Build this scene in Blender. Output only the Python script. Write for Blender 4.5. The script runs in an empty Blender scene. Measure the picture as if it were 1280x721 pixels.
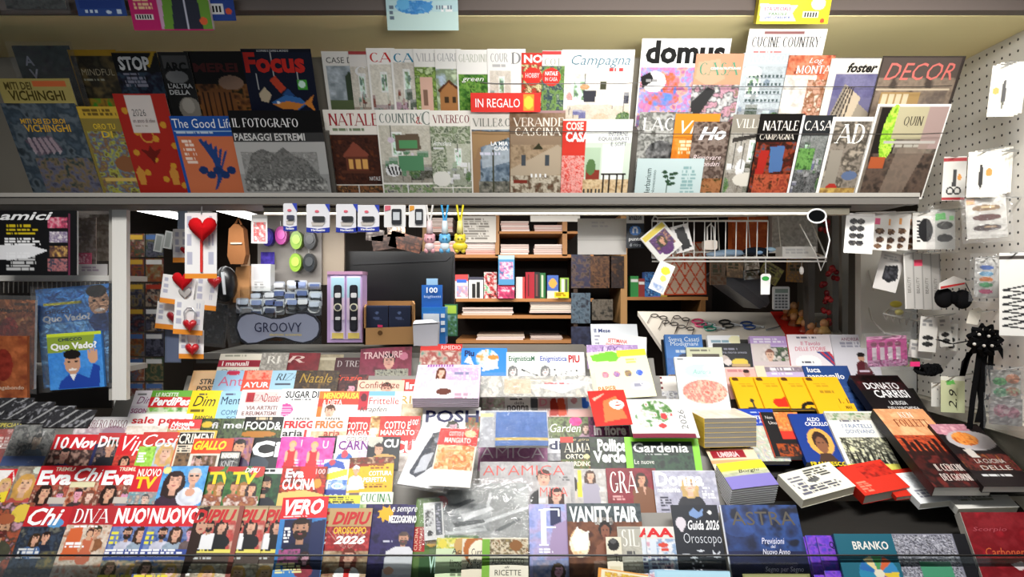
import bpy, math, random
import numpy as np
from mathutils import Vector, Matrix

# ------------------------------------------------------------------ camera, world, lights, exposure
SC = bpy.context.scene
COL = SC.collection
F = 860.0            # focal length in pixels of the 1280x721 frame
CZ = 1.5             # eye height
cam = bpy.data.cameras.new('camera'); cam.sensor_width = 36; cam.lens = F/1280*36
cam.clip_start = 0.02
camo = bpy.data.objects.new('camera', cam); COL.objects.link(camo)
camo.location = (0, 0, CZ); camo.rotation_euler = (math.pi/2, 0, 0)
SC.camera = camo
W_ = bpy.data.worlds.new('world'); SC.world = W_; W_.use_nodes = True
W_.node_tree.nodes['Background'].inputs[0].default_value = (.86, .93, 1, 1)
W_.node_tree.nodes['Background'].inputs[1].default_value = .24
SC.view_settings.view_transform = 'Standard'; SC.view_settings.look = 'None'
SC.view_settings.gamma = 1; SC.view_settings.use_curve_mapping = False
SC.view_settings.exposure = 0.14

def area(name, loc, target, sx, sy, power, col=(1, 1, 1), spread=180):
    l = bpy.data.lights.new(name, 'AREA'); l.shape = 'RECTANGLE'; l.size = sx; l.size_y = sy
    l.energy = power; l.color = col; l.spread = math.radians(spread)
    o = bpy.data.objects.new(name, l); COL.objects.link(o); o.location = loc
    d = Vector(target)-Vector(loc)
    o.rotation_euler = d.to_track_quat('-Z', 'Y').to_euler()
    return o
area('upper_shelf_fill', (.5, .8, 1.9), (.5, 2.0, 2.12), 1.1, .12, 4.1, (1, .97, .92), 62)  # added lamp out of view, set low to light upper shelf and olive ceiling
area('rail_lamp', (.0, 2.02, 1.72), (.0, 2.28, 1.1), 1.8, .05, 3.2, (1, .98, .95), 150)
area('front_lamp', (-.1, .85, 2.6), (-.1, 1.98, .95), 3.0, .3, 17, (1, .98, .95), 70)
area('counter_fill', (-.35, 2.42, 1.75), (-.35, 2.72, 1.38), 1.5, .05, 4.5, (1, .98, .95), 120)  # added lamp without a fixture, brightens the goods on the counter
area('interior_lamp', (-.1, 2.95, 1.83), (-.1, 3.2, 1.2), 1.4, .15, 11, (1, .95, .87), 170)
area('pegboard_fill', (.95, 1.1, 2.3), (1.42, 2.05, 1.6),   .5, .1, 2.4, (1, .97, .93), 75)  # added lamp outside the frame, brightens the pegboard wall

# ------------------------------------------------------------------ colours, materials
def lin(c):
    if not isinstance(c, str): return np.array(c[:3], float)
    if len(c) == 3: v = [int(k, 16)/15 for k in c]
    else: v = [int(c[i:i+2], 16)/255 for i in (0, 2, 4)]
    v = np.array(v)
    return np.where(v <= .04045, v/12.92, ((v+.055)/1.055)**2.4)*.9
def material(name, rough=.45, metal=0, spec=.5, col=None, trans=0, bump=0, coat=0):
    m = bpy.data.materials.new(name); m.use_nodes = True
    nt = m.node_tree; b = nt.nodes['Principled BSDF']
    b.inputs['Roughness'].default_value = rough; b.inputs['Metallic'].default_value = metal
    b.inputs['Specular IOR Level'].default_value = spec
    b.inputs['Coat Weight'].default_value = coat
    if col is None:
        a = nt.nodes.new('ShaderNodeAttribute'); a.attribute_name = 'Col'
        nt.links.new(a.outputs['Color'], b.inputs['Base Color'])
    else: b.inputs['Base Color'].default_value = (*lin(col), 1)
    if bump:
        n = nt.nodes.new('ShaderNodeTexNoise'); n.inputs['Scale'].default_value = bump
        p = nt.nodes.new('ShaderNodeBump'); p.inputs['Strength'].default_value = .15; p.inputs['Distance'].default_value = .004
        nt.links.new(n.outputs['Fac'], p.inputs['Height']); nt.links.new(p.outputs['Normal'], b.inputs['Normal'])
    return m
PRINT = material('glossy_print', .4, spec=.25)
PAPER = material('paper', .8, spec=.2)
PLAST = material('plastic', .32, spec=.5)
SOFT = material('cloth', .9, spec=.1, bump=120)
METAL = material('metal', .35, metal=.8)
PAINT = material('painted_metal', .5, spec=.3, bump=9)
WOOD = material('wood', .6, spec=.3, bump=14)
def clear(name, tint=(1, 1, 1), fac=.12, rough=.12, bump=0):
    m = bpy.data.materials.new(name); m.use_nodes = True; nt = m.node_tree; nt.nodes.clear()
    o = nt.nodes.new('ShaderNodeOutputMaterial'); mx = nt.nodes.new('ShaderNodeMixShader')
    t = nt.nodes.new('ShaderNodeBsdfTransparent'); g = nt.nodes.new('ShaderNodeBsdfGlossy')
    t.inputs[0].default_value = (*tint, 1); g.inputs['Roughness'].default_value = rough
    fr = nt.nodes.new('ShaderNodeFresnel'); fr.inputs[0].default_value = 1.45
    ad = nt.nodes.new('ShaderNodeMath'); ad.operation = 'ADD'; ad.inputs[1].default_value = fac; ad.use_clamp = True
    nt.links.new(fr.outputs[0], ad.inputs[0]); nt.links.new(ad.outputs[0], mx.inputs[0])
    nt.links.new(t.outputs[0], mx.inputs[1]); nt.links.new(g.outputs[0], mx.inputs[2]); nt.links.new(mx.outputs[0], o.inputs[0])
    if bump:
        dm = nt.nodes.new('ShaderNodeMixShader'); dm.inputs[0].default_value = .05; df = nt.nodes.new('ShaderNodeBsdfDiffuse'); df.inputs[0].default_value = (.9, .9, .9, 1)
        nt.links.new(mx.outputs[0], dm.inputs[1]); nt.links.new(df.outputs[0], dm.inputs[2]); nt.links.new(dm.outputs[0], o.inputs[0])
        n = nt.nodes.new('ShaderNodeTexNoise'); n.inputs['Scale'].default_value = bump; n.inputs['Distortion'].default_value = 1.5
        p = nt.nodes.new('ShaderNodeBump'); p.inputs['Strength'].default_value = .35; p.inputs['Distance'].default_value = .015
        nt.links.new(n.outputs['Fac'], p.inputs['Height']); nt.links.new(p.outputs['Normal'], g.inputs['Normal'])
        nt.links.new(p.outputs['Normal'], fr.inputs['Normal'])
    return m
FILM = clear('clear_film', (.99, .99, .99), .0, .12, 4)
ACRYL = clear('clear_acrylic', (.93, .96, .95), .03, .05)
def lampmat(name, col, s):
    m = bpy.data.materials.new(name); m.use_nodes = True; b = m.node_tree.nodes['Principled BSDF']
    b.inputs['Emission Color'].default_value = (*col, 1); b.inputs['Emission Strength'].default_value = s
    return m
TUBE = lampmat('lit_tube', (1, 1, .97), 7)

# ------------------------------------------------------------------ pixel helpers
def at(x, y, d): return Vector(((x-640)/F*d, d, CZ+(360.5-y)/F*d))
def tag(o, label=None, cat=None, group=None, kind=None):
    if label: o['label'] = label
    if cat: o['category'] = cat
    if group: o['group'] = group
    if kind: o['kind'] = kind
    return o
def thing(name, label, cat, loc, group=None):
    o = bpy.data.objects.new(name, None); COL.objects.link(o); o.empty_display_size = .02
    o.location = loc; return tag(o, label, cat, group)

# ------------------------------------------------------------------ lettering
SERIF = {
 'A': (.8, '.0,0 .38,1|.4,1 .8,0;.14,.33 .62,.33'), 'B': (.62, '.12,0 .12,1;a.3,.74,.26,.26,90,-90;a.3,.26,.3,.27,90,-90;.12,1 .3,1;.12,0 .3,0;.12,.51 .3,.51'),
 'C': (.74, 'a.42,.5,.38,.5,50,310'), 'D': (.75, '.12,0 .12,1;.12,1 .3,1;.12,0 .3,0;a.3,.5,.42,.5,90,-90'),
 'E': (.6, '.12,0 .12,1;.12,1 .58,1;.12,0 .6,0;.12,.52 .48,.52;.57,1 .57,.82;.59,0 .59,.2'), 'F': (.56, '.12,0 .12,1;.12,1 .56,1;.12,.5 .46,.5;.55,1 .55,.8'),
 'G': (.78, 'a.42,.5,.38,.5,50,330;.74,.42 .74,.1;.52,.42 .8,.42'), 'H': (.8, '.12,0 .12,1;.68,0 .68,1;.12,.5 .68,.5'), 'I': (.24, '.12,0 .12,1'),
 'J': (.45, '.3,1 .3,.2;a.15,.2,.16,.2,0,-170'), 'K': (.75, '.12,0 .12,1;.12,.4 .62,1;.3,.58 .7,0'), 'L': (.58, '.12,0 .12,1;.12,0 .58,0;.57,0 .57,.22'),
 'M': (.95, '.12,0 .12,1;.14,1 .48,.1;.48,.1 .82,1;.84,0 .84,1'), 'N': (.8, '.1,0 .1,1;.12,1 .7,0;.7,0 .7,1'), 'O': (.82, 'a.41,.5,.39,.5,0,360'),
 'P': (.62, '.12,0 .12,1;a.3,.73,.3,.27,90,-90;.12,1 .3,1;.12,.46 .3,.46'), 'Q': (.82, 'a.41,.5,.39,.5,0,360;.45,.2 .8,-.15'),
 'R': (.72, '.12,0 .12,1;a.3,.74,.3,.26,90,-90;.12,1 .3,1;.12,.48 .3,.48;.35,.48 .68,0'), 'S': (.58, 'a.3,.74,.24,.26,40,270;a.3,.25,.26,.27,90,-140'),
 'T': (.66, '.33,0 .33,1;.0,1 .66,1;.02,1 .02,.8;.64,1 .64,.8'), 'U': (.78, '.12,1 .12,.3;.66,1 .66,.3;a.39,.3,.27,.3,180,360'),
 'V': (.78, '.02,1 .4,0;.4,0 .76,1'), 'W': (1.1, '.02,1 .3,0;.3,0 .54,.9;.54,.9 .8,0;.8,0 1.06,1'), 'X': (.75, '.03,1 .7,0;.05,0 .68,1'),
 'Y': (.75, '.02,1 .37,.45;.37,.45 .72,1;.37,0 .37,.45'), 'Z': (.68, '.05,1 .64,1;.63,1 .05,0;.05,0 .66,0'), '&': (.8, 'a.35,.77,.18,.22,0,360;a.35,.27,.3,.28,80,340;.25,.6 .75,0'),
}
_gl = {}
def _serif(s):
    V = []; Fc = []; x0 = 0
    def quad(a, b, hw):
        a = np.array(a); b = np.array(b); d = b-a; L = max(np.hypot(*d), 1e-6); n = np.array((-d[1], d[0]))/L*hw
        i = len(V); V.extend([a-n, b-n, b+n, a+n]); Fc.append((i, i+1, i+2, i+3))
    for ch in s:
        if ch not in SERIF: x0 += .35; continue
        w, spec = SERIF[ch]
        for st in spec.replace('|', ' ;').split(';'):
            st = st.strip()
            if st[0] == 'a':
                cx, cy, rx, ry, a0, a1 = map(float, st[1:].split(','))
                n = max(6, int(abs(a1-a0)/18)); prev = None; pv = None
                for k in range(n+1):
                    a = math.radians(a0+(a1-a0)*k/n)
                    hw = .018+.06*abs(math.cos(a))
                    p = np.array((x0+cx+math.cos(a)*rx, cy+math.sin(a)*ry)); c = np.array((math.cos(a), math.sin(a)))
                    cur = (p-c*hw*2, p)
                    if prev is not None:
                        i = len(V); V.extend([prev[0], cur[0], cur[1], prev[1]]); Fc.append((i, i+1, i+2, i+3))
                    prev = cur
            else:
                pts = [tuple(map(float, q.split(','))) for q in st.split()]
                for a, b in zip(pts, pts[1:]):
                    dx, dy = b[0]-a[0], b[1]-a[1]; vert = abs(dy)/max(math.hypot(dx, dy), 1e-6)
                    thick = vert > .8 and not (dx*dy > 0 and abs(dx) > .1)
                    hw = .075 if thick and abs(dy) > .4 else .024
                    quad((x0+a[0], a[1]), (x0+b[0], b[1]), hw)
                    if abs(dy) > .4:
                        for e in (a, b):
                            if e[1] in (0, 1): quad((x0+e[0]-.13, abs(e[1]-.02)), (x0+e[0]+.13, abs(e[1]-.02)), .02)
        x0 += w+.1
    return np.array(V), Fc
def glyphs(s, st=''):
    """letter outlines, scaled into the unit square"""
    k = (s, st)
    if k in _gl: return _gl[k]
    if 's' in st:
        V, Fc = _serif(s)
        if 'i' in st: V[:, 0] += V[:, 1]*.25
    else:
        c = bpy.data.curves.new('t', 'FONT'); c.body = s; c.resolution_u = 2
        if 'b' in st: c.offset = .022
        if 'B' in st: c.offset = .04
        if 't' in st: c.offset = -.012
        if 'i' in st: c.shear = .28
        o = bpy.data.objects.new('t', c)
        me = bpy.data.meshes.new_from_object(o)
        V = np.array([v.co[:2] for v in me.vertices]); Fc = [tuple(p.vertices) for p in me.polygons]
        bpy.data.objects.remove(o); bpy.data.curves.remove(c); bpy.data.meshes.remove(me)
    lo, hi = V.min(0), V.max(0)
    V = (V-lo)/np.maximum(hi-lo, 1e-6)
    _gl[k] = (V, Fc); return _gl[k]

# ------------------------------------------------------------------ printed pictures, painted on the cover's own vertex grid
def _hash(i, j, s):
    h = (i*374761393+j*668265263+s*2147483647) & 0xffffffff
    h = ((h ^ (h >> 13))*1274126177) & 0xffffffff
    return ((h ^ (h >> 16)) & 0xffff)/65535.
def vnoise(x, y, s):
    i = np.floor(x).astype(np.int64); j = np.floor(y).astype(np.int64); f = x-i; g = y-j
    f = f*f*(3-2*f); g = g*g*(3-2*g)
    return (_hash(i, j, s)*(1-f)+_hash(i+1, j, s)*f)*(1-g)+(_hash(i, j+1, s)*(1-f)+_hash(i+1, j+1, s)*f)*g
class Pic:
    def __init__(p, X, Y, bg):
        p.X = X; p.Y = Y; p.c = np.tile(lin(bg), (X.size, 1)); p.t = []
    def put(p, m, c, a=1):
        if isinstance(c, str): c = lin(c)
        p.c[m] = p.c[m]*(1-a)+(c[m] if getattr(c, 'ndim', 1) == 2 else c)*a
def box_(p, x0, y0, x1, y1): return (p.X >= x0-.01) & (p.X <= x1+.01) & (p.Y >= y0-.01) & (p.Y <= y1+.01)
def ell_(p, cx, cy, rx, ry): return ((p.X-cx)/rx)**2+((p.Y-cy)/ry)**2 <= 1
def R(x0, y0, x1, y1, c, a=1): return lambda p: p.put(box_(p, x0, y0, x1, y1), c, a)
def E(cx, cy, rx, ry, c, a=1): return lambda p: p.put(ell_(p, cx, cy, rx, ry), c, a)
def poly_(p, pts):
    m = np.zeros(p.X.size, bool)
    for (x0, y0), (x1, y1) in zip(pts, pts[1:]+pts[:1]):
        if y0 == y1: continue
        m ^= ((p.Y >= min(y0, y1)) & (p.Y < max(y0, y1)) & (p.X < x0+(p.Y-y0)*(x1-x0)/(y1-y0)))
    return m
def G(pts, c, a=1):
    v = [float(k) for k in pts.replace(',', ' ').split()]; q = list(zip(v[::2], v[1::2]))
    return lambda p: p.put(poly_(p, q), c, a)
def noise_col(p, cols, s, seed):
    C = np.array([lin(k) for k in cols.split()]); n = .6*vnoise(p.X/s, p.Y/s, seed)+.28*vnoise(p.X/s*2.1+7, p.Y/s*2.1, seed+1)+.12*vnoise(p.X/s*4.3, p.Y/s*4.3, seed+2)
    n = np.clip((n-.2)/.6, 0, .999)*(len(C)-1); i = n.astype(int); f = (n-i)[:, None]; f = f*f*(3-2*f)
    v = .88+.24*vnoise(p.X/1.7, p.Y/1.7, seed+11)[:, None]
    return (C[i]*(1-f)+C[np.minimum(i+1, len(C)-1)]*f)*v
def N(x0, y0, x1, y1, cols, s=6, seed=1, a=1): return lambda p: p.put(box_(p, x0, y0, x1, y1), noise_col(p, cols, s*.7, seed), a)
def NE(cx, cy, rx, ry, cols, s=5, seed=1): return lambda p: p.put(ell_(p, cx, cy, rx, ry), noise_col(p, cols, s, seed))
def K(x0, y0, x1, y1, c, n=3, seed=1, fill=.5):
    """n lines of print too small to read"""
    def f(p):
        h = (y1-y0)/n
        r = np.floor((p.Y-y0)/h); on = ((p.Y-y0)/h-r < fill+.15) & (_hash(np.floor(p.X/1.6).astype(np.int64), r.astype(np.int64), seed) < .78)
        en = x0+(x1-x0)*(.7+.3*_hash(r.astype(np.int64), r.astype(np.int64)*3, seed))
        p.put(box_(p, x0, y0, x1, y1) & on & (p.X < en), c)
    return f
def P(cx, cy, s, hair='432', skin='d9a58a', top='224', long=1, beard=0):
    """portrait: s = face half width"""
    def f(p):
        p.put(ell_(p, cx, cy+3.4*s, 2.2*s, 1.7*s), top)
        if long: p.put(ell_(p, cx, cy+.5*s, 1.45*s, 1.9*s), hair); p.put(box_(p, cx-1.4*s, cy+.4*s, cx+1.4*s, cy+2.0*s) & (abs(p.X-cx) > .7*s), hair)
        else: p.put(ell_(p, cx, cy-.35*s, 1.12*s, 1.15*s), hair)
        p.put(box_(p, cx-.45*s, cy+.8*s, cx+.45*s, cy+2*s), np.clip(lin(skin)*.85, 0, 1))
        p.put(ell_(p, cx, cy+.05*s, .92*s, 1.3*s), skin)
        if beard: p.put(ell_(p, cx, cy+.7*s, .82*s, .75*s) & (p.Y > cy+.25*s), hair); 
        p.put(ell_(p, cx, cy-.95*s, .95*s, .42*s), hair)
        if long: p.put(ell_(p, cx-.85*s, cy-.3*s, .25*s, .9*s), hair)
        for k in (-1, 1):
            p.put(ell_(p, cx+k*.38*s, cy-.12*s, .17*s, .09*s), '433'); p.put(ell_(p, cx+k*.38*s, cy-.36*s, .24*s, .05*s), hair, .7)
        p.put(ell_(p, cx+.02*s, cy+.25*s, .13*s, .14*s), np.clip(lin(skin)*.75, 0, 1))
        p.put(ell_(p, cx, cy+.65*s, .3*s, .1*s), 'a55', .8)
        z = ((p.X-cx)/(2.4*s))**2+((p.Y-cy-1.2*s)/(3.6*s))**2 < 1; p.c[z] = p.c[z]*(.8+.4*vnoise(p.X[z]/s*1.7, p.Y[z]/s*1.7, int(cx*7+cy)))[:, None]
    return f
def body(cx, cy, s, top='d22', skin='d9a58a', hair='642'):
    """standing figure, s = head half width, cy = head centre"""
    def f(p):
        p.put(ell_(p, cx, cy+4.2*s, 1.9*s, 3*s), top); p.put(ell_(p, cx, cy-.1*s, 1.2*s, 1.4*s), hair)
        p.put(ell_(p, cx, cy+.2*s, .85*s, 1.1*s), skin); p.put(ell_(p, cx, cy+7.5*s, 2.3*s, 2.5*s), top)
        p.put(ell_(p, cx-1.7*s, cy+4*s, .45*s, 2*s), skin); p.put(ell_(p, cx+1.7*s, cy+4*s, .45*s, 2*s), skin)
        p.put(ell_(p, cx, cy+1.7*s, .9*s, .7*s), skin)
    return f
def room(x0, y0, x1, y1, seed, wall='ded6c6', floor='a98', acc='687 843 ccb 454', dark=0):
    """an interior: wall, floor, a bright window, furniture, plants"""
    def f(p):
        r = random.Random(seed); w = x1-x0; h = y1-y0; A = acc.split()
        b = box_(p, x0, y0, x1, y1)
        p.put(b, noise_col(p, wall+' '+wall, 9, seed)); hz = y0+h*r.uniform(.55, .7)
        p.put(b & (p.Y > hz), floor); p.put(b, noise_col(p, 'fff 000', 5, seed+5), .09)
        a = x0+w*r.uniform(.05, .55); q = w*r.uniform(.2, .32); wt = y0+h*.1; wb = y0+h*r.uniform(.4, .55)
        p.put(b & box_(p, a, wt, a+q, wb), '454' if dark else 'f6f8f4'); p.put(b & box_(p, a+q*.15, wt+h*.04, a+q*.85, wb-h*.03), noise_col(p, '465 796 dfe fff', 5, seed+3))
        p.put(b & box_(p, a+q*.47, wt, a+q*.53, wb), 'eee')
        for k in range(10):
            bx = x0+w*r.uniform(-.05, .9); bw = w*r.uniform(.06, .28); by = y0+h*r.uniform(.32, .85); bh = h*r.uniform(.06, .22); c = r.choice(A)
            m = b & (box_(p, bx, by, bx+bw, by+bh) if r.random() < .65 else ell_(p, bx, by, bw*.55, bh*.6)); p.put(m, c)
            p.put(m & (p.Y < by+bh*.3), 'fff', .25); p.put(b & box_(p, bx, by+bh, bx+1, by+bh*1.6), '322', .8)
        lx = x0+w*r.uniform(.2, .8); p.put(b & box_(p, lx, y0, lx+.7, y0+h*.2), '222'); p.put(b & ell_(p, lx, y0+h*.24, w*.07, h*.05), r.choice(A))
        p.put(b & ell_(p, x0+w*r.random(), y0+h*.8, w*.12, h*.12), noise_col(p, '243 574 352 8a5', 3, seed+9))
        p.put(b, noise_col(p, '000 fff 000 fff', 2.2, seed+7), .10)
    return f
def T(s, x0, y0, x1, y1, c='fff', st='b'): return lambda p: p.t.append((s, x0, y0, x1, y1, c, st))

# ------------------------------------------------------------------ mesh builder
def to_mesh(name, V, Fs, cols, mat, smooth=False):
    me = bpy.data.meshes.new(name)
    me.from_pydata(np.asarray(V).tolist(), [], Fs)
    a = me.attributes.new('Col', 'FLOAT_COLOR', 'POINT')
    c4 = np.ones((len(V), 4), np.float32); c4[:, :3] = cols
    a.data.foreach_set('color', c4.ravel())
    me.materials.append(mat)
    if smooth: me.polygons.foreach_set('use_smooth', [True]*len(me.polygons))
    me.update(); return me
class MB:
    def __init__(s): s.V = []; s.F = []; s.C = []; s.sm = False
    def add(s, V, Fs, c):
        i = len(s.V); s.V += [tuple(v) for v in V]; s.F += [tuple(k+i for k in f) for f in Fs]
        c = lin(c) if isinstance(c, str) else c; s.C += [c]*len(V); return s
    def hexa(s, V, c): return s.add(V, [(0, 1, 2, 3), (7, 6, 5, 4), (0, 4, 5, 1), (1, 5, 6, 2), (2, 6, 7, 3), (3, 7, 4, 0)], c)
    def box(s, c0, sz, c, ax=None):
        ex, ey, ez = ax or (Vector((1, 0, 0)), Vector((0, 1, 0)), Vector((0, 0, 1)))
        o = Vector(c0); X, Y, Z = ex*sz[0]/2, ey*sz[1]/2, ez*sz[2]/2
        return s.hexa([o-X-Y-Z, o+X-Y-Z, o+X-Y+Z, o-X-Y+Z, o-X+Y-Z, o+X+Y-Z, o+X+Y+Z, o-X+Y+Z], c)
    def wbox(s, x0, x1, y0, y1, z0, z1, c): return s.box(((x0+x1)/2, (y0+y1)/2, (z0+z1)/2), (x1-x0, y1-y0, z1-z0), c)
    def prism(s, pts, d, t, c, tilt=0):
        """outline seen at these pixels at depth d, t thick away from the viewer"""
        q = [at(x, y, d) for x, y in pts]; n = len(q); b = [v+Vector((0, t, 0)) for v in q]
        return s.add(q+b, [tuple(range(n-1, -1, -1)) if False else tuple(range(n)), tuple(range(2*n-1, n-1, -1))]+[(i, i+n, (i+1) % n+n, (i+1) % n) for i in range(n)], c)
    def pbox(s, x0, y0, x1, y1, d, t, c): return s.prism([(x0, y0), (x0, y1), (x1, y1), (x1, y0)], d, t, c)
    def rbox(s, x0, y0, x1, y1, d, t, c, r=3):
        P_ = []
        for cx, cy, a in ((x0+r, y0+r, 180), (x1-r, y0+r, 270), (x1-r, y1-r, 0), (x0+r, y1-r, 90)):
            P_ += [(cx+r*math.cos(math.radians(a+k*30)), cy+r*math.sin(math.radians(a+k*30))) for k in range(4)]
        return s.prism(P_[::-1], d, t, c)
    def tube(s, pts, r, c, n=6, closed=False):
        pts = [Vector(p) for p in pts]; m = len(pts); V = []; Fs = []
        for i, p in enumerate(pts):
            a = pts[(i-1) % m] if (closed or i) else p; b = pts[(i+1) % m] if (closed or i < m-1) else p
            t = (b-a).normalized() if (b-a).length > 1e-9 else Vector((0, 0, 1))
            u = t.cross(Vector((.13, .31, .94))); u = u.normalized() if u.length > 1e-3 else t.cross(Vector((1, 0, 0))).normalized(); v = t.cross(u)
            rr = r[i] if isinstance(r, (list, tuple)) else r
            V += [p+(u*math.cos(k*2*math.pi/n)+v*math.sin(k*2*math.pi/n))*rr for k in range(n)]
        for i in range(m if closed else m-1):
            j = (i+1) % m
            Fs += [(i*n+k, i*n+(k+1) % n, j*n+(k+1) % n, j*n+k) for k in range(n)]
        if not closed: Fs += [tuple(range(n-1, -1, -1)), tuple(range((m-1)*n, m*n))]
        return s.add(V, Fs, c)
    def ptube(s, pts, d, r, c, n=6, closed=False): return s.tube([at(x, y, (q[0] if q else d)) for x, y, *q in pts], r, c, n, closed)
    def ell(s, c0, rad, c, ax=None, nu=14, nv=8, fn=None):
        ex, ey, ez = ax or (Vector((1, 0, 0)), Vector((0, 1, 0)), Vector((0, 0, 1))); V = []; Fs = []; o = Vector(c0)
        for j in range(nv+1):
            th = math.pi*j/nv
            for i in range(nu):
                ph = 2*math.pi*i/nu; x, y, z = math.sin(th)*math.cos(ph), math.sin(th)*math.sin(ph), math.cos(th)
                if fn: x, y, z = fn(x, y, z)
                V.append(o+ex*x*rad[0]+ey*y*rad[1]+ez*z*rad[2])
        for j in range(nv):
            for i in range(nu): Fs.append((j*nu+i, (j+1)*nu+i, (j+1)*nu+(i+1) % nu, j*nu+(i+1) % nu))
        return s.add(V, Fs, c)
    def text(s, st, x0, y0, x1, y1, d, c, style='b'):
        V, Fs = glyphs(st, style)
        return s.add([at(x0+(x1-x0)*v[0], y1+(y0-y1)*v[1], d) for v in V], Fs, c)
    def build(s, name, mat=None, parent=None, origin=None, smooth=False):
        V = np.array([tuple(v) for v in s.V], float)
        if parent is not None: O = np.array(parent.matrix_world.translation if False else (parent['_o'] if '_o' in parent else parent.location))
        elif origin is not None: O = np.array(origin)
        else: O = np.array(((V[:, 0].min()+V[:, 0].max())/2, (V[:, 1].min()+V[:, 1].max())/2, V[:, 2].min()))
        me = to_mesh(name, V-O, s.F, np.array(s.C), mat or PLAST, smooth)
        o = bpy.data.objects.new(name, me); COL.objects.link(o)
        if parent is None: o.location = O
        else: o.parent = parent
        return o
def sub(o, name, mb, mat=None, root=None, smooth=False):
    """sub-part of part o of thing root, built in world coordinates"""
    O = np.array(root.location); V = np.array([tuple(v) for v in mb.V], float)
    q = bpy.data.objects.new(name, to_mesh(name, V-O, mb.F, np.array(mb.C), mat or PLAST, smooth)); COL.objects.link(q); q.parent = o
    return q
def solo(mb, name, label, cat, mat=None, group=None, smooth=False): return tag(mb.build(name, mat, smooth=smooth), label, cat, group)
def struct(mb, name, mat): return tag(mb.build(name, mat), kind='structure')
def circ(cx, cy, rx, ry=None, n=20): return [(cx+rx*math.cos(2*math.pi*k/n), cy-(ry or rx)*math.sin(2*math.pi*k/n)) for k in range(n)]

# ------------------------------------------------------------------ sheets: magazines, books, cards, boxes
def plane(y, d, tilt, yaw=0, x=640):
    t = math.radians(tilt); w = math.radians(yaw)
    ex = Vector((math.cos(w), math.sin(w), 0)); up = Vector((-math.sin(w)*math.sin(t), math.cos(w)*math.sin(t), math.cos(t)))
    return (at(x, y, d), ex, up)
def hit(pl, x, y, off=0):
    p0, ex, up = pl; n = ex.cross(up); q = p0+n*off; r = at(x, y, 1)-at(640, 360.5, 0)
    o = Vector((0, 0, CZ)); t = (q-o).dot(n)/r.dot(n); return o+r*t
def fr(pl, x, y, w, h=None, roll=0, lay=0, asp=1.3):
    """frame of a sheet whose top edge runs from pixel (x, y) w pixels to the right in plane pl"""
    p0, ex, up = pl; off = lay*.0055
    A = hit(pl, x, y, off); B = hit(pl, x+w, y, off); Wd = (B-A).length
    C0 = (A+B)/2; z0 = C0.z-CZ; d0 = C0.y
    if h is None:
        H = asp*Wd; q = C0-up*H; h = 360.5-(q.z-CZ)/q.y*F-y
    else:
        k = (360.5-(y+h))/F; H = (z0-k*d0)/(up.z-k*up.y)
    r = math.radians(roll); exr = ex*math.cos(r)-up*math.sin(r); upr = ex*math.sin(r)+up*math.cos(r)
    return (A, exr, upr, Wd, H, w, h)
def fr_c(pl, tl, tr, bl, lay=0):
    """frame of a sheet in plane pl from three of its corners in the photo"""
    a, b, c = (hit(pl, *q, lay*.0055) for q in (tl, tr, bl)); ex = (b-a).normalized(); up = a-c; up = up-ex*up.dot(ex); H = up.length
    return (a, ex, up.normalized(), (b-a).length, H, math.dist(tl, tr), math.dist(tl, bl))
def below(f, k):
    """the same frame, k metres further down its pile"""
    return (f[0]-f[1].cross(f[2])*k, *f[1:])
def fr_flat(tl, tr, bl, z, tilt=0):
    """frame of a sheet lying on the level z, from three of its corners in the photo"""
    def g(p): d = (z-CZ)*F/(360.5-p[1]); return at(p[0], p[1], d)
    a, b, c = g(tl), g(tr), g(bl); ex = (b-a).normalized(); up = (a-c); H = up.length; up = (up-ex*up.dot(ex)).normalized()
    return (a, ex, up, (b-a).length, H, math.dist(tl, tr), math.dist(tl, bl))
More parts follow.
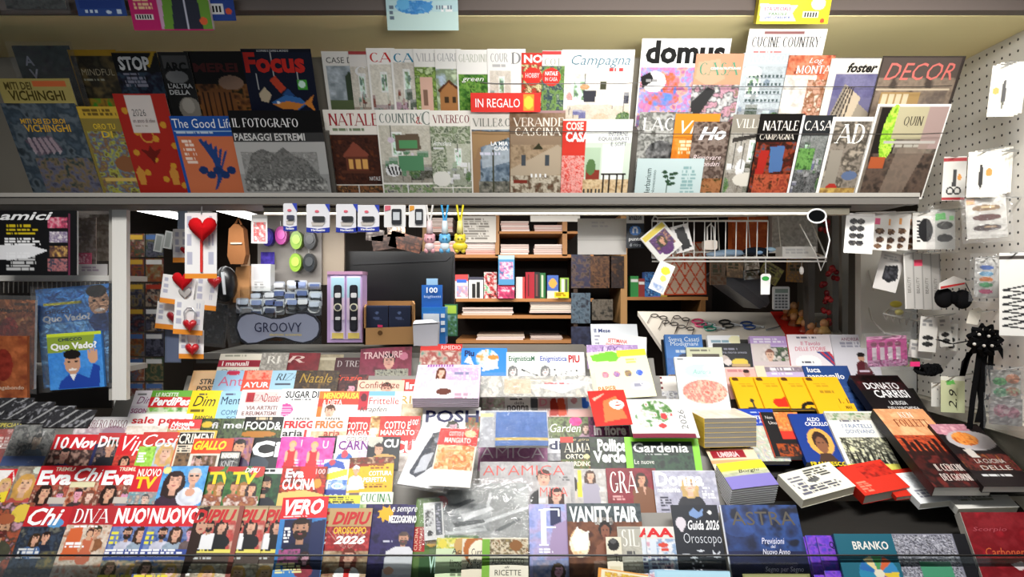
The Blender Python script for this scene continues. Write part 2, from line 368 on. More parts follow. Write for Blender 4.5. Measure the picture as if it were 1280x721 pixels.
def sheet(f, bg, ops, name, label, cat, group=None, th=.004, q=.9, book=0, spine=None, page='e8e4da', mat=None, bend=.0012, wrap=0, pname='front_cover', back=None, edge=None):
    A, ex, up, Wd, H, w, h = f
    n = ex.cross(up); O = A+ex*Wd/2-up*H
    root = thing(name, label, cat, O, group)
    M3 = Matrix((ex, -n, up)).transposed(); root.rotation_euler = M3.to_euler()
    nx = max(4, min(110, int(w*q))); ny = max(4, min(130, int(h*q)))
    gx, gy = np.meshgrid(np.linspace(0, w, nx+1), np.linspace(0, h, ny+1)); X = gx.ravel(); Y = gy.ravel()
    p = Pic(X, Y, bg)
    for o in ops: o(p)
    bf = lambda u: -bend*np.sin(np.pi*np.clip(u, 0, 1))
    U = X/w; V = np.stack([(U-.5)*Wd, bf(U), H*(1-Y/h)], 1)
    i = np.arange(ny)[:, None]*(nx+1)+np.arange(nx)[None, :]
    Fs = np.stack([i, i+nx+1, i+nx+2, i+1], -1).reshape(-1, 4)
    # cover edge
    ring = list(range(nx+1))+[k*(nx+1)+nx for k in range(1, ny+1)]+[ny*(nx+1)+k for k in range(nx-1, -1, -1)]+[k*(nx+1) for k in range(ny-1, 0, -1)]
    m = len(V); Vb = V[ring].copy(); Vb[:, 1] += .0007; V = np.concatenate([V, Vb]); L = len(ring)
    Fs = Fs.tolist()+[[ring[k], ring[(k+1) % L], m+(k+1) % L, m+k] for k in range(L)]
    cols = np.concatenate([p.c, p.c[ring]])
    cov = bpy.data.objects.new(pname, to_mesh(pname, V, Fs, cols, mat or PRINT)); COL.objects.link(cov); cov.parent = root
    if p.t:
        TV = []; TF = []; TC = []; k = 0
        for s, x0, y0, x1, y1, c, st in p.t:
            g, gf = glyphs(s, st.replace('r', '').replace('d', ''))
            if 'r' in st: uu = x0+(x1-x0)*(1-g[:, 1]); vv = y1+(y0-y1)*(1-g[:, 0]) ; vv = y1+(y0-y1)*g[:, 0]; uu = x0+(x1-x0)*(1-g[:, 1])
            elif 'd' in st: uu = x0+(x1-x0)*g[:, 1]; vv = y0+(y1-y0)*g[:, 0]
            else: uu = x0+(x1-x0)*g[:, 0]; vv = y1+(y0-y1)*g[:, 1]
            u = uu/w; k2 = .0004*(1+.25*len(TC) % 3)
            TV.append(np.stack([(u-.5)*Wd, bf(u)-.0005, H*(1-vv/h)], 1)); TF += [[a+k for a in fc] for fc in gf]; k += len(g)
            TC.append(np.tile(lin(c), (len(g), 1)))
        tx = bpy.data.objects.new('title_lettering', to_mesh('title_lettering', np.concatenate(TV), TF, np.concatenate(TC), mat or PRINT)); COL.objects.link(tx); tx.parent = cov
    # page block behind the cover
    s = 8; ins = .0012
    def slab(nm, y0, y1, col, inset, mt):
        us = np.linspace(0, 1, s+1); vv = []; 
        for yy in (y0, y1):
            for zz in (inset, H-inset):
                vv += [((u-.5)*(Wd-2*inset), bf(u)+yy, zz) for u in us]
        n1 = s+1; ff = []
        for k in range(s):
            ff += [(k, k+1, n1+k+1, n1+k), (2*n1+k, 3*n1+k, 3*n1+k+1, 2*n1+k+1), (k, 2*n1+k, 2*n1+k+1, k+1), (n1+k, n1+k+1, 3*n1+k+1, 3*n1+k)]
        ff += [(0, n1, 3*n1, 2*n1), (s, 2*n1+s, 3*n1+s, n1+s)]
        o = bpy.data.objects.new(nm, to_mesh(nm, vv, ff, np.tile(lin(col), (len(vv), 1)), mt)); COL.objects.link(o); o.parent = root; return o
    if th > .0015:
        slab('page_block' if page else 'box_body', .0008, th-.0008 if book else th, page or edge or bg, ins if page else 0, PAPER if page else PRINT)
        if book:
            slab('back_cover', th-.0007, th, spine or bg, 0, PRINT)
            b = MB(); b.wbox(-Wd/2-.0012, -Wd/2+.0002, 0, th, 0, H, spine or bg)
            o = bpy.data.objects.new('spine', to_mesh('spine', np.array([tuple(v) for v in b.V]), b.F, np.array(b.C), PRINT)); COL.objects.link(o); o.parent = root
    if wrap:
        e = .012; us = np.linspace(0, 1, 15); vs = np.linspace(0, 1, 15); r = random.Random(label)
        vv = [((u-.5)*(Wd+2*e), -.004-.003*r.random()*math.sin(math.pi*u)*math.sin(math.pi*v)-.001, -e+v*(H+2*e)) for v in vs for u in us]
        ff = [(j*15+i, j*15+i+1, j*15+i+16, j*15+i+15) for j in range(14) for i in range(14)]
        o = bpy.data.objects.new('plastic_wrap', to_mesh('plastic_wrap', vv, ff, np.ones((len(vv), 3)), FILM, True)); COL.objects.link(o); o.parent = root
    return root
def m(pl, x, y, w, label, bg, ops, lay=0, h=None, roll=0, group=None, asp=1.3, name='magazine', cat='magazine', **k):
    return sheet(fr(pl, x, y, w, h, roll, lay, asp), bg, ops, name, label, cat, group, **k)
def bk(pl, x, y, w, label, bg, ops, lay=0, h=None, roll=0, group=None, asp=1.45, th=.02, **k):
    return sheet(fr(pl, x, y, w, h, roll, lay, asp), bg, ops, 'book', label, 'book', group, th=th, book=1, bend=0, **k)
# ------------------------------------------------------------------ the kiosk shell
XW = 1.427
b = MB(); b.wbox(-2.3, 2.3, -.6, 4.6, -.1, 0, '554'); struct(b, 'floor', PAINT)
b = MB(); b.wbox(-2.0, 1.75, 1.82, 2.5, 2.22, 2.26, 'fff2b8'); struct(b, 'ceiling', PAPER)
b = MB(); b.wbox(-2.0, 1.75, 2.5, 4.4, 1.98, 2.02, '8a857c'); struct(b, 'ceiling_interior', PAINT)
b = MB(); b.wbox(-2.0, 1.75, 1.785, 1.82, 2.222, 2.5, '6d625c'); struct(b, 'trim_1', PAINT)
b = MB(); b.wbox(-2.0, 2.0, .3, 1.82, 2.75, 2.8, '8a857c'); struct(b, 'ceiling_sky_blocker', PAINT)  # added unseen slab overhead, keeps sky light off the display
b = MB(); b.wbox(-1.98, -1.93, .6, 1.82, 1.2, 2.75, '4a4640'); struct(b, 'wall_left_light_blocker', PAINT)  # added unseen panel, keeps outside light off the upper left magazines
b = MB(); b.wbox(-2.0, 1.75, 4.1, 4.15, 0, 2.3, '3a2f28'); struct(b, 'wall_back', PAINT)
b = MB(); b.wbox(-1.95, -1.9, 1.5, 4.15, 0, 2.3, '3b3530'); struct(b, 'wall_left', PAINT)
b = MB(); b.wbox(1.7, 1.75, 2.52, 4.15, 0, 2.3, '6f675e'); struct(b, 'wall_interior_right', PAINT)
PEG = bpy.data.materials.new('pegboard'); PEG.use_nodes = True
nt = PEG.node_tree; bs = nt.nodes['Principled BSDF']; bs.inputs['Roughness'].default_value = .5
tc = nt.nodes.new('ShaderNodeTexCoord'); sc_ = nt.nodes.new('ShaderNodeVectorMath'); sc_.operation = 'SCALE'; sc_.inputs['Scale'].default_value = 1/.032
fr_ = nt.nodes.new('ShaderNodeVectorMath'); fr_.operation = 'FRACTION'; sb = nt.nodes.new('ShaderNodeVectorMath'); sb.operation = 'SUBTRACT'; sb.inputs[1].default_value = (.5, .5, .5)
mu = nt.nodes.new('ShaderNodeVectorMath'); mu.operation = 'MULTIPLY'; mu.inputs[1].default_value = (0, 1, 1)
ln = nt.nodes.new('ShaderNodeVectorMath'); ln.operation = 'LENGTH'; lt = nt.nodes.new('ShaderNodeMath'); lt.operation = 'LESS_THAN'; lt.inputs[1].default_value = .12
mx = nt.nodes.new('ShaderNodeMix'); mx.data_type = 'RGBA'; mx.inputs[6].default_value = (.80, .78, .72, 1); mx.inputs[7].default_value = (.03, .03, .03, 1)
L_ = nt.links.new; L_(tc.outputs['Object'], sc_.inputs[0]); L_(sc_.outputs[0], fr_.inputs[0]); L_(fr_.outputs[0], sb.inputs[0]); L_(sb.outputs[0], mu.inputs[0]); L_(mu.outputs[0], ln.inputs[0]); L_(ln.outputs['Value'], lt.inputs[0]); L_(lt.outputs[0], mx.inputs[0]); L_(mx.outputs[2], bs.inputs['Base Color'])
b = MB(); b.wbox(XW, XW+.012, 1.3, 2.42, 1.13, 2.22, 'eee'); struct(b, 'wall_right', PEG)
b = MB(); b.wbox(XW-.035, XW+.03, 1.3, 2.5, 1.09, 1.126, 'd8d2c2'); struct(b, 'trim_2', PAINT)
b = MB(); b.wbox(XW+.02, XW+.05, 1.3, 2.5, .5, 1.085, 'c9c3b2'); struct(b, 'wall_right_lower', PAINT)
# white cabinet side facing the shopper, left of the pegboard
b = MB(); b.wbox(at(1076, 0, 2.46).x, XW+.02, 2.46, 2.5, 1.0, 1.77, 'd9d6ce'); struct(b, 'wall_cabinet', PAINT)

# upper magazine shelf
T1 = plane(245, 2.05, -30); T2 = plane(243, 2.115, -30)
us = thing('magazine_shelf', 'grey metal rail and tilted shelf holding the upper magazines under the olive ceiling', 'shelf', (0, 2.0, 1.73))
b = MB(); xa, xb = -1.9, 1.167
b.wbox(xa, xb, 1.972, 2.01, CZ+(360.5-255)/F*1.972, CZ+(360.5-243)/F*1.972, '625e59'); b.wbox(xa, xb, 1.968, 1.976, CZ+(360.5-246)/F*1.97, CZ+(360.5-241)/F*1.97, '9a968f')  # lighter upper strip paints the highlight along the rail's top edge
b.build('rail', PAINT, us)
b = MB(); b.wbox(at(330, 0, 2.03).x, at(1062, 0, 2.03).x, 2.03, 2.06, CZ+(360.5-268)/F*2.03, CZ+(360.5-259)/F*2.03, 'b5ae9c'); b.wbox(at(330, 0, 2.03).x, at(1062, 0, 2.03).x, 2.02, 2.03, CZ+(360.5-260)/F*2.03, CZ+(360.5-246)/F*2.03, '3a3632'); b.build('lower_edge', PAINT, us)
b = MB(); n = T2[1].cross(T2[2]); o = T2[0]-n*.03; up = T2[2]
b.hexa([o+Vector((xa, 0, 0))-up*.02, o+Vector((xb, 0, 0))-up*.02, o+Vector((xb, 0, 0))+up*.40, o+Vector((xa, 0, 0))+up*.40]+[v-n*.01 for v in [o+Vector((xa, 0, 0))-up*.02, o+Vector((xb, 0, 0))-up*.02, o+Vector((xb, 0, 0))+up*.40, o+Vector((xa, 0, 0))+up*.40]], '8a8478')
b.build('back_panel', PAINT, us)
b = MB(); b.wbox(xa, xb, 2.005, 2.18, CZ+(360.5-255)/F*2.0, CZ+(360.5-253)/F*2.0, '777'); b.build('ledge', PAINT, us)
for x in (-.53, .345):
    b = MB(); q = T1[0]+Vector((x, 0, 0))+n*.012; b.hexa([q+Vector((-.012, 0, 0)), q+Vector((.012, 0, 0)), q+Vector((.012, 0, 0))+up*.2, q+Vector((-.012, 0, 0))+up*.2]+[v-n*.05 for v in (q+Vector((-.012, 0, 0)), q+Vector((.012, 0, 0)), q+Vector((.012, 0, 0))+up*.2, q+Vector((-.012, 0, 0))+up*.2)], '5a5650'); b.build('divider', PAINT, us)
for i, (x0, x1, y, pl) in enumerate(((600, 800, 103, T2), (590, 805, 163, T1), (800, 1190, 107, T2), (800, 1185, 166, T1))):
    b = MB(); q = [hit(pl, x0+(x1-x0)*k/10, y+(1.5 if 0 < k < 10 else 0), .05) for k in range(11)]; b.tube(q, .0012, '332e2a', 5); b.build('retaining_cord', PLAST, us)

GU = 'magazines in the back tier of the upper shelf'; GL = 'magazines in the front tier of the upper shelf'
def u(*a, **k):
    if 'asp' not in k: k.setdefault('h', 158-a[1])
    return m(T2, *a, group=GU, **k)
def l(*a, **k): k.setdefault('h', 249-a[1]); return m(T1, *a, group=GL, **k)
# --- back tier
u(14, 57, 72, 'dark blue grey magazine with pale letters A and V at the far left', '2c3338', [N(0, 0, 80, 110, '223 344 455', 14, 3), T('A', 10, 12, 22, 24, 'ccd'), T('V', 12, 28, 24, 40, 'ccd')], lay=0, wrap=1)
u(80, 62, 64, 'yellow bordered magazine on mindfulness, dark cover, upper shelf', 'c79a2a', [N(5, 7, 60, 100, '4a4433 2e2a22 6a5b3a', 18, 5), N(5, 60, 60, 100, '7a6330 a5812f 493', 9, 6), T('MINDFUL', 14, 23, 55, 31, 'b9ad90', 't'), K(14, 35, 50, 39, '998', 1)], lay=0)
u(138, 64, 57, 'black magazine with big white word STOP crossed by a yellow stroke', '17181a', [N(0, 25, 60, 60, '222 345 223 111', 9, 9), R(0, 0, 57, 2, 'c79a2a'), T('STOP', 6, 6, 45, 23, 'eee', 'B'), G('40 15 50 2 54 2 44 20', 'c9a227'), K(8, 26, 40, 45, '889', 4)], lay=1)
u(196, 65, 38, 'narrow dark art magazine with a stone bust beside the brown fashion cover', '232323', [R(4, 4, 35, 20, '777', .5), E(18, 30, 14, 8, '888'), E(26, 70, 14, 15, '8a857c'), E(24, 66, 8, 10, 'aaa49a'), T('ARC', 5, 12, 33, 23, '111', 'B'), T("L'ALTRA", 4, 38, 35, 44, 'ccc'), T('DELLA', 4, 46, 30, 52, 'ccc')], lay=2)
u(229, 64, 74, 'black fashion magazine with a brown pleated garment, beside the fish cover', '171414', [N(2, 40, 74, 110, '3a2415 6a4224 8a5a30 221', 10, 4), G('10 50 50 42 60 100 5 100', '7a4d2a'), *[R(12+k*7, 50, 14+k*7, 98, '2a1a10') for k in range(6)], E(52, 38, 16, 9, '9a7a66'), T('MEREI', 8, 14, 64, 25, '5a2323', 'B')], lay=1)
u(300, 61, 88, 'dark navy science magazine with blue and orange fish and red masthead', '151a2e', [R(0, 0, 88, 4, '0c1020'), R(14, 30, 15.5, 50, 'ccc'), R(36, 4, 37, 40, 'ccc'), R(66, 25, 67, 40, 'ccc'), G('14 55 22 46 30 56 24 66 15 64', 'c8b79a'), G('30 38 38 32 50 48 42 54', 'c8462e'), R(65, 37, 77, 50, '4aa83a'), E(71, 43, 4.5, 4.5, 'dfe'), G('28 66 48 56 66 60 74 68 62 75 42 74', '3a6fb0'), G('30 68 50 64 70 68 60 75 42 74', 'd8863a'), G('70 67 84 56 80 66 84 78', 'd8863a'), G('44 56 52 48 60 58', '2a5088'), E(37, 66, 2, 2, 'fff'), T('Focus', 2, 4, 78, 29, 'd22e26', 'B'), T('SCOPRIRE E CAPIRE IL MONDO', 20, 1, 60, 3.4, 'ccc'), T('COME', 14, 76, 36, 83, 'ddd')], lay=2)
u(401, 64, 42, 'pale homes magazine with dark tree and cloudy sky beside the shelf divider', 'ece9e2', [N(4, 17, 42, 76, 'c9d2da aab4bb 8a959a', 12, 2), G('26 76 27 30 32 24 38 34 40 76', '3d4a38'), R(4, 60, 42, 76, '5d6a48'), T('CASE D', 5, 7, 38, 14, '444', '')], lay=0)
u(435, 64, 28, 'narrow strip of interior magazine with a red letter, second in the white run', 'e8e4de', [room(0, 18, 28, 100, 11), T('C', 6, 18, 20, 30, 'eee', 's'), R(0, 0, 28, 4, 'a44')], lay=1)
u(457, 60, 36, 'white interior magazine with red capital letters CA over a kitchen photo', 'f7f5f0', [room(3, 20, 36, 100, 12, 'e8e2d2', 'baa'), T('CA', 4, 5, 32, 17, 'c33', 's')], lay=2)
u(487, 61, 33, 'white interior magazine with blue capital letter C over a window photo', 'f7f6f2', [room(3, 16, 33, 100, 13, 'ddd6c8', 'b9a'), T('CA', 4, 5, 30, 16, '38a', 's')], lay=3)
u(516, 61, 33, 'white garden magazine with pink house and leafy climber', 'f8f7f2', [N(0, 22, 33, 90, '6a8a3a 9ab860 4a6a2a cda', 6, 22), R(6, 34, 22, 80, 'e3b9a6'), R(10, 50, 15, 70, '8a6a5a'), T('VILLE', 3, 5, 30, 15, 'bbb', 's')], lay=4)
u(543, 61, 33, 'white garden magazine with brown gabled chalet', 'f8f7f2', [N(0, 24, 33, 90, 'bcd 8a9a7a cdb', 8, 23), G('4 50 16 40 30 50 30 80 4 80', 'b07a4a'), G('1 51 16 37 33 51 30 52 16 41 4 53', '5a3520'), R(10, 58, 15, 66, '432'), R(20, 58, 25, 66, '432'), T('GIARD', 3, 5, 30, 15, 'bbb', 's')], lay=5)
u(570, 62, 42, 'white garden magazine with dense green planting and white title', 'f8f7f2', [N(2, 30, 42, 90, '2f5a24 4a8030 7aa84a 1f3a1a', 5, 24), T('GIARDINI', 3, 5, 38, 15, 'c2c6b8', 's'), T('green', 6, 34, 34, 40, 'fff', 'i')], lay=6)
u(609, 61, 48, 'white country homes magazine with grey capitals, behind the red free gift banner', 'f8f6f2', [room(3, 26, 30, 90, 14), T('COUR', 4, 5, 26, 16, 'aaa', 's'), T('D', 30, 4, 42, 18, '888', 's'), K(6, 18, 30, 23, 'bbb', 1)], lay=7)
u(652, 66, 30, 'red headed home magazine with a round red seal, left of the other sealed one', 'fbf7f0', [N(0, 12, 30, 90, '8a5a3a c33 6a4a2a eda 483', 5, 27), R(0, 0, 30, 14, 'd33a2e'), E(14, 28, 12, 11, 'e4382f'), T('NO', 3, 2, 26, 12, 'fff', 'B'), T('HOBBY', 5, 24, 23, 30, 'fcc')], lay=8)
u(678, 63, 30, 'white home magazine with round red seal over green foliage, right of the red headed one', 'f8f4ee', [N(0, 18, 30, 90, '5a7a3a 7a9a5a 345 9a8', 6, 26), R(0, 1, 24, 5, 'd44'), T('COT', 3, 9, 24, 18, 'aa9', 's'), E(12, 32, 12, 11, 'e4382f'), T('NATALE', 4, 25, 20, 30, 'fff'), T('IN CASA', 4, 32, 20, 37, 'fcc')], lay=9)
u(703, 62, 91, 'white country home magazine with italic blue masthead over a dining room', 'fbf9f5', [room(4, 28, 90, 100, 31, 'efe7d8', 'd8cbb8', 'c96 b54 486 334 eee 669'), T('Campagna', 12, 6, 86, 22, '5f8494', 'i'), K(60, 22, 86, 28, 'd44', 1), G('28 50 46 50 44 64 30 64', '3a3a42'), R(50, 38, 58, 48, '443')], lay=9)
u(803, 48, 112, 'large white design magazine with huge black lowercase masthead over swirling pink', 'f6f6f4', [N(2, 34, 70, 110, 'd98aa8 c77ab0 8fa0d8 e8a890 b06a9a', 10, 41), NE(40, 56, 12, 15, '4a7ad0 e0683a d98aa8', 6, 42), NE(32, 74, 22, 9, '5a8ad8 d8683a', 6, 43), E(20, 52, 15, 13, 'f4f4f2'), G('2 46 14 40 20 50 6 60', '222'), K(10, 49, 30, 54, '999', 1), T('domus', 6, 2, 106, 30, '111', 'B')], lay=1, asp=1.15)
u(871, 67, 60, 'terracotta home magazine with green masthead lettering, overlapping the big lowercase title', 'd99a7a', [G('4 10 30 6 40 30 20 40 2 30', 'e0a88a'), N(0, 38, 60, 100, 'eee8e0 bbb 555 c9a 876', 9, 45), G('0 60 20 40 30 45 5 90', '333'), T('CASA', 6, 10, 56, 26, '5f9a7a', 's'), T('COME RISTRUTTURARE', 20, 16, 58, 19, 'fff')], lay=2)
u(937, 36, 98, 'tall white kitchen magazine with black serif masthead standing highest on the shelf', 'f7f5f0', [room(5, 30, 95, 120, 47, 'e8e6e0', 'ccc'), R(20, 3, 70, 6, '966'), T('CUCINE COUNTRY', 6, 9, 92, 22, '333', 's'), K(10, 26, 60, 29, 'd77', 1)], lay=0, asp=1.25)
u(930, 66, 66, 'grey blue country kitchen magazine with shelves of crockery', 'c3ccd2', [room(3, 16, 62, 100, 48, 'b7c2c8', '8f959a', '566 789 bcc 343 9ab'), *[R(8, 30+k*10, 56, 31+k*10, '8a939a') for k in range(5)], *[E(12+5*(k % 9), 28+10*(k//9), 1.6, 1.8, '455') for k in range(36)], E(14, 22, 12, 6, 'f2f4f0'), R(8, 12, 60, 13, 'eef'), T('VIVERECOU', 4, 2, 60, 11, 'f4f4f4', 's')], lay=1)
u(987, 69, 58, 'red and snow white mountain homes magazine with a dried wreath', 'b5604a', [N(0, 0, 58, 60, 'a5442e c96a4a d98a6a 8a3a22', 8, 51), N(0, 24, 40, 100, 'f2eee8 ded8d0 c3bcb2', 8, 52), N(30, 30, 58, 100, 'b5654a caa08a 8a5a3a e8d8c8', 8, 53), T('MONTA', 12, 12, 56, 22, 'fff', 's'), T('Log', 26, 3, 44, 11, 'fdd', 'i')], lay=2)
u(1040, 73, 66, 'cream magazine with black italic masthead and purple sky over slanted roof beams', 'efe6d6', [R(10, 18, 66, 90, '6d6a8a'), N(10, 18, 66, 50, '625f86 7a7798', 20, 55), G('8 90 24 30 40 50 66 70 66 90', '9a9080'), G('26 32 48 48 40 80 30 80', 'c8b8a0'), *[G(f'{8+k*7} 90 {26+k*3} 34 {28+k*3} 34 {10+k*7} 90', '443c38') for k in range(4)], T('foster', 22, 5, 60, 17, '1a1a1a', 'Bi')], lay=3)
u(1104, 70, 104, 'dark glossy decoration magazine with pink masthead at the right end of the upper shelf', '3a322e', [R(2, 2, 100, 100, '574c46'), N(2, 26, 100, 100, '6b5f56 8a7a6a 4a403a', 16, 57), R(2, 40, 96, 42, 'c8b8a0'), R(10, 44, 60, 70, 'a88a5a'), *[R(12+k*9, 46, 18+k*9, 70, 'd8c8a8') for k in range(4)], T('DECOR', 8, 8, 94, 29, 'd4736a', 'i')], lay=4)
# --- front tier
l(-6, 98, 92, 'olive history magazine on vikings showing only its top strip above the striped flag cover', '4a4a3a', [R(0, 0, 92, 32, 'a89a5a'), R(44, 3, 86, 9, 'c9663a'), N(0, 34, 92, 110, '3a444e 2e3438 556', 12, 61), T('MITI DEI', 8, 4, 42, 13, '554a22'), T('VICHINGHI', 10, 14, 80, 26, '4a4018')], lay=-1, h=120)
l(0, 129, 93, 'blue grey viking history magazine with a striped flag sail at the far left', '3a4650', [N(0, 0, 96, 120, '4a5864 36424c 5f6a72 2e363c', 14, 62), *[G(f'{18+k*7} 42 {22+k*7} 40 {26+k*8} 58 {22+k*8} 62', 'b8aab0') for k in range(5)], G('14 44 50 38 60 56 26 64', '7a5a6a', .4), N(20, 66, 96, 120, '445 667 7a6a52 344', 8, 63), T('MITI DEI ED EROI', 18, 18, 74, 24, 'd9a93a'), T('VICHINGHI', 20, 25, 78, 34, 'd9a93a')], lay=0)
l(95, 133, 66, 'yellow headed comic book with small cartoon crowd on the upper shelf', '8a7a3a', [R(0, 0, 66, 14, 'c8a53a'), N(4, 30, 66, 116, '9a8a4a 7a5a4a 6a7a8a aa4 5a4a3a', 7, 65), E(42, 70, 14, 10, '8a5a3a'), R(8, 88, 50, 92, 'd0b060'), K(6, 3, 56, 12, '6a5522', 2), T('ORO TU', 14, 20, 42, 27, 'dab93a'), T('DI', 22, 29, 36, 37, 'dab93a')], lay=1)
l(140, 117, 66, 'red calendar with gold flowers and a white 2026 tag on the upper shelf', 'a5281f', [*[E(10+(k % 3)*22+(k//3 % 2)*8, 20+k*8.5, 4, 4, 'c9902e') for k in range(12)], E(30, 50, 9, 9, 'c98a3a'), E(30, 50, 7, 7, 'a5281f'), *[G(f'{x} 96 {x+6} 88 {x+12} 96 {x+10} 112 {x+2} 112', 'c98a3a') for x in (2, 46)], G('30 62 36 72 30 86 24 72', '6a1a14'), G('30 70 44 66 34 78', '6a1a14'), G('30 70 16 66 26 78', '6a1a14'), R(14, 2, 48, 46, 'd5ccc6'), T('2026', 19, 18, 36, 26, '555', 't'), T('un anno di idee', 17, 29, 45, 34, '766', ''), K(18, 37, 42, 40, '876', 1)], lay=2)
l(211, 145, 80, 'bright blue lifestyle magazine with orange picture crossed by dark blue lines', '1f4f9c', [R(4, 24, 78, 100, 'c9704a'), R(2, 17, 78, 18, '9bd'), K(4, 19, 70, 22, 'bcd', 1), *[G(f'{30+k*6} {28+k*3} {34+k*6} {26+k*3} {56-k*3} {70+k*4} {52-k*3} {72+k*4}', '22407a') for k in range(6)], *[E(28+9*k, 66+6*(k % 2), 6, 5, '1d3566') for k in range(5)], K(8, 28, 26, 60, 'f0d8c8', 6), T('The Good Life', 2, 3, 78, 14, 'e8ecf2', '')], lay=3)
l(284, 138, 116, 'large black photography magazine with grey mountain landscape on the upper shelf', '0f0f10', [R(0, 38, 116, 112, '9a9a98'), R(0, 38, 116, 78, 'b3b3b0'), G('6 82 20 52 34 46 50 52 62 44 76 56 90 60 108 84 100 92 10 92', '6a6a68'), N(6, 50, 104, 82, '6a6a68 8a8a86 4a4a48 a5a5a0', 5, 71, .6), N(4, 84, 112, 100, 'c5c5c0 8a8a86 333 b5b5b0', 6, 72, .8), R(0, 26, 116, 38, '3a3a3a'), T('IL FOTOGRAFO', 3, 9, 86, 20, 'eee', 's'), T('PAESAGGI ESTREMI', 2, 27, 92, 36, 'd5d5d2', 'b')], lay=4)
l(403, 137, 70, 'Christmas country magazine with a lantern house glowing in the dark', 'efeae0', [K(10, 22, 66, 27, '7a8a6a', 1), N(4, 30, 66, 92, '2e1a16 4a2a20 3a221c 6a3a24', 8, 75), G('18 56 34 38 52 54 50 58 20 58', '8a4a3a'), R(22, 57, 50, 74, '6a3a2c'), *[R(25+k*9, 60, 31+k*9, 72, 'e0a860') for k in range(3)], R(14, 74, 56, 78, '5a3426'), N(4, 94, 66, 112, '4a3424 8a5a3a 33302a aa7a4a', 6, 76), R(34, 94, 35, 112, 'ddd'), T('NATALE', 6, 4, 68, 19, 'a5323a', 's'), T('NATALE', 50, 82, 64, 87, 'ddd', '')], lay=0)
l(469, 137, 68, 'white country homes magazine with green kitchen and zebra pouffe', 'f3f0e8', [room(2, 19, 68, 90, 77, 'cfcab8', '9a9484', '5a8a62 4a7a52 7a5a42 dcd 443'), G('22 30 52 28 54 48 22 50', '6a5a4a'), R(26, 36, 50, 46, '5a9a66'), R(24, 56, 56, 74, '5a8f68'), E(16, 74, 10, 8, 'eee'), *[G(f'{8+k*5} 70 {10+k*5} 68 {14+k*4} 80 {12+k*4} 80', '222') for k in range(4)], N(2, 92, 68, 112, '9a9a7a 6a8a5a bba 445', 5, 78), R(33, 92, 34, 112, 'fff'), T('COUNTRY', 4, 4, 58, 16, '6d7a74', 's'), T('&', 50, 8, 58, 17, 'b55', 's'), T('C', 57, 2, 68, 18, '8a938a', 's')], lay=1)
l(536, 138, 52, 'cream living magazine with dark red masthead over white garden terrace furniture', 'f3efe6', [N(0, 19, 52, 95, '9aa88a 6a7a5a c8ccb8 4a5a42 b5baa5', 6, 79), room(20, 40, 52, 92, 80, 'bcc0aa', '99a08a', 'ddd eee 565 796'), E(12, 84, 12, 10, 'e6e4dc'), N(0, 96, 52, 112, '7a8a6a aa9 565', 5, 81), R(25, 94, 26, 112, 'eee'), T('VIVERECO', 4, 5, 50, 15, '7a2630', 's'), T('Atmosfere', 3, 36, 26, 42, 'fff', 'i'), K(3, 44, 22, 48, 'ddd', 1)], lay=2)
l(587, 139, 54, 'white villas magazine with timber frame and mountain valley view', 'f1ede4', [N(2, 22, 54, 112, '4a5a6a 6a7a8a 8a9aa8 3a4a52', 10, 82), G('2 24 14 22 10 112 2 112', '9a7a5a'), G('2 24 54 24 54 30 10 44 4 60', 'a5855f'), G('14 50 22 40 54 46 54 60 14 70', 'cdd5dc', .5), N(10, 86, 54, 112, '3a3a38 6a6a60 9a958a', 5, 83), R(28, 46, 29.5, 100, '443'), T('VILLE&C', 3, 8, 50, 18, '8a8a82', 's'), T('LA MIA', 26, 36, 48, 41, 'fff'), T('CASA', 30, 42, 48, 47, 'fff'), K(12, 50, 48, 54, 'dde', 1)], lay=3)
l(637, 138, 70, 'brown verandas magazine mostly hidden behind the farmhouse issue', '8a6f58', [N(0, 0, 70, 40, '7a5f48 9a7f68', 8, 84), R(30, 0, 70, 3, 'a88'), T('VERANDE', 4, 8, 68, 19, 'efe6da', 's')], lay=4)
l(638, 158, 66, 'farmhouse interior magazine with sloping beamed ceiling and dining table', '7a6654', [G('0 24 66 30 66 12 0 8', '8f7a64'), N(0, 22, 66, 60, '8f7a62 a58f74 7a6650', 8, 85), G('0 52 60 22 66 26 66 58 0 76', 'b0a08a'), *[R(14+k*30, 34, 20+k*30, 48, '444a50') for k in range(2)], G('28 28 36 20 42 28', '332'), N(0, 60, 66, 92, 'aaa08e c5bba8 776a58 5a3a2a', 6, 86), *[R(26+k*6, 58, 28+k*6, 62, 'eee') for k in range(4)], R(4, 66, 22, 70, '7a2f24'), T('CASCINA', 6, 1, 64, 11, 'f2eadc', 's')], lay=5)
l(704, 149, 88, 'mint and white interior magazine with red side strip and dining chairs', 'e8ebe4', [R(0, 2, 29, 98, 'cf3b30'), N(0, 44, 29, 98, 'd8483c e8a8a0 c83228', 3, 88), R(30, 28, 88, 98, 'cfdccc'), R(52, 30, 80, 78, 'edf1ea'), R(30, 34, 50, 70, 'b5ccb0'), R(32, 62, 50, 76, '8a3a2e'), N(28, 74, 88, 98, 'b89a70 d8c09a a8845a', 7, 89), *[R(x, 66, x+2, 94, '2a2420') for x in (54, 62, 72, 80)], R(52, 66, 84, 68, '2a2420'), E(38, 58, 6, 10, '5a7a4a'), *[R(30+k*5, 86, 32+k*5, 98, '333') for k in range(5)], T('COSE', 4, 3, 26, 13, 'f6d8d2', 'B'), T('CASA', 4, 14, 34, 27, 'fff', 'B'), T('INTERNI', 58, 15, 82, 20, '667', ''), T('EQUILIBRATI', 46, 21, 84, 26, '667', ''), T('E SOFT', 62, 27, 82, 32, '667', '')], lay=6)
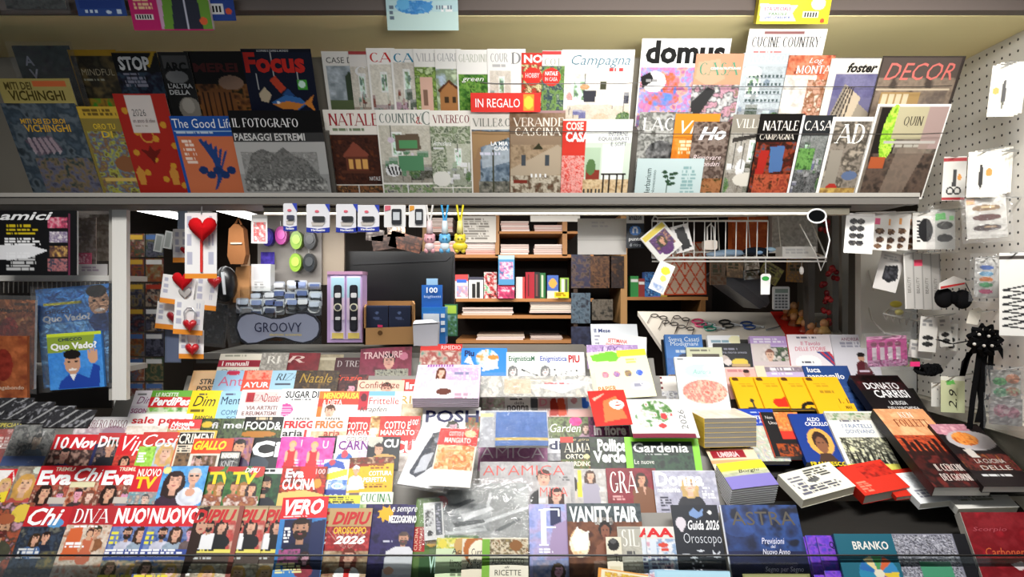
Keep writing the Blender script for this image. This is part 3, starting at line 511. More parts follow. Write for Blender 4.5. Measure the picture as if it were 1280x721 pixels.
l(800, 140, 66, 'grey fashion magazine with pale serif letters behind the pale blue herb card', '8d8d88', [N(0, 0, 66, 110, '9a9a95 6a6a66 b5b5b0 55554f', 9, 91), NE(30, 48, 18, 14, '222 555 888', 5, 92), T('LACO', 5, 6, 60, 22, 'e8e8e4', 's')], lay=0)
l(845, 142, 56, 'orange magazine with italic white title tucked between grey and dark covers', 'e08a2c', [N(0, 30, 56, 110, 'd98028 c87424 e89a40', 14, 93), T('Vita', 8, 8, 44, 24, 'f6e8d8', 'i'), K(8, 32, 34, 50, 'f4d8b0', 4)], lay=1)
l(868, 152, 46, 'dark homes magazine with bold white letters Ho beside the orange one', '5a4a42', [N(0, 0, 46, 100, '6a5a52 4a3a32 8a7a70 3a2a24', 9, 94), N(0, 70, 46, 100, '7a4a2a a5704a 331', 6, 95), T('Ho', 8, 6, 42, 22, 'fff', 'Bi'), T('Rinnovare', 4, 40, 40, 46, 'edd', 'i'), T('Secondari', 6, 48, 40, 54, 'edd', 'i')], lay=2)
l(917, 143, 50, 'grey villas magazine with loft window and white sofa', '8e887c', [room(2, 22, 50, 104, 96, 'a8a296', '8a8274', 'ddd 998 665 443'), G('4 28 50 20 50 24 4 34', '3a3632'), *[R(8+k*12, 34, 9+k*12, 66, '3a3632') for k in range(4)], E(30, 80, 18, 9, 'd5d0c4'), T('VILLEG', 4, 5, 48, 16, 'e5e0d4', 's')], lay=3)
l(951, 142, 56, 'black Christmas countryside magazine with white serif title and red stockings', '14110f', [N(2, 34, 54, 100, '5a1f16 2a1a14 8a3a22 3a4a5a', 8, 97), G('20 40 38 38 40 70 24 72', '4a6a9a'), G('8 44 20 44 16 80 6 80', 'a52820'), N(6, 74, 54, 100, '8a3a2a b5563a 4a2a1a', 6, 98), T('NATALE', 6, 8, 50, 20, 'f2ece2', 's'), T('CAMPAGNA', 4, 24, 48, 31, 'e5ddd0', 's')], lay=4)
l(1004, 144, 42, 'black and white framed house magazine with green plant at the window', '26282a', [R(0, 0, 3, 104, 'eee'), room(4, 24, 42, 100, 99, '5a5f5a', '2a2c2c', '3a5a34 557 222 667', 1), N(4, 40, 24, 66, '3f6a34 6a9a50 2a4a24', 5, 100), T('CASA', 5, 6, 40, 18, 'eeeae2', 's')], lay=5)
l(1042, 146, 52, 'white bordered architecture magazine with large pale letters AD', 'f1efe9', [N(4, 5, 50, 100, '6a6258 8a8074 4a443c a59a8a', 10, 101), R(6, 40, 22, 98, '8f887c'), E(38, 72, 10, 6, '5a6a8a'), E(18, 90, 8, 8, 'a53028'), N(4, 88, 50, 100, 'c5a55a 8a6a3a', 6, 102), T('AD', 8, 8, 44, 32, 'f4f0e6', 's')], lay=6)
l(1098, 130, 92, 'wide interior magazine with hanging lime green moss and olive title panel', 'e8e6e0', [N(3, 3, 90, 116, '5f564c 786e62 4a423a', 16, 103), R(6, 4, 34, 116, '1f1a17'), N(6, 60, 90, 116, '3a322c 5a4a40 2a2420', 12, 104), NE(24, 34, 10, 34, '9fd03a 7ab02a b8e050 6a9a20', 4, 105), R(28, 3, 66, 42, 'b0a888'), R(66, 3, 90, 54, 'a08a84'), G('40 54 80 44 60 116 30 116', '8a7a6c', .5), R(8, 64, 28, 78, 'a5522e'), R(20, 44, 86, 47, 'b5b0a8'), T('QUIN', 38, 14, 62, 27, '4a4438', 's'), K(30, 48, 80, 54, 'aaa69a', 1)], lay=7)
m(T1, 588, 116, 88, 'red free gift banner strip clipped across the magazines in mid upper shelf', 'dd3b34', [R(66, 2, 80, 22, 'e0983a'), E(73, 12, 6, 8, 'f2d04a'), T('IN REGALO', 6, 7, 62, 18, 'fff', '')], lay=8, h=24, name='banner_strip', cat='sign', th=.001)
m(T1, 797, 198, 84, 'pale blue herb card with a leafy sprig, lying over the grey fashion cover', 'b9cccc', [R(1, 1, 83, 50, 'c0d2d2'), *[E(40+6*math.cos(k*1.1)+k*.6, 24+8*math.sin(k*1.7), 3.5, 2, '2e4a34') for k in range(8)], R(40, 22, 41, 44, '2e4a34'), K(58, 10, 78, 44, '8aa', 8), T('Herbarium', 12, 12, 19, 46, '344', 'r'), T('Novecento', 21, 14, 25, 44, '566', 'r')], lay=6, h=51, name='herb_card', cat='card')
# --- things leaning on the front lip of the olive ceiling
LP = plane(20, 1.765, -25)
def lip(*a, **k): return m(LP, *a, **k)
lip(88, -22, 62, 'blue card set on the ceiling lip left of the magenta children book', '2d4a9a', [R(0, 20, 62, 44, '35539c'), R(4, 22, 58, 32, '2a4590'), T('III', 10, 34, 26, 38, 'def'), E(40, 37, 4, 2, 'def'), R(50, 33, 56, 39, 'def')], h=42, name='card_set', cat='card')
lip(238, -22, 50, 'blue card set on the ceiling lip right of the magenta children book', '2d4a9a', [R(20, 26, 36, 40, 'f2f2f2'), T('III', 22, 29, 33, 37, '222'), E(42, 36, 4, 4, 'e05a3a')], h=48, name='card_set', cat='card')
lip(151, -40, 103, 'magenta children activity book with a figure in a green jacket, on the ceiling lip', 'c8266e', [R(36, 20, 103, 76, 'd8a8c8'), G('40 76 44 30 54 24 96 24 102 40 103 76', '6fa03a'), G('52 76 56 34 88 34 90 76', '2f3140'), R(70, 36, 72, 76, 'ccd'), G('60 24 84 24 80 36 64 36', 'cba8e0'), E(92, 66, 5, 5, 'e8683a'), K(6, 38, 34, 52, 'f9d0a0', 3), R(5, 57, 28, 64, 'f4f0ea'), T('IIIIII', 7, 58, 26, 63, '222')], h=78, lay=2, name='activity_book', cat='book', th=.012)
lip(479, -40, 92, 'pale blue children comic with blue cartoon creature, standing on the ceiling lip', 'bfe0e4', [R(0, 54, 92, 78, 'cde9e4'), NE(36, 48, 24, 9, '5aa8e0 3a88d0 8ac8f0', 5, 111), E(22, 44, 8, 8, '6ab8e8'), G('44 46 60 40 54 56', '4a98d8'), K(64, 46, 88, 56, 'f4f8f8', 2), T('III II', 64, 46, 84, 51, '789'), K(4, 46, 12, 66, '678', 3)], h=78, name='comic_book', cat='comic')
lip(955, -40, 92, 'bright yellow boxed children kit with white ribbon panel, on the ceiling lip', 'ecd52a', [G('2 44 50 46 44 56 50 66 4 66', 'f4f4ea'), E(76, 44, 9, 8, 'e8f0f4'), E(76, 44, 7, 6, 'cfe0d8'), R(58, 54, 78, 62, 'f6f4e0'), T('IIIII', 60, 55, 76, 61, '333'), E(84, 66, 3, 3, 'd8502a'), T('ETA SPECIALE', 8, 48, 42, 53, 'b05a7a'), T('PAROLE', 14, 55, 38, 59, '5a8a5a'), T('per crescere', 10, 60, 42, 64, '5a6aa0')], h=70, name='activity_kit', cat='box', th=.025, page=None, edge='c9b51e')
lip(0, -18, 76, 'clear plastic sleeve holding dark cards at the top left corner', '4a4c4a', [N(0, 0, 76, 30, '555a58 6a706c 3f4340', 10, 113)], h=29, name='card_sleeve', cat='card', wrap=1)
# ------------------------------------------------------------------ sloping counter rack
R1 = plane(632, 1.80, 33); R2 = plane(580, 1.91, 33); R3 = plane(543, 2.02, 33); R4 = plane(517, 2.12, 33); R5 = plane(487, 2.22, 33); R6 = plane(462, 2.32, 33); R7 = plane(440, 2.42, 33)
rk = thing('magazine_rack', 'stepped magazine rack filling the counter front below the kiosk window', 'rack', (-.5, 1.9, .5))
rk['_o'] = list(rk.location)
for i, (pl, x0, x1) in enumerate(((R1, -1.55, .58), (R2, -1.6, .58), (R3, -1.6, .58), (R4, -1.5, .6), (R5, -1.28, .5), (R6, -1.1, .5), (R7, -1.0, .5))):
    p0, ex, up = pl; n_ = ex.cross(up); o = p0-n_*.022; b = MB()
    A = [o+Vector((x0, 0, 0))+up*-.012, o+Vector((x1, 0, 0))+up*-.012, o+Vector((x1, 0, 0))-up*.27, o+Vector((x0, 0, 0))-up*.27]
    b.hexa([A[3], A[2], A[1], A[0]]+[v-n_*.005 for v in (A[3], A[2], A[1], A[0])], '8f8c86')
    c0, c1 = A[3], A[2]; b.hexa([c0+n_*.045-up*.004, c1+n_*.045-up*.004, c1+n_*.045, c0+n_*.045, c0-up*.004, c1-up*.004, c1, c0], '8f8c86')
    b.build('tier', PAINT, rk)
b = MB(); b.wbox(-1.75, 1.42, 1.62, 1.66, 0, .62, '3a3836'); b.build('base_panel', PAINT, rk)
b = MB(); b.wbox(-1.12, .3, 2.44, 2.9, 1.235, 1.265, '5d5a54'); b.wbox(-1.12, .3, 2.435, 2.445, 1.25, 1.272, '8a8680'); b.wbox(-1.1, .3, 2.86, 2.89, 0, 1.235, '2a2824'); b.build('counter_top', PAINT, rk)

def G_(t): return 'magazines in the '+t
def row(pl, grp):
    def f(*a, **k): return m(pl, *a, group=grp, **k)
    return f
def r1(*a, **k): k.setdefault('h', 114-(a[1]-632)); return m(R1, *a, group=G_('front row of the rack'), **k)
r2 = row(R2, G_('second row of the rack')); r3 = row(R3, G_('third row of the rack')); r4 = row(R4, G_('fourth row of the rack'))
r5 = row(R5, G_('fifth row of the rack')); r6 = row(R6, G_('sixth row of the rack')); r7 = row(R7, G_('topmost row of the rack'))
# --- front row
r1(-14, 628, 58, 'gossip weekly with a turbaned man at the left end of the front row', 'b5302c', [N(0, 0, 58, 100, '7a4a34 a5523a 4a3a30 c9a', 10, 201), E(46, 14, 12, 12, 'e0c24a'), P(30, 34, 9, '5a2a24', 'c99a78', '4a4a3a', 0, 1), E(30, 22, 11, 7, 'a55a3a'), K(4, 70, 50, 92, 'ddd', 4)], lay=0)
r1(37, 633, 66, 'gossip weekly with white italic masthead on red and a couple in dark blue, front row', '23262e', [R(0, 0, 66, 26, 'c4262c'), N(0, 26, 66, 100, '1d2430 3a4658 2a2f3a 6a6a60', 9, 202), E(40, 22, 10, 6, '5a9ad0'), P(34, 40, 5, '2a1a14', 'd9a58a', '22283a', 0), P(22, 42, 5, '3a2a1a', 'd9a58a', '4a6a9a', 1), N(34, 58, 60, 80, '8a7a4a 5a5a4a 334', 5, 203), K(6, 54, 40, 66, 'e5e5e5', 3), T('Chi', 4, 2, 46, 25, 'fff', 'bi')], lay=1)
r1(92, 632, 58, 'gossip weekly with tall thin white serif masthead and a couple in orange, front row', 'd8cabb', [R(0, 0, 58, 25, 'b5262e'), N(0, 25, 58, 110, 'd88a6a c9b5a0 e0d0c0 a56a4a', 10, 204), G('6 30 22 28 24 70 4 70', 'd8683a'), P(40, 34, 5, '332', 'd5a080', '8a5a3a', 0), body(32, 36, 4, 'c96a4a', 'd8a888', '422'), K(6, 48, 34, 56, 'fff', 2), T('DIVA', 6, 4, 50, 23, 'fff', 's'), K(10, 26, 50, 29, 'fff', 1)], lay=2)
NV = lambda s: [R(0, 0, 66, 27, 'd2232e'), R(0, 27, 66, 70, '3f5aa8'), N(4, 27, 66, 58, '5a78b8 7a8ab5 3a5a9a', 8, 205+s), P(24, 36, 5.5, '2a1e1a', 'c99a80', 'ccd', 0, 1), P(40, 36, 6, '3a2418', 'dba88e', '9ab', 1), P(58, 36, 5, '432', 'c9a', '655', 0), R(0, 56, 66, 68, '3b4f98'), K(3, 57, 62, 66, 'fff', 3), N(0, 70, 66, 110, '6a7a9a c9a98a 8a8a7a 4a5a8a', 9, 207+s), P(14, 80, 6, '543', 'd9a88e', '557', 1), P(44, 82, 6, 'b95', 'dba', '766', 1), K(3, 88, 60, 96, 'f0e04a', 2), K(4, 34, 16, 52, 'e8e04a', 3), T('NUOVO', 3, 3, 64, 24, 'fff', 'B')]
r1(146, 632, 66, 'red headed gossip weekly over blue picture, rear copy of the pair with bold condensed masthead', '3f5aa8', NV(0), lay=2)
r1(189, 632, 67, 'red headed gossip weekly over blue picture, front copy of the pair with bold condensed masthead', '3f5aa8', NV(3), lay=4)
DP = [R(0, 0, 62, 22, 'b9a07a'), R(0, 0, 62, 3, '9a8a6a'), N(0, 20, 62, 60, 'c55048 b54a44 d0a898', 10, 211), P(14, 24, 6, '2e1a14', 'c08a70', '8a3030', 1), P(30, 27, 5.5, '1e1614', 'c5967a', 'eee', 0, 1), P(45, 27, 6, '2a1a16', 'd0a088', '1a1a20', 1), G('22 40 38 36 40 62 20 62', 'e8e8ea'), G('40 38 52 38 56 62 38 62', '17181c'), R(0, 56, 62, 61, 'e8dc6a'), K(4, 56.5, 58, 60.5, '222', 1), R(0, 61, 62, 74, '5a4a44'), K(4, 66, 56, 71, 'e5e5e5', 1), N(0, 74, 62, 110, 'b5a890 8a8070 d0c8b5', 8, 212), P(40, 86, 7, 'c9a05a', 'dab090', '987', 1), K(4, 76, 24, 90, 'f5f5f0', 3), T('DIPIU', 8, 5, 60, 23, 'c22a2c', 'Bi')]
r1(238, 632, 68, 'tan headed weekly led by a dark haired woman, leftmost of three same copies', '8a4a40', DP+[G('0 30 10 4 26 0 22 60 10 110 0 110', '2e1c16'), E(20, 26, 6.5, 11, 'c99880'), E(17, 23, 1.5, .8, '322'), E(23, 23, 1.5, .8, '322'), E(20, 31, 2.4, 1, 'a44')], lay=4)
r1(274, 632, 62, 'tan headed weekly with a group in white and black, middle of three same copies', '8a4a40', DP, lay=3)
r1(306, 632, 52, 'tan headed weekly with a group in white and black, rightmost of three same copies', '8a4a40', DP, lay=2)
r1(354, 622, 57, 'blue weekly with red masthead block over a bearded young man', '3a78b8', [R(0, 0, 57, 28, 'd8242e'), R(0, 28, 57, 110, '3f82c4'), R(6, 30, 40, 66, '1f2448'), P(27, 42, 10, '2a1c16', 'b98a70', '1a2038', 0, 1), G('40 34 57 30 57 110 34 110 40 80', '1f2a55'), K(7, 40, 17, 60, 'fff', 5), N(4, 68, 30, 84, '5a4a5a a58 343', 6, 221), P(36, 78, 5, '322', 'c9a', '8a2a3a', 1), K(3, 84, 38, 98, 'e8e4a0', 4), T('VERO', 4, 3, 52, 24, 'fff', 'Bi'), K(4, 25, 46, 27.5, 'fff', 1)], lay=5, roll=-2)
OR = [R(0, 0, 54, 24, 'b99a6a'), N(0, 24, 54, 56, 'b52a2e 8a2428 c9484a', 6, 223), *[G(f'27 58 {k*6} 30 {k*6+2} 30', 'd8b0a0', .5) for k in range(9)], N(0, 56, 54, 110, '7a4a34 a58a6a c9b59a', 8, 224), P(30, 62, 7, '6a2a1a', 'dba890', 'f0f0ee', 1), G('26 78 34 78 32 100 28 100', 'c22'), T('DIPIU', 5, 5, 52, 22, 'c2262a', 'Bi'), T('OROSCOPO', 8, 25, 48, 34, 'f2c832', 'b'), T('2026', 10, 36, 48, 47, 'fff', 'Bi')]
r1(399, 635, 54, 'horoscope issue with yellow and white numerals, rear copy beside the bearded man cover', '8a3030', OR, lay=3)
r1(413, 635, 53, 'horoscope issue with yellow and white numerals, front copy beside the sunflower cover', '8a3030', OR, lay=4)
SM = [N(0, 0, 58, 110, '2a2350 352c62 1f1a3c', 12, 226), *[G(f'{18+8*math.cos(k*.785)-1.5*math.sin(k*.785)} {12+8*math.sin(k*.785)+1.5*math.cos(k*.785)} {18+12*math.cos(k*.785+.3)} {12+12*math.sin(k*.785+.3)} {18+8*math.cos(k*.785+.7)} {12+8*math.sin(k*.785+.7)}', 'f0b428') for k in range(8)], E(18, 12, 8, 8, 'f0b428'), R(24, 14, 58, 26, '2a2350'), P(42, 44, 6, '5a4a44', 'c9967c', 'e8e8ec', 0, 1), G('22 60 34 54 50 54 56 64 56 110 18 110', 'dcdce2'), E(27, 84, 6, 5, 'd8a890'), K(16, 46, 34, 50, 'ccd', 1), T('e sempre', 25, 3, 56, 12, 'fff', 'i'), T('MEZZOGIORNO', 22, 14, 56, 24, 'fff', 'B')]
r1(458, 630, 52, 'dark violet cooking show magazine with yellow sun, rear copy', '2a2350', SM, lay=2)
r1(466, 631, 54, 'dark violet cooking show magazine with yellow sun and chef in white, front copy', '2a2350', SM, lay=3)
r1(521, 622, 30, 'green topped cookery magazine with red spine words behind the batman style gadget'.replace('batman style ', 'boxed '), '5a7a3a', [N(0, 0, 30, 40, '5a7a3a 7a9a5a', 8, 228), R(0, 38, 14, 70, 'b5262a'), T('CUCINA', 1, 40, 5, 68, 'f5e0c0', 'r'), T('NATURALE', 7, 40, 10, 68, 'f5e0c0', 'r'), E(22, 54, 8, 10, 'd8a83a'), R(8, 74, 30, 110, '2f5a2a'), T('VI', 20, 74, 28, 96, 'dfe', 'b')], lay=1)
r1(529, 629, 24, 'boxed white and black gadget wrapped with a cookery magazine', 'f0f0ee', [R(14, 2, 22, 42, '4a5058'), K(15, 6, 21, 40, 'aab', 9), N(2, 8, 12, 30, '222 eee 444', 4, 229), E(7, 39, 3.5, 3.5, '333'), T('IV', 2, 12, 6, 22, '333', 'r')], h=47, lay=3, roll=-6, name='gadget_box', cat='box', th=.02, page=None, edge='e5e5e2', wrap=1)
r1(548, 604, 112, 'large crumpled clear plastic bag over a grey magazine in mid front row', '9a9c9a', [N(0, 0, 112, 84, 'a5a8a6 989a98 b5b8b6', 30, 231), N(6, 26, 66, 62, '6a6e70 9a9e9e b5b8b8', 16, 232), G('2 34 40 20 48 22 8 40', '5a5e60'), G('30 56 110 30 112 33 34 60', 'd5d8d8'), G('60 30 64 12 67 12 64 32', 'd8dada'), G('70 60 100 44 104 46 74 63', '707474'), G('10 62 60 56 62 60 12 65', 'd8dcdc'), E(5, 24, 8, 8, 'c5404a'), G('30 40 66 30 70 34 34 48', 'e8eaea'), G('20 50 56 46 60 50 24 56', '555a5c'), R(0, 66, 52, 70, '5a7a4a')], h=82, lay=1, wrap=1)  # pale and dark streaks paint the bag's wrinkle glints into the cover colour
r1(546, 672, 46, 'pale green cookbook with lemon title lying in the front row', 'cfe0b8', [N(0, 0, 46, 14, '6a9a3a d8d060 e0e8c8', 5, 233), E(8, 8, 5, 6, 'e0d050'), R(24, 2, 40, 22, '9a6a3a'), E(30, 10, 8, 10, 'c9a060'), T('Acqua', 20, 14, 44, 23, '333', ''), T('limone', 18, 28, 44, 37, '333', ''), K(18, 40, 40, 50, '786', 2)], lay=4)
r1(578, 673, 36, 'orange rimmed cookbook on saffron in the front row', 'e0d8c0', [E(20, 14, 18, 22, 'b5682a'), E(22, 20, 14, 18, 'eee4cc'), T('Curcuma', 12, 13, 36, 22, '333', ''), T('Zafferano', 6, 26, 36, 38, '333', '')], lay=5)
r1(603, 672, 57, 'recipe almanac with forest fruits on cream, front row', 'e5e0cc', [N(8, 2, 57, 22, '8a6a4a d8ccb0 6a5a40 9a8a5a', 5, 236), E(42, 10, 8, 7, '8a5a2a'), R(0, 2, 9, 60, '7ab03a'), T('ALMANACCO', 12, 27, 52, 34, '443', ''), T('di', 28, 36, 34, 39, '443', 'i'), T('RICETTE', 16, 41, 48, 48, '443', '')], lay=6)
r1(661, 630, 48, 'lilac blue fashion monthly with a giant white letter F', '9aa5d8', [N(0, 0, 48, 110, '8a98d0 a5aade b5a8d0 98a8d8', 20, 238), R(26, 4, 40, 28, '2a3058'), G('30 28 48 20 48 68 20 74', 'a590b5'), N(4, 72, 48, 110, '5a6a98 8a90b5 b5a8b8', 10, 239), P(34, 84, 6, '432', 'c9a', '557', 1), T('F', 12, 6, 38, 54, 'f5f5fa', 's'), K(12, 58, 32, 64, 'f5f5fa', 2)], lay=2)
r1(708, 629, 92, 'fashion monthly with a crowned woman beside a blazing white torch', '4a2a1e', [N(0, 0, 92, 26, '2f3a40 4a5558 3a464c', 9, 241), N(0, 24, 92, 110, '5a3220 7a4a30 452418', 20, 242), NE(14, 52, 12, 18, 'fff8ec f8e8c8 e8b070', 6, 243), G('12 30 18 40 26 36 24 60 8 62 4 46', 'fff6ea'), E(45, 24, 12, 6, '8a8078'), N(34, 18, 56, 28, '5a5a58 b5b0a8 3a3430', 3, 244), E(46, 34, 8, 11, '1c1210'), E(46, 37, 5.5, 8.5, '8a5540'), *[E(46+k*2.4, 35, 1.2, .7, '1a1010') for k in (-1, 1)], E(46, 42, 2, .9, '6a2a28'), R(43, 44, 49, 52, '7a4a38'), G('34 56 42 50 50 50 58 58 62 110 28 110', '8a5842'), N(30, 74, 64, 110, '6a4a40 9a7a68 3a2a24', 7, 245), T('VANITY FAIR', 3, 4, 88, 25, 'f2f2f0', 'B')], lay=3)
r1(771, 658, 34, 'silver grey magazine with tall letters partly behind the doubled red titles', 'b5b2a5', [R(2, 2, 34, 3, '888'), N(0, 26, 34, 100, 'a5a295 c5c2b5', 10, 247), K(10, 32, 24, 38, '555', 1), K(4, 44, 28, 60, 'dedbd0', 4), T('SIL', 5, 4, 26, 26, 'eceae2', 's')], lay=4)
r1(757, 671, 19, 'small cream booklet with a black oval face before the torch cover', 'e5dfc8', [E(9, 10, 7, 8, '1a1a1a'), E(9, 6, 4, 3, '555'), T('Tu', 9, 22, 18, 32, '222', ''), R(3, 38, 16, 44, 'd8d0b0')], lay=7, name='booklet', cat='booklet')
AA = [R(0, 0, 36, 16, 'e0dcd5'), N(0, 16, 36, 100, 'b5c8dc 8aa5c8 e8e8ea c9a', 8, 249), R(4, 16, 12, 48, 'd8e0ea'), E(20, 24, 6, 3, 'd84a3a'), E(22, 30, 5, 2, 'd84a3a'), K(4, 36, 30, 56, '557', 4), T('AA', 1, 2, 34, 14, 'd8181e', 'B')]
r1(796, 658, 24, 'pale magazine with red capital letters, rear one of the overlapped pair', 'd8d8d8', AA, lay=4)
r1(806, 658, 36, 'pale magazine with red capital letters, front one of the overlapped pair', 'd8d8d8', AA, lay=5)
r1(838, 631, 58, 'black horoscope guide with chalk drawings beside its dark blue neighbour', '1e222c', [G('22 10 28 4 34 10 40 4 38 14 30 18 22 14', '7a98c8'), E(10, 24, 6, 8, 'd8d0d8'), E(10, 30, 3, 5, 'd8d0d8'), E(47, 10, 2.5, 2.5, 'eee'), *[E(12+k*9, 64+5*math.sin(k*2.2), 4.5, 1.2, 'd8dce5') for k in range(5)], *[E(24+6*math.cos(k*.9), 78+6*math.sin(k*.9), 1.2, 1, 'd8dce5') for k in range(7)], G('44 58 48 64 54 58 50 68 44 66', 'd8dce5'), T('Guida 2026', 18, 20, 57, 33, 'f2f2f4', 'bi'), T('Oroscopo', 11, 37, 57, 54, 'd5d8e0', 't')], lay=5, th=.008)
r1(899, 631, 96, 'dark blue astrology yearbook with faint gold title and white italic forecasts', '17234a', [N(0, 0, 96, 60, '17203e 223668 2a4a8a 141a30', 24, 252), N(0, 60, 96, 110, '14183a 1b2450', 16, 253), E(20, 30, 20, 12, '3a5aa5', .35), T('ASTRA', 12, 9, 90, 27, '5a544a', ''), T('Previsioni', 44, 43, 72, 51, 'eef', 'i'), T('del', 54, 52, 60, 56, 'eef', 'i'), T('Nuovo Anno', 43, 57, 76, 64, 'eef', 'i'), R(0, 0, 2, 110, 'd5d8e0'), T('Segno per Segno', 42, 79, 88, 87, 'dde', 'i')], lay=3, th=.012)
# --- second row
r2(-2, 586, 48, 'red weekly with a giant white letter and yellow text box at the left end', 'd8262e', [G('2 2 20 2 30 20 30 2 38 2 20 34 2 34', 'f5f0ee'), G('8 26 20 2 28 26', 'd8262e'), P(16, 20, 6, 'd8b070', 'e0b090', 'c33', 1), G('0 34 24 28 24 42 0 48', 'f0d83a'), K(2, 33, 22, 44, '333', 3)], lay=0)
r2(24, 583, 44, 'weekly with a smiling blond woman next to the giant white letter', '9a8a7a', [N(0, 0, 44, 60, 'a59a88 8a7a6a c5b5a0', 10, 262), P(16, 22, 9, 'c99a50', 'e0b494', 'b9504a', 1), E(27, 5, 7, 5, 'dfe8d8')], lay=1)
EV = [R(0, 0, 48, 26, 'd0202a'), N(0, 24, 48, 60, '8a2a2c b5604a 6a3a30 d8b5a0', 8, 264), P(16, 34, 7, '2a1812', 'd8a588', '8a2a30', 1), P(36, 38, 4, '543', 'd9b', '667', 0), R(24, 40, 48, 48, 'c9c0b5'), T('TREMILA', 20, 2, 46, 7, 'f5e8d0', 'b'), T('Eva', 3, 6, 44, 25, 'fff', 'B')]
r2(52, 582, 47, 'red weekly with bold white three letter title, left of the italic titled one', 'b5242c', EV, lay=2)
r2(96, 582, 40, 'red weekly with white italic title between two same titled copies, second row', 'c4262c', [N(0, 20, 40, 60, '6a3a30 a5502c d0a890 3a2a2a', 7, 266), R(0, 21, 30, 27, 'e0d8b0'), P(14, 36, 5, '322', 'd9a', '433', 0), P(28, 38, 5, '743', 'dba', 'a33', 1), T('Chi', 2, 3, 38, 20, 'fff', 'bi')], lay=3)
r2(131, 582, 44, 'red weekly with bold white three letter title, right of the italic titled one', 'b5242c', EV, lay=4)
r2(171, 583, 36, 'red television weekly with big yellow initials and white small word', 'd2232e', [N(0, 32, 36, 60, 'c9b5a0 9a8a8a 6a9aa5 e8d8c8', 6, 268), P(22, 40, 4, '555', 'dba', '445', 0), T('NUOVO', 4, 3, 33, 13, 'f8f0e8', 'b'), T('TV', 4, 13, 30, 28, 'f8cc1e', 'B')], lay=5)
r2(203, 583, 58, 'weekly with a long haired brunette and a man with glasses on blue', '3a8ad0', [N(0, 0, 58, 60, '3f90d8 5aa5e0 3580c8', 14, 270), E(8, 5, 5, 5, 'e8d88a'), P(20, 19, 9.5, '2a1614', 'dca890', '3a2438', 1), P(43, 14, 7.5, 'c5c0ba', 'dcaa90', 'd8dce8', 0), R(37, 12, 42, 14, '222'), R(44, 12, 49, 14, '222'), E(42, 34, 6, 5, 'd5a088')], lay=5, roll=-1)
TVm = [N(0, 0, 46, 60, '2f5a34 4a7a3e 1f4a2a', 9, 272), E(10, 2, 14, 5, 'b5302c'), E(38, 6, 10, 8, 'c03830'), T('TV', 8, 7, 38, 23, 'f8d020', 'B'), P(13, 26, 5, '432', 'c9906c', 'a5604a', 0), P(24, 27, 5, 'a8743a', 'd9a888', 'b54a3a', 1), P(34, 28, 5, '322', 'd9a080', 'e0d8d8', 1), N(4, 38, 44, 60, 'b5764a 8a4a34 e0d0c8', 6, 273)]
r2(257, 583, 46, 'green television weekly with yellow initials and couples, left copy', '2f5a34', TVm, lay=3)
r2(286, 583, 46, 'green television weekly with yellow initials and couples, right copy', '2f5a34', TVm+[T('DIPIU', 22, 2, 40, 8, 'fff', 'bi')], lay=4)
r2(321, 585, 40, 'green weekly with a bearded dark haired man in a suit', '2a5a34', [N(0, 0, 40, 60, '2a5a34 1f4028 3a6a44', 12, 275), P(14, 22, 8, '1f1614', 'c59878', '20242e', 0, 1), R(3, 1, 34, 7, 'eee'), K(4, 2, 33, 6, '222', 1)], lay=3)
r2(354, 583, 56, 'food magazine with red tomato and white bold two line title', 'c02420', [N(0, 0, 56, 60, '9a241c c03020 6a2018 b54a2a', 9, 277), R(0, 24, 56, 26, 'd83a2a'), E(33, 8, 11, 10, 'e0261e'), E(46, 22, 5, 6, 'd8983a'), G('0 34 30 30 56 36 56 60 0 60', 'e0c070'), T('Eva', 5, 3, 28, 15, 'fff', 'B'), T('CUCINA', 3, 16, 44, 30, 'fff', 'B'), T('100', 42, 3, 54, 10, 'fbb', 'b')], lay=6)
r2(406, 574, 32, 'blue and white yearly guide with thin numerals before the chef cover', 'e8eef4', [G('0 6 12 0 24 4 28 14 14 10 0 14', '3a5ab5'), E(10, 4, 4, 4, 'c54a5a'), G('0 20 30 12 30 20 0 30', 'f2d83a'), N(0, 26, 32, 50, '7aa5d8 b5d0ea 4a7ac8', 8, 279), T('fo', 4, 26, 28, 38, 'f5f5f5', ''), R(0, 39, 32, 56, '3a4a98'), T('2026', 4, 44, 30, 53, 'd8e4f4', 't')], lay=4, h=58)
r2(437, 572, 56, 'yellow cookery magazine with a chef in white beside the article titles', 'f0b41e', [G('0 0 56 2 56 8 0 14', '8a2418'), N(0, 0, 56, 9, '9a2a1c 5a3018 c9a080', 6, 281), P(10, 16, 4, 'eee', 'd9a888', 'f2efe8', 0), G('2 28 18 26 22 40 0 42', 'f2efe8'), K(26, 9, 54, 16, '8a4a10', 2), T('COTTURA', 26, 18, 54, 24, 'fff', 'b'), T('PERFETTA', 20, 26, 48, 32, 'fff', 'b'), K(22, 34, 54, 40, '7a4a10', 2), R(0, 44, 56, 50, 'e0d8c0'), K(4, 45, 50, 49, '766', 1)], lay=4, roll=-1.5, h=62)
r2(405, 619, 48, 'narrow yellow banded magazine edge under the blue yearly guide', 'e8e04a', [K(2, 2, 44, 10, '443', 3), R(0, 11, 48, 30, '3f7ac0')], lay=5, h=30)
r2(450, 615, 42, 'white and green food magazine showing only the lower green title word', 'e5ecda', [T('CUCINA', 2, 2, 40, 13, '2a7a44', 's'), N(0, 15, 42, 40, '7aa55a c9c8a0', 6, 283)], lay=5, h=34)
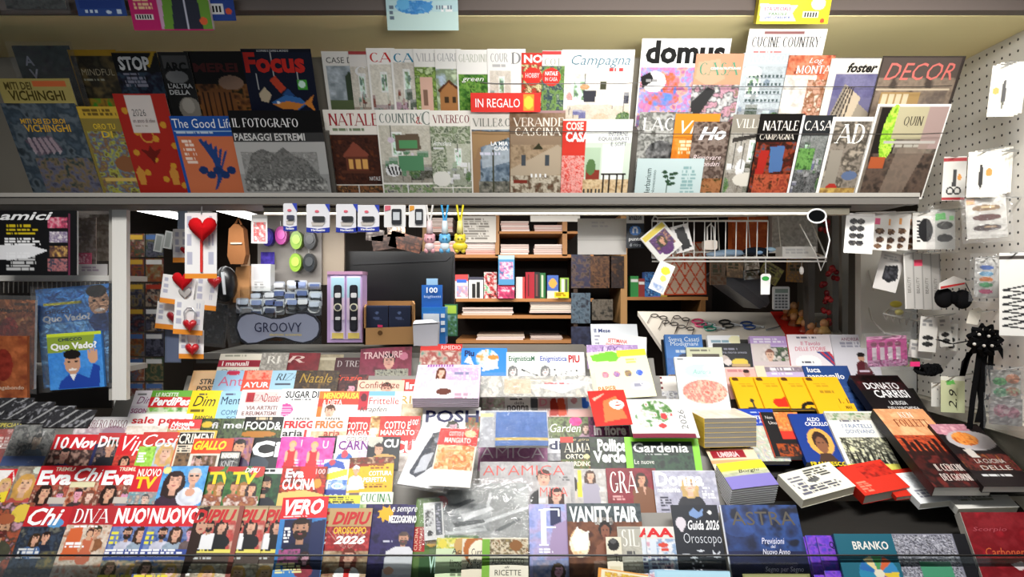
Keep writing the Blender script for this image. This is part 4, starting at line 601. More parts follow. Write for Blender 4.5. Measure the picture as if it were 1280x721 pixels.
r2(700, 586, 60, 'fashion weekly with yellow strokes and a woman in a lilac shirt', 'd0c8c4', [N(0, 0, 60, 60, 'c8c4c0 b5b0ac dcd8d2', 12, 285), R(2, 4, 5, 34, 'e8d43a'), R(2, 30, 11, 34, 'e8d43a'), G('22 2 26 2 26 36 20 36', 'e8d43a'), E(16, 20, 5, 10, '332c2a'), E(16, 34, 4, 6, 'd8c8c0'), P(37, 9, 5, '4a3022', 'd8ab90', 'a8a4b5', 1), G('28 20 46 20 50 56 26 56', 'a5a0b0')], lay=1)
r2(757, 585, 62, 'burgundy fashion weekly with white serif title and woman in a brown suit', '7a1a26', [N(0, 0, 62, 70, '7a1a26 8a2230 6a1420', 20, 287), P(43, 14, 5.5, '3a2014', 'cf9878', '7a4a2a', 1), G('32 28 40 24 50 24 60 30 62 70 30 70', '7a4c2e'), G('44 24 48 24 46 36', 'd0a088'), T('GRA', 4, 4, 38, 33, 'f5eee8', 's'), K(6, 36, 24, 42, 'd8a0a0', 2)], lay=2)
r2(815, 588, 78, 'lavender grey women weekly with a blond woman and white slab title', 'b5b4c4', [N(0, 0, 78, 70, 'b5b4c6 a5a4b8 c5c4d0', 18, 289), R(0, 0, 78, 1, 'eee'), T('Donna', 3, 2, 62, 21, 'f5f5f8', 'B'), T('moderna', 4, 22, 32, 29, 'f5f5f8', 'b'), P(44, 19, 7.5, 'c9a86a', 'e5bda5', '24262e', 1), K(6, 34, 22, 48, '334', 4), K(58, 22, 76, 38, 'f0f0f4', 4), K(6, 50, 20, 62, '445', 3)], lay=3)
AM = lambda c: [N(0, 0, 84, 60, c, 14, 291), T('AMICA', 4, 5, 74, 18, 'd85a52', 't')]
r2(600, 577, 62, 'grey fashion monthly with thin coral title, rear copy of the overlapped pair', 'b5b2b2', AM('b5b2b2 a8a5a5 c0bcbc'), lay=1)
r2(631, 577, 86, 'grey fashion monthly with thin coral title over a short haired woman, front copy', 'b5b2b2', AM('b5b2b2 a8a5a5 c0bcbc')+[P(48, 22, 8, '4a2c1e', 'd8aa92', '333', 0), K(68, 20, 82, 26, '666', 2)], lay=2)
r2(673, 607, 40, 'grey fashion monthly lowest of the coral titled ones, woman with dark bob', 'c0bcba', [P(22, 12, 7, '3a2018', 'dcb09a', '433', 1), T('MICA', 2, 2, 36, 14, 'e0685e', 't'), R(0, 16, 8, 22, 'ddd')], lay=4)
# --- third row
r3(-12, 527, 44, 'film wrapped red magazine with yellow title strip at the far left', 'b5403a', [R(0, 0, 44, 9, '3a3a1a'), N(0, 10, 44, 60, 'c0504a a5453c d8a09a', 9, 301), T('SPECIALI', 12, 2, 40, 7, 'e8d84a', 'b'), K(12, 20, 40, 36, 'f0d8d0', 4)], lay=0, wrap=1)
r3(20, 531, 52, 'film wrapped grey collage magazine with blue lower edge at the far left', '5f605e', [N(0, 0, 52, 60, '6a6c6a 8a8a86 454848 a5a09a', 6, 303), P(34, 20, 6, '333', 'a98', '456', 0), R(0, 40, 52, 52, '3a5a9a')], lay=1, wrap=1)
r3(70, 543, 56, 'red gossip weekly with white numeral like title and a dark crowd', 'd0242c', [N(0, 20, 56, 60, '6a3a34 3a2a2a c9a090', 7, 305), P(20, 26, 6, '222', 'c98', '335', 0), T('10', 4, 3, 20, 19, 'fff', 'b'), T('Nov', 23, 4, 56, 18, 'fff', 'Bi')], lay=1)
r3(124, 541, 34, 'dark blue weekly with cut white letters next to the red numeral titled one', '2a2f58', [R(0, 0, 34, 14, 'c03a3a'), N(4, 12, 34, 50, '2a2a44 6a5a5a 1a1a28 a58878', 7, 307), P(20, 18, 6, '221', 'c9967c', '1a1a22', 0), T('Di', 4, 4, 18, 18, 'fff', 'B'), T('TU', 18, 6, 33, 18, 'ddd', 'B')], lay=2)
r3(152, 543, 40, 'red weekly with tall thin white serif title, third row', 'd8262c', [N(0, 26, 40, 60, 'a52a2a d84a3a 8a3a30', 7, 309), P(14, 34, 5, '2a1a14', 'd9a588', '922', 1), T('Vip', 5, 2, 34, 27, 'fff', 'i')], lay=3)
r3(180, 540, 50, 'weekly with white italic title on red and a blond woman by green panel', 'c83a34', [N(0, 18, 24, 60, '8ac83a a5d85a 6aa82a', 8, 311), R(22, 14, 50, 60, 'b5c4cc'), P(34, 26, 7.5, 'd0a868', 'e0b49c', 'a8b5c0', 1), R(44, 0, 50, 60, 'c9683a'), K(2, 26, 14, 40, 'fff', 4), T('Cosi', 3, 3, 46, 19, 'fff', 'i')], lay=4)
r3(222, 538, 50, 'yellow framed crime weekly with black block title', 'e0b43a', [R(3, 2, 47, 50, 'e8d8c0'), R(4, 3, 46, 18, '1c1a18'), N(6, 28, 50, 50, '5a4a3a 8a6a4a 2a2420', 6, 313), K(6, 20, 24, 28, '333', 3), T('CRIMEN', 5, 4, 45, 17, 'f0e8d8', 'b')], lay=4)
r3(243, 548, 50, 'orange crime weekly with red word outlined in yellow and small portraits', 'd8541e', [R(0, 0, 50, 18, 'd8461e'), R(0, 20, 50, 50, 'e0d8cc'), N(4, 22, 34, 40, '3a2a20 7a5a40 caa', 5, 315), P(12, 28, 4, '221', 'b98', '433', 0), T('GIALLO', 2, 3, 42, 15, 'f8d42a', 'Bi')], lay=5)
r3(288, 547, 30, 'purple crime magazine with a dark haired man looking left', '7a4a7a', [N(0, 0, 30, 50, '8a5a8a a56a5a 5a2a5a', 8, 317), P(14, 12, 7, '221a1a', 'd09a78', '3a2a4a', 0)], lay=4)
r3(276, 564, 26, 'small black film magazine inset before the crime weeklies', '1c1c1e', [R(2, 2, 24, 24, 'c9c5bc'), N(2, 8, 24, 22, '222 555 998', 4, 319), T('NOIR', 3, 3, 23, 9, 'e8e8e4', 'b'), T('KNIT', 4, 12, 20, 20, 'aaa', 'b')], lay=7)
r3(312, 547, 44, 'black cinema magazine with huge white letters Ci', '101216', [R(0, 26, 44, 60, '20242a'), E(16, 34, 14, 10, '3a4450'), T('Ci', 6, 4, 42, 25, 'f5f5f5', 'B')], lay=3)
PK = [N(0, 0, 40, 60, 'e03aa0 e858b0 d82890', 12, 321), body(16, 10, 3.6, 'c8242e', 'e0b090', 'd8b060'), T('U', 26, 4, 33, 14, 'f8d8ec', 'b'), K(22, 28, 38, 40, 'f8d0e8', 3)]
r3(352, 546, 40, 'hot pink women monthly with a blond in red dress, left copy', 'e03aa0', PK, lay=4)
r3(379, 547, 40, 'hot pink women monthly with a blond in red dress, right copy', 'e03aa0', PK, lay=5)
r3(398, 545, 38, 'black and white magazine with bold letters BI beside the pink pair', 'e5e5e5', [R(0, 0, 38, 22, '17181a'), NE(14, 32, 12, 10, 'c5c8cc 8a8e94 eee', 4, 323), T('BI', 5, 5, 22, 20, 'eee', 'B')], lay=3)
r3(422, 544, 48, 'white meat cookery magazine with purple title lettering', 'f2ece8', [E(12, 30, 10, 8, '3a6ab8'), E(12, 24, 4, 5, 'd84a5a'), N(28, 20, 48, 50, 'e8e0e8 c9b5c8', 6, 325), T('GOLOSE', 12, 2, 38, 8, '6a5a5a', ''), T('CARNI', 3, 7, 44, 19, '7a2a8a', 'b')], lay=4)
r3(461, 546, 40, 'dark cooking magazine with bold white letters and a chef tasting', '24262a', [E(8, 4, 10, 9, 'c5c5b8'), P(14, 16, 5.5, '322', 'cf9c80', '222', 0), E(22, 26, 14, 4, 'c9a05a'), T('CU', 20, 3, 38, 14, 'f5f5f5', 'B')], lay=6)
r3(490, 547, 46, 'red kitchen magazine with bold white letters beside the chef one', 'd0262a', [R(0, 20, 46, 60, 'd8d0c8'), N(0, 24, 46, 60, 'e0d8d0 b5a8a0 8a8078', 7, 327), T('CUC', 4, 4, 42, 20, 'fff', 'B')], lay=5)
r3(598, 554, 86, 'pink mauve fashion monthly with thin white title under the blue notebook', 'c58ab0', [N(0, 0, 86, 60, 'c58ab0 b87aa5 d098bc', 16, 329), T('AMICA', 3, 5, 82, 20, 'f5e8f0', 't')], lay=2)
r3(684, 548, 22, 'white house monthly with dark navy letters di', 'e8e8ec', [T('di', 2, 3, 18, 14, '2a2f58', 'b'), N(0, 18, 22, 50, '8a8a90 c5c5c8', 6, 331)], lay=1)
r3(700, 546, 40, 'black gardening magazine with cream serif words on vegetable plots', '1c1f14', [R(0, 0, 16, 7, 'd03a2a'), N(0, 28, 40, 60, '3a4a1a 5a6a2a 8a3a2a', 5, 333), T('e gira', 16, 2, 36, 6, 'cb8', 'i'), T('ALMA', 4, 8, 38, 20, 'efe8d0', 's'), T('ORTO', 6, 22, 28, 28, 'efe8d0', 'b'), E(32, 25, 4, 3, 'e0d89a'), T('GIARDINO', 4, 31, 38, 37, 'efe8d0', 'b')], lay=2)
r3(736, 546, 48, 'gardening magazine with thick white two line title on black', '15171a', [N(0, 0, 48, 60, '1a1c1c 2a3a24 3a3a3a', 7, 335), T('Pollice', 10, 3, 46, 19, 'f5f5f2', 'B'), T('Verde', 4, 18, 44, 33, 'f5f5f2', 'B')], lay=3)
r3(780, 546, 92, 'lime green gardening magazine with white serif style title on dark foliage', '86d42a', [R(8, 6, 84, 60, '16241e'), N(8, 22, 84, 60, '1a2c28 2a4a34 14201c', 8, 337), T('Gardenia', 10, 8, 78, 21, 'f4f4ee', 'b'), K(24, 23, 64, 25, 'ccc', 1), T('Le nuove', 10, 30, 34, 36, 'e8e8e0', ''), R(84, 0, 92, 60, '86d42a')], lay=4, th=.008)
# --- fourth row
r4(98, 521, 78, 'white gourmet magazine with dark condensed serif title at left of row', 'ece8e8', [N(0, 14, 78, 40, 'd8c8cc b5a0a8 e8e0e0', 9, 341), E(50, 20, 14, 8, 'a58a98'), T('GAMBERO ROSSO', 6, 4, 64, 15, '6a2a3a', 's')], lay=1)
r4(164, 517, 78, 'white recipe magazine with soft red lowercase title', 'f4f0ec', [N(0, 16, 78, 40, 'f0e8e0 d8c8b8', 8, 343), T('sale pepe', 4, 4, 74, 16, 'c8242e', 'b')], lay=2)
r4(213, 524, 40, 'red and white recipe weekly small issue in front of lowercase titled one', 'e8e0d8', [R(0, 0, 40, 12, 'd83a3a'), N(0, 12, 40, 40, 'd8b59a c8a080 8ab060', 5, 345), T('Novella', 3, 3, 32, 9, 'fff', 'Bi'), T('CUCINA', 3, 9, 28, 14, 'fff', 'b')], lay=4)
r4(243, 523, 46, 'dark food magazine with green salad, left of the grey leaf titled one', '1e241c', [N(0, 0, 46, 40, '2a3a20 4a5a2a 1a1e18 6a7a3a', 6, 347), E(18, 8, 7, 4, 'd8b83a'), T('fi', 24, 5, 32, 13, 'ccc', 'b')], lay=3)
r4(278, 523, 44, 'dark grey magazine with pale letters mel and greenery', '2c302c', [N(0, 0, 44, 40, '3a3f3a 5a6a4a 24282a', 7, 349), T('mel', 4, 4, 30, 13, 'ddd', 'b')], lay=4)
r4(307, 521, 50, 'black food magazine with white capitals and gold arc', '15130f', [N(0, 14, 50, 40, '2a2a18 4a5a2a 15130f', 6, 351), E(20, 22, 22, 4, 'b5762a'), K(14, 1, 42, 5, 'cb9', 1), T('FOOD&', 3, 6, 47, 17, 'f2f2ee', 'b')], lay=5)
r4(354, 521, 48, 'white air fryer magazine with red title word and black second word', 'f5f2ee', [T('TANTE', 12, 1, 34, 4, '333', 'b'), T('FRIGG', 3, 5, 40, 15, 'd0242c', 'B'), T('aria', 3, 17, 28, 25, '222', 'b'), R(30, 16, 33, 30, 'c22')], lay=5)
r4(392, 521, 44, 'pale air fryer magazine with orange title word', 'f2e8e0', [T('TANTE', 14, 1, 34, 4, '333', 'b'), T('FRIGG', 4, 5, 38, 15, 'e0722e', 'B'), N(0, 18, 44, 40, 'e8c8a8 d8a878', 6, 353), T('aria', 16, 17, 36, 25, 'a43', 'b')], lay=6)
CM = lambda: [R(0, 0, 60, 30, 'cf2a26'), N(0, 0, 20, 30, 'b8241f d83a2e', 7, 355), T('COTTO E', 18, 7, 50, 17, 'f8f0e8', 'b'), T('MANGIATO', 14, 18, 56, 25, 'f8f0e8', 'b')]
r4(417, 521, 52, 'red cookery magazine with white two line title, left one of two', 'cf2a26', CM(), lay=4)
r4(464, 520, 62, 'red cookery magazine with white two line title and plated food, right one of two', 'cf2a26', CM()+[N(0, 0, 12, 30, '8a4a20 c9a060 e8d8b0', 5, 357), E(5, 20, 6, 5, 'e8e0c8'), T("100'", 50, 4, 60, 12, 'fdd', 'b')], lay=5)
r4(685, 521, 58, 'garden magazine with italic white title over pink blooms', '4a4a34', [N(0, 0, 58, 40, '5a5a3a 7a8a5a 3a3a2a', 6, 361), NE(34, 6, 8, 6, 'd0287a e04a98', 4, 362), P(46, 14, 4, '543', 'dba', 'a89', 1), T('Garden', 2, 9, 40, 20, 'f5f2ea', 'i')], lay=1)
r4(735, 521, 50, 'magenta flower home magazine with thick white lowercase title', '6a3a58', [N(0, 0, 50, 40, '5a3a5a 8a3a6a 3a2a3a b55a90', 6, 363), T('la casa', 12, 3, 42, 9, 'f5eef0', 'b'), T('in fiore', 6, 10, 46, 24, 'f5eef0', 'B')], lay=2)
PO = sheet(fr(R4, 529, 509, 72, None, 0, 3), 'f2f2f0', [R(0, 0, 72, 100, 'f0eeec'), T('POSH', 4, 4, 70, 20, '1f2358', 'b'), P(38, 26, 6, '332', 'c9a', '644', 1), N(54, 12, 72, 40, '8a3a24 5a6a3a c05a3a', 5, 365)], 'magazine', 'white lifestyle magazine with spaced navy capitals behind the plastic packs', 'magazine', 'magazines in the fourth row of the rack')
# --- fifth row
r5(170, 488, 44, 'pale slimming magazine at left end with thin purple title', 'eee8ee', [K(4, 4, 20, 7, '777', 1), T('Dim', 6, 8, 26, 17, '8a4a78', 'i'), R(0, 20, 44, 30, 'e0d8e0'), T('SGON', 2, 23, 22, 29, 'a04a78', 'b')], lay=0)
r5(191, 488, 60, 'green diet recipe magazine with red band title', '6ab03a', [R(0, 8, 60, 22, 'd8262e'), N(0, 22, 60, 50, '7ac04a d8e8c8 4a8a2a', 8, 371), T('LE RICETTE', 6, 3, 34, 8, 'f2f8ea', 'b'), T('PerdiPeso', 3, 9, 58, 20, 'fff', 'Bi'), R(0, 28, 60, 31, 'eef5e0')], lay=1)
r5(241, 488, 38, 'bright yellow slimming magazine with dark italic title', 'f5d81e', [K(10, 4, 24, 7, '554', 1), T('Dim', 5, 7, 32, 20, '3a3418', 'i'), K(4, 24, 28, 29, '6a5a10', 1), T('LA PANCIA', 3, 32, 34, 36, '443', 'b')], lay=2)
r5(277, 489, 40, 'light blue mind magazine with dark title beside the yellow one', 'a5d4e8', [K(6, 3, 24, 6, '557', 1), T('Ment', 3, 7, 27, 17, '2a3a5a', ''), T('COME', 6, 24, 28, 30, '3a5a8a', ''), T('SO', 14, 32, 26, 36, '3a5a8a', '')], lay=3)
r5(303, 487, 58, 'white and pink health magazine with framed red letters', 'efe2e0', [R(6, 3, 46, 17, 'e8cfcb'), R(7, 4, 17, 16, 'b52a34'), T('RIZA', 9, 7, 30, 15, '9a2a34', 's'), T('Dossier', 30, 5, 50, 16, 'a52a34', ''), T('VIA ARTRITI', 10, 21, 48, 26, '8a6a6a', 'b'), T('E REUMATISMI', 6, 28, 48, 33, '8a6a6a', 'b')], lay=4)
r5(353, 486, 60, 'white sugar diet magazine with black title and pink seal', 'f8f6f6', [T('SUGAR DIET', 6, 3, 58, 12, '222', 'b'), K(14, 13, 48, 17, '777', 1), E(9, 27, 9, 8, 'd84a9a'), *[R(2, 23+k*3, 16, 24+k*3, 'f5c8e0') for k in range(4)], R(26, 20, 56, 40, 'e5e8f0')], lay=4)
r5(400, 489, 54, 'orange women health magazine with yellow title and a surprised face', 'f07a28', [R(0, 10, 54, 20, 'e0402a'), R(6, 18, 54, 50, 'f5e8e4'), P(16, 26, 6, '532', 'e0b098', 'e8c', 0), T('MENOPAUSA', 6, 2, 50, 10, 'fbe24a', 'b'), T('& DIETA', 6, 11, 30, 18, 'f8e0d8', 'b')], lay=5)
r5(450, 489, 54, 'white fried sweets magazine with red title and script second line', 'f4eee8', [R(0, 0, 12, 24, 'c02a3a'), R(12, 0, 44, 6, '7ab8d8'), T('Frittelle', 13, 8, 50, 17, 'c8363a', ''), T('Krapfen', 3, 20, 36, 28, '444', 'i'), E(6, 8, 4, 5, '5a1a24')], lay=6)
r5(496, 489, 40, 'cream rice recipe magazine with gold letters at right of fried sweets', 'f2ead8', [N(0, 16, 40, 50, 'e8dcc0 d0b890', 7, 375), T('RIC', 6, 6, 32, 16, 'c9a03a', '')], lay=5)
r5(603, 496, 34, 'white magazine with faded pink and green flowers behind the grey bag', 'f0eee8', [N(0, 0, 34, 30, 'f2f0ea c8d0b5 e0b5c0 9aa88a', 5, 377)], lay=0)
r5(631, 494, 46, 'white recipes magazine titled with black serif letters on grandma cooking', 'f2ece8', [R(32, 2, 46, 30, '55565a'), K(6, 4, 28, 8, '433', 1), T('della', 12, 8, 24, 12, '433', ''), T('nonna', 3, 13, 30, 20, '433', 'b')], lay=1)
r5(672, 495, 44, 'pale fashion magazine with two women in red draped dresses', 'e0ccc8', [R(0, 0, 44, 40, 'd8b5b0'), G('16 4 22 2 28 24 14 26', 'b5301f'), G('24 4 32 0 36 24 26 26', 'd8502e'), T('D', 2, 3, 12, 13, 'e08a9a', 'b')], lay=2)
r5(709, 492, 34, 'white magazine with tall blue letter beside the red booklet', 'f2f2f4', [R(18, 0, 23, 18, '2a6ad8'), E(22, 14, 5, 5, '2a6ad8'), E(8, 9, 4, 4, 'e0a0a8'), R(0, 20, 34, 30, 'e8b8b0')], lay=3)
# --- sixth row
r6(242, 463, 46, 'peach stress magazine with dark heading at left of sixth row', 'f0c08a', [R(4, 2, 46, 20, 'f2c898'), T('STRESS', 12, 11, 40, 18, '3a3a3a', 'b'), T('POST', 10, 20, 34, 26, '3a3a3a', 'b')], lay=0)
r6(271, 463, 44, 'sky blue health magazine with pink bottom title', 'a8d0ec', [E(22, 3, 8, 3, 'd83a5a'), T('Ant', 6, 8, 36, 20, 'd87a9a', ''), T('RIZA', 14, 2, 30, 6, 'd83a5a', 'b')], lay=1)
r6(306, 463, 44, 'coral ayurveda magazine with white bold word', 'ea5a44', [N(4, 0, 40, 12, 'f07a5a f5a088 e84a3a', 6, 381), T('AYUR', 3, 15, 34, 22, 'fff', 'b')], lay=2)
r6(341, 463, 42, 'pale blue psychosomatic magazine with black serif letters', 'a5cce0', [R(6, 16, 26, 19, '445'), T('RIZA', 6, 4, 34, 13, '3a4a5a', 'si')], lay=3)
r6(371, 463, 54, 'dark brown gift magazine with gold stitched lettering', '3a2c1e', [N(0, 0, 54, 30, '4a3620 2e2218 6a5028', 5, 383), T('Natale', 6, 4, 46, 16, 'a8862e', 'i')], lay=4)
r6(413, 468, 48, 'dark red women magazine with orange italic title', '4a2226', [N(0, 0, 48, 30, '5a2a2a 3a1a1e 7a3a34', 7, 385), T('Grazie', 4, 1, 40, 8, 'd8482e', 'i'), P(28, 18, 5, '322', 'd9a', '522', 1)], lay=3)
r6(448, 475, 58, 'salmon pink weekly with serif title in dark red', 'eec8b0', [P(36, 12, 6, '321', 'dba890', 'e8c8b8', 0), T('Confidenze', 2, 2, 52, 11, '8a4038', '')], lay=5)
r6(502, 474, 34, 'red weekly with bold white serif letters Int', 'c8362e', [T('Int', 6, 4, 28, 13, 'fff', 'B'), N(0, 16, 34, 30, 'b5302a d8584a', 6, 387)], lay=4)
# --- topmost row
r7(276, 442, 58, 'white manual with dark red band at left end of topmost row', 'ded8c8', [K(6, 2, 44, 5, '998', 1), R(0, 8, 54, 17, 'a5243a'), T('I manuali', 5, 10, 38, 16, 'f5e8e4', 'b'), R(38, 9, 54, 16, '8a2030'), T('Oggi e qui', 6, 20, 50, 25, '444', '')], lay=2)
r7(328, 441, 34, 'silver grey journal with pale lettering next to the red titled one', '9a968e', [N(0, 0, 34, 30, 'a5a198 85817a b5b1a8', 5, 391), T('RI', 8, 4, 24, 14, 'd5d2c8', 's')], lay=3)
r7(355, 441, 46, 'dark red journal with thin pale italic title, topmost row', '7a2028', [N(0, 0, 46, 30, '7a2028 621820', 9, 393), T('Riza', 4, 4, 28, 13, 'c9b0a8', 'si')], lay=2)
r7(394, 443, 36, 'olive beige journal between dark red and maroon ones', '948a70', [N(0, 0, 36, 30, '9a9078 857a62', 7, 395), R(4, 4, 30, 7, 'b5ac94')], lay=1)
r7(420, 447, 38, 'maroon book with grey letters before the portrait one', '3f1a22', [T('D TRE', 3, 4, 30, 12, 'a59a9a', 's')], lay=2)
r7(451, 436, 64, 'maroon wellness magazine with dark haired woman and pale round seal', '6a2233', [N(0, 0, 64, 50, '6a2233 7a2a40 521a28', 14, 397), P(36, 18, 7, '1c1212', 'c09080', '3a1a24', 0), E(54, 12, 5.5, 5, 'b56a80'), N(20, 28, 60, 50, '2a2020 998 555', 3, 398), T('TRANSURF', 4, 5, 52, 14, 'c9a5a5', 'b')], lay=4, roll=-3)
r7(526, 430, 52, 'magazine with red top band, teal eyes and blurred portrait by the puzzle issue', 'c9c0b8', [R(0, 0, 52, 8, 'd83a34'), N(0, 8, 52, 50, '6a9a8a c5a598 a5504a e0ccc0', 9, 401), T('RIMEDIO', 26, 2, 50, 7, 'f5e0dc', '')], lay=2)
r7(577, 435, 57, 'blue puzzle magazine with a cartoon bird and orange fish', '2a8ae0', [NE(32, 14, 14, 12, 'f2a03a f5f0e8 5ab8f0', 5, 403), G('10 8 16 22 4 18', 'e8f0f5'), G('26 30 34 12 44 8 46 26', 'f0f0ea'), E(40, 12, 7, 3, 'f0923a'), E(10, 32, 8, 8, 'f0d83a'), G('4 26 14 20 12 32', 'e04a3a'), T('Piu', 4, 3, 16, 11, '1a2a6a', 'B')], lay=3)
EN = lambda t, c, w: [R(2, 2, w-2, 60, 'f4f6f2'), T(t, 4, 5, w-14, 14, c, 'b'), *[R(20+(k*13) % (w-26), 22+(k*5) % 9, 22+(k*13) % (w-26), 23.6+(k*5) % 9, '222') for k in range(9)], P(9, 24, 4.5, '777', 'e8e0dc', 'bbb', 1)]
r7(632, 440, 50, 'puzzle magazine with green title beside the red and blue titled one', 'cfe0cc', EN('EnigmisticaM', '2f6a48', 50), lay=3)
r7(672, 440, 58, 'puzzle magazine with blue and bold red title words', 'f0f0f2', EN('Enigmistica', '4a5ab0', 58)[:1]+[T('Enigmistica', 3, 5, 36, 14, '4a5ab0', 'b'), T('PIU', 38, 4, 52, 14, 'c0202a', 'B')]+EN('x', '111', 58)[2:], lay=4)
# --- packs lying over the rows
BS = plane(457, 2.26, 60)
for i in range(5):
    sheet(below(fr(BS, 523, 456, 78, 42, 0, 6), i*.0075), 'e0d0e0', [N(0, 0, 78, 60, 'e8dce8 d8c4dc f0e8f0', 12, 411), P(30, 10, 4.5, '6a3a28', 'e0b4a0', 'f2eef2', 1), G('16 24 26 18 40 20 48 30 46 42 18 40', 'f2eef4'), E(36, 34, 9, 4, '6a4038'), N(36, 4, 76, 20, 'e0c8e0 c9a8d0 f0e0f0', 5, 412), K(46, 10, 72, 14, '88a', 1), T('IIIIIIIIII', 12, 0, 44, 3, 'a05aa8', 'b'), K(50, 36, 76, 44, 'b9a', 2)] if i == 0 else [], 'magazine', 'lilac beauty magazine with a seated brunette, top of its stack' if i == 0 else 'lilac beauty magazine in the stack beneath the seated brunette copy', 'magazine', 'stacked beauty magazines', th=.007, page='d8d0d8')
PP = plane(480, 2.2, 57)
m(PP, 601, 470, 138, 'clear plastic packet with a pale booklet lying across the fifth row', 'd0ccc6', [N(0, 0, 138, 30, 'c5c5c0 e0dcd4 a8a8a4 d8d0c0', 9, 415), G('66 12 110 4 136 8 100 22', 'dde4ea'), K(78, 8, 120, 12, 'c66', 2), N(30, 4, 62, 22, 'c9b8a0 e0d0b8', 5, 416)], h=26, lay=3, wrap=1, name='wrapped_booklet', cat='booklet', th=.003)
m(PP, 528, 530, 54, 'white packaged black handheld gadget leaning on the cookery magazine', 'e8e8ec', [G('18 10 32 4 40 12 34 50 18 66 8 62', '3a3f4a'), E(27, 18, 9, 9, '22262e'), E(27, 18, 4, 4, '8a90a0'), G('16 40 28 34 26 56 14 62', 'c5c8d0'), K(34, 30, 50, 60, 'bbc', 6)], h=76, roll=11, lay=10, wrap=1, name='packaged_gadget', cat='package', th=.006)
m(PP, 551, 535, 48, 'film wrapped cookery magazine with pasta photo in front of navy titled one', 'e8ded0', [R(0, 0, 48, 22, 'd8342e'), E(38, 6, 7, 5, 'f0c89a'), N(2, 22, 46, 52, 'd89a5a c8783a f0d8a8 a8502a', 6, 418), E(24, 38, 20, 11, 'e0a868'), NE(24, 38, 15, 8, 'e8b870 c8743a f0d8a0', 4, 419), R(0, 54, 48, 74, 'e8e4e0'), T('COTTO E', 12, 4, 30, 10, 'f8f0e8', 'b'), T('MANGIATO', 8, 12, 40, 19, 'f8f0e8', 'b'), T('secondo', 6, 52, 42, 60, 'fff', 'i')], h=72, lay=14, roll=4, wrap=1)
m(PP, 601, 513, 83, 'blue hardback notebook with gold band in a clear grey bag', 'b5b8bc', [N(0, 0, 83, 46, 'b8bac0 a8aab0 c5c8cc', 12, 421), R(0, 4, 16, 8, 'd8d49a')], h=46, lay=10, name='grey_bag', cat='bag', th=.001)
m(PP, 620, 515, 63, 'blue cloth notebook with a gold strip near its lower edge, held in the grey bag', '4a70b0', [N(0, 0, 63, 42, '4a70b0 426aa8 5278b8', 8, 422), N(2, 2, 63, 14, '5a80bc 4a70b0 8aa5d0', 3, 423, .5), R(0, 32, 63, 36, 'c9b060')], h=42, lay=13, name='notebook', cat='notebook', th=.01, wrap=1)
m(PP, 734, 489, 46, 'red booklet with a looping white script over an orange shape', 'd8342e', [G('16 14 34 8 40 36 12 40', 'f07a4a'), E(32, 19, 9, 6, 'f5e8e0'), E(32, 19, 6, 4, 'e04a34'), G('4 10 20 4 18 6 6 13', 'f5b5a0'), T('e', 26, 13, 38, 24, 'f8f0e8', 'bi')], h=44, lay=6, roll=-4, name='booklet', cat='booklet')
m(PP, 782, 499, 78, 'white wall calendar with green and red leaf painting and sideways year', 'e9e9e6', [NE(34, 16, 20, 14, '4a7a3a 7a9a6a e9e9e6 c04a4a', 4, 425), NE(20, 26, 14, 10, '5a8a4a e9e9e6 b5c8a8', 4, 426), E(42, 22, 4, 4, 'c8484a'), E(38, 34, 5, 3, 'c8484a'), R(0, 43, 78, 48, '7a2438'), R(74, 0, 78, 48, 'd0d0cc'), T('2026', 60, 14, 68, 38, '777', 'r')], h=48, lay=6, name='calendar', cat='calendar')
m(plane(443, 2.3, 40), 733, 441, 74, 'yellow and white children magazine with animal stickers and green heading', 'faf6c8', [G('4 4 30 0 44 6 34 14 6 12', '7ac83a'), R(38, 0, 74, 8, 'f5e83a'), *[NE(18+k*14, 30, 4.5, 4, c, 3, 430+k) for k, c in enumerate(('e0a0b0 c87a8a', '8a6ab8 d8a0a0', '4a4a8a a58a5a', '3a5ad8 8ab0e8'))], T('PAPIER', 6, 44, 28, 50, 'c86a3a', 'b'), E(58, 46, 12, 5, 'fff'), K(50, 43, 66, 48, '99a', 2), K(44, 12, 66, 18, 'e0d06a', 2)], h=60, lay=4, roll=-5)
m(plane(415, 2.42, 30), 733, 431, 64, 'lilac patterned magazine behind the yellow children one', 'c8a8d8', [N(0, 0, 64, 30, 'c8a8d8 a888c0 e0d0e8', 4, 435), T('LEY', 18, 2, 40, 9, '7a5a98', 'i')], h=30, lay=2)
m(plane(415, 2.44, 30), 738, 405, 58, 'white newspaper with blue headline at the back of the pile', 'e8ecf0', [K(4, 14, 54, 40, '99a', 6), T('Il Mese', 4, 6, 24, 11, '2a3a78', 'b')], h=44, lay=0, name='newspaper', cat='newspaper')
m(plane(415, 2.43, 30), 750, 416, 58, 'white newspaper with red headline on top of the blue headlined one', 'f4f0ec', [K(24, 14, 54, 40, 'aaa', 6), T('SETTIMANA', 10, 6, 34, 11, 'd03a34', 'b'), T('ENIGMISTICA', 8, 12, 32, 17, 'd03a34', 'b')], h=44, lay=1.6, roll=6, name='newspaper', cat='newspaper')
m(R7, 795, 470, 60, 'cream paper with dark red letters partly hidden by the recipe cookbook', 'eee8e0', [T('TE', 17, 1, 32, 17, '7a2a30', 'b'), N(20, 20, 60, 30, '555 eee 99a', 4, 438)], lay=4, name='leaflet', cat='leaflet')
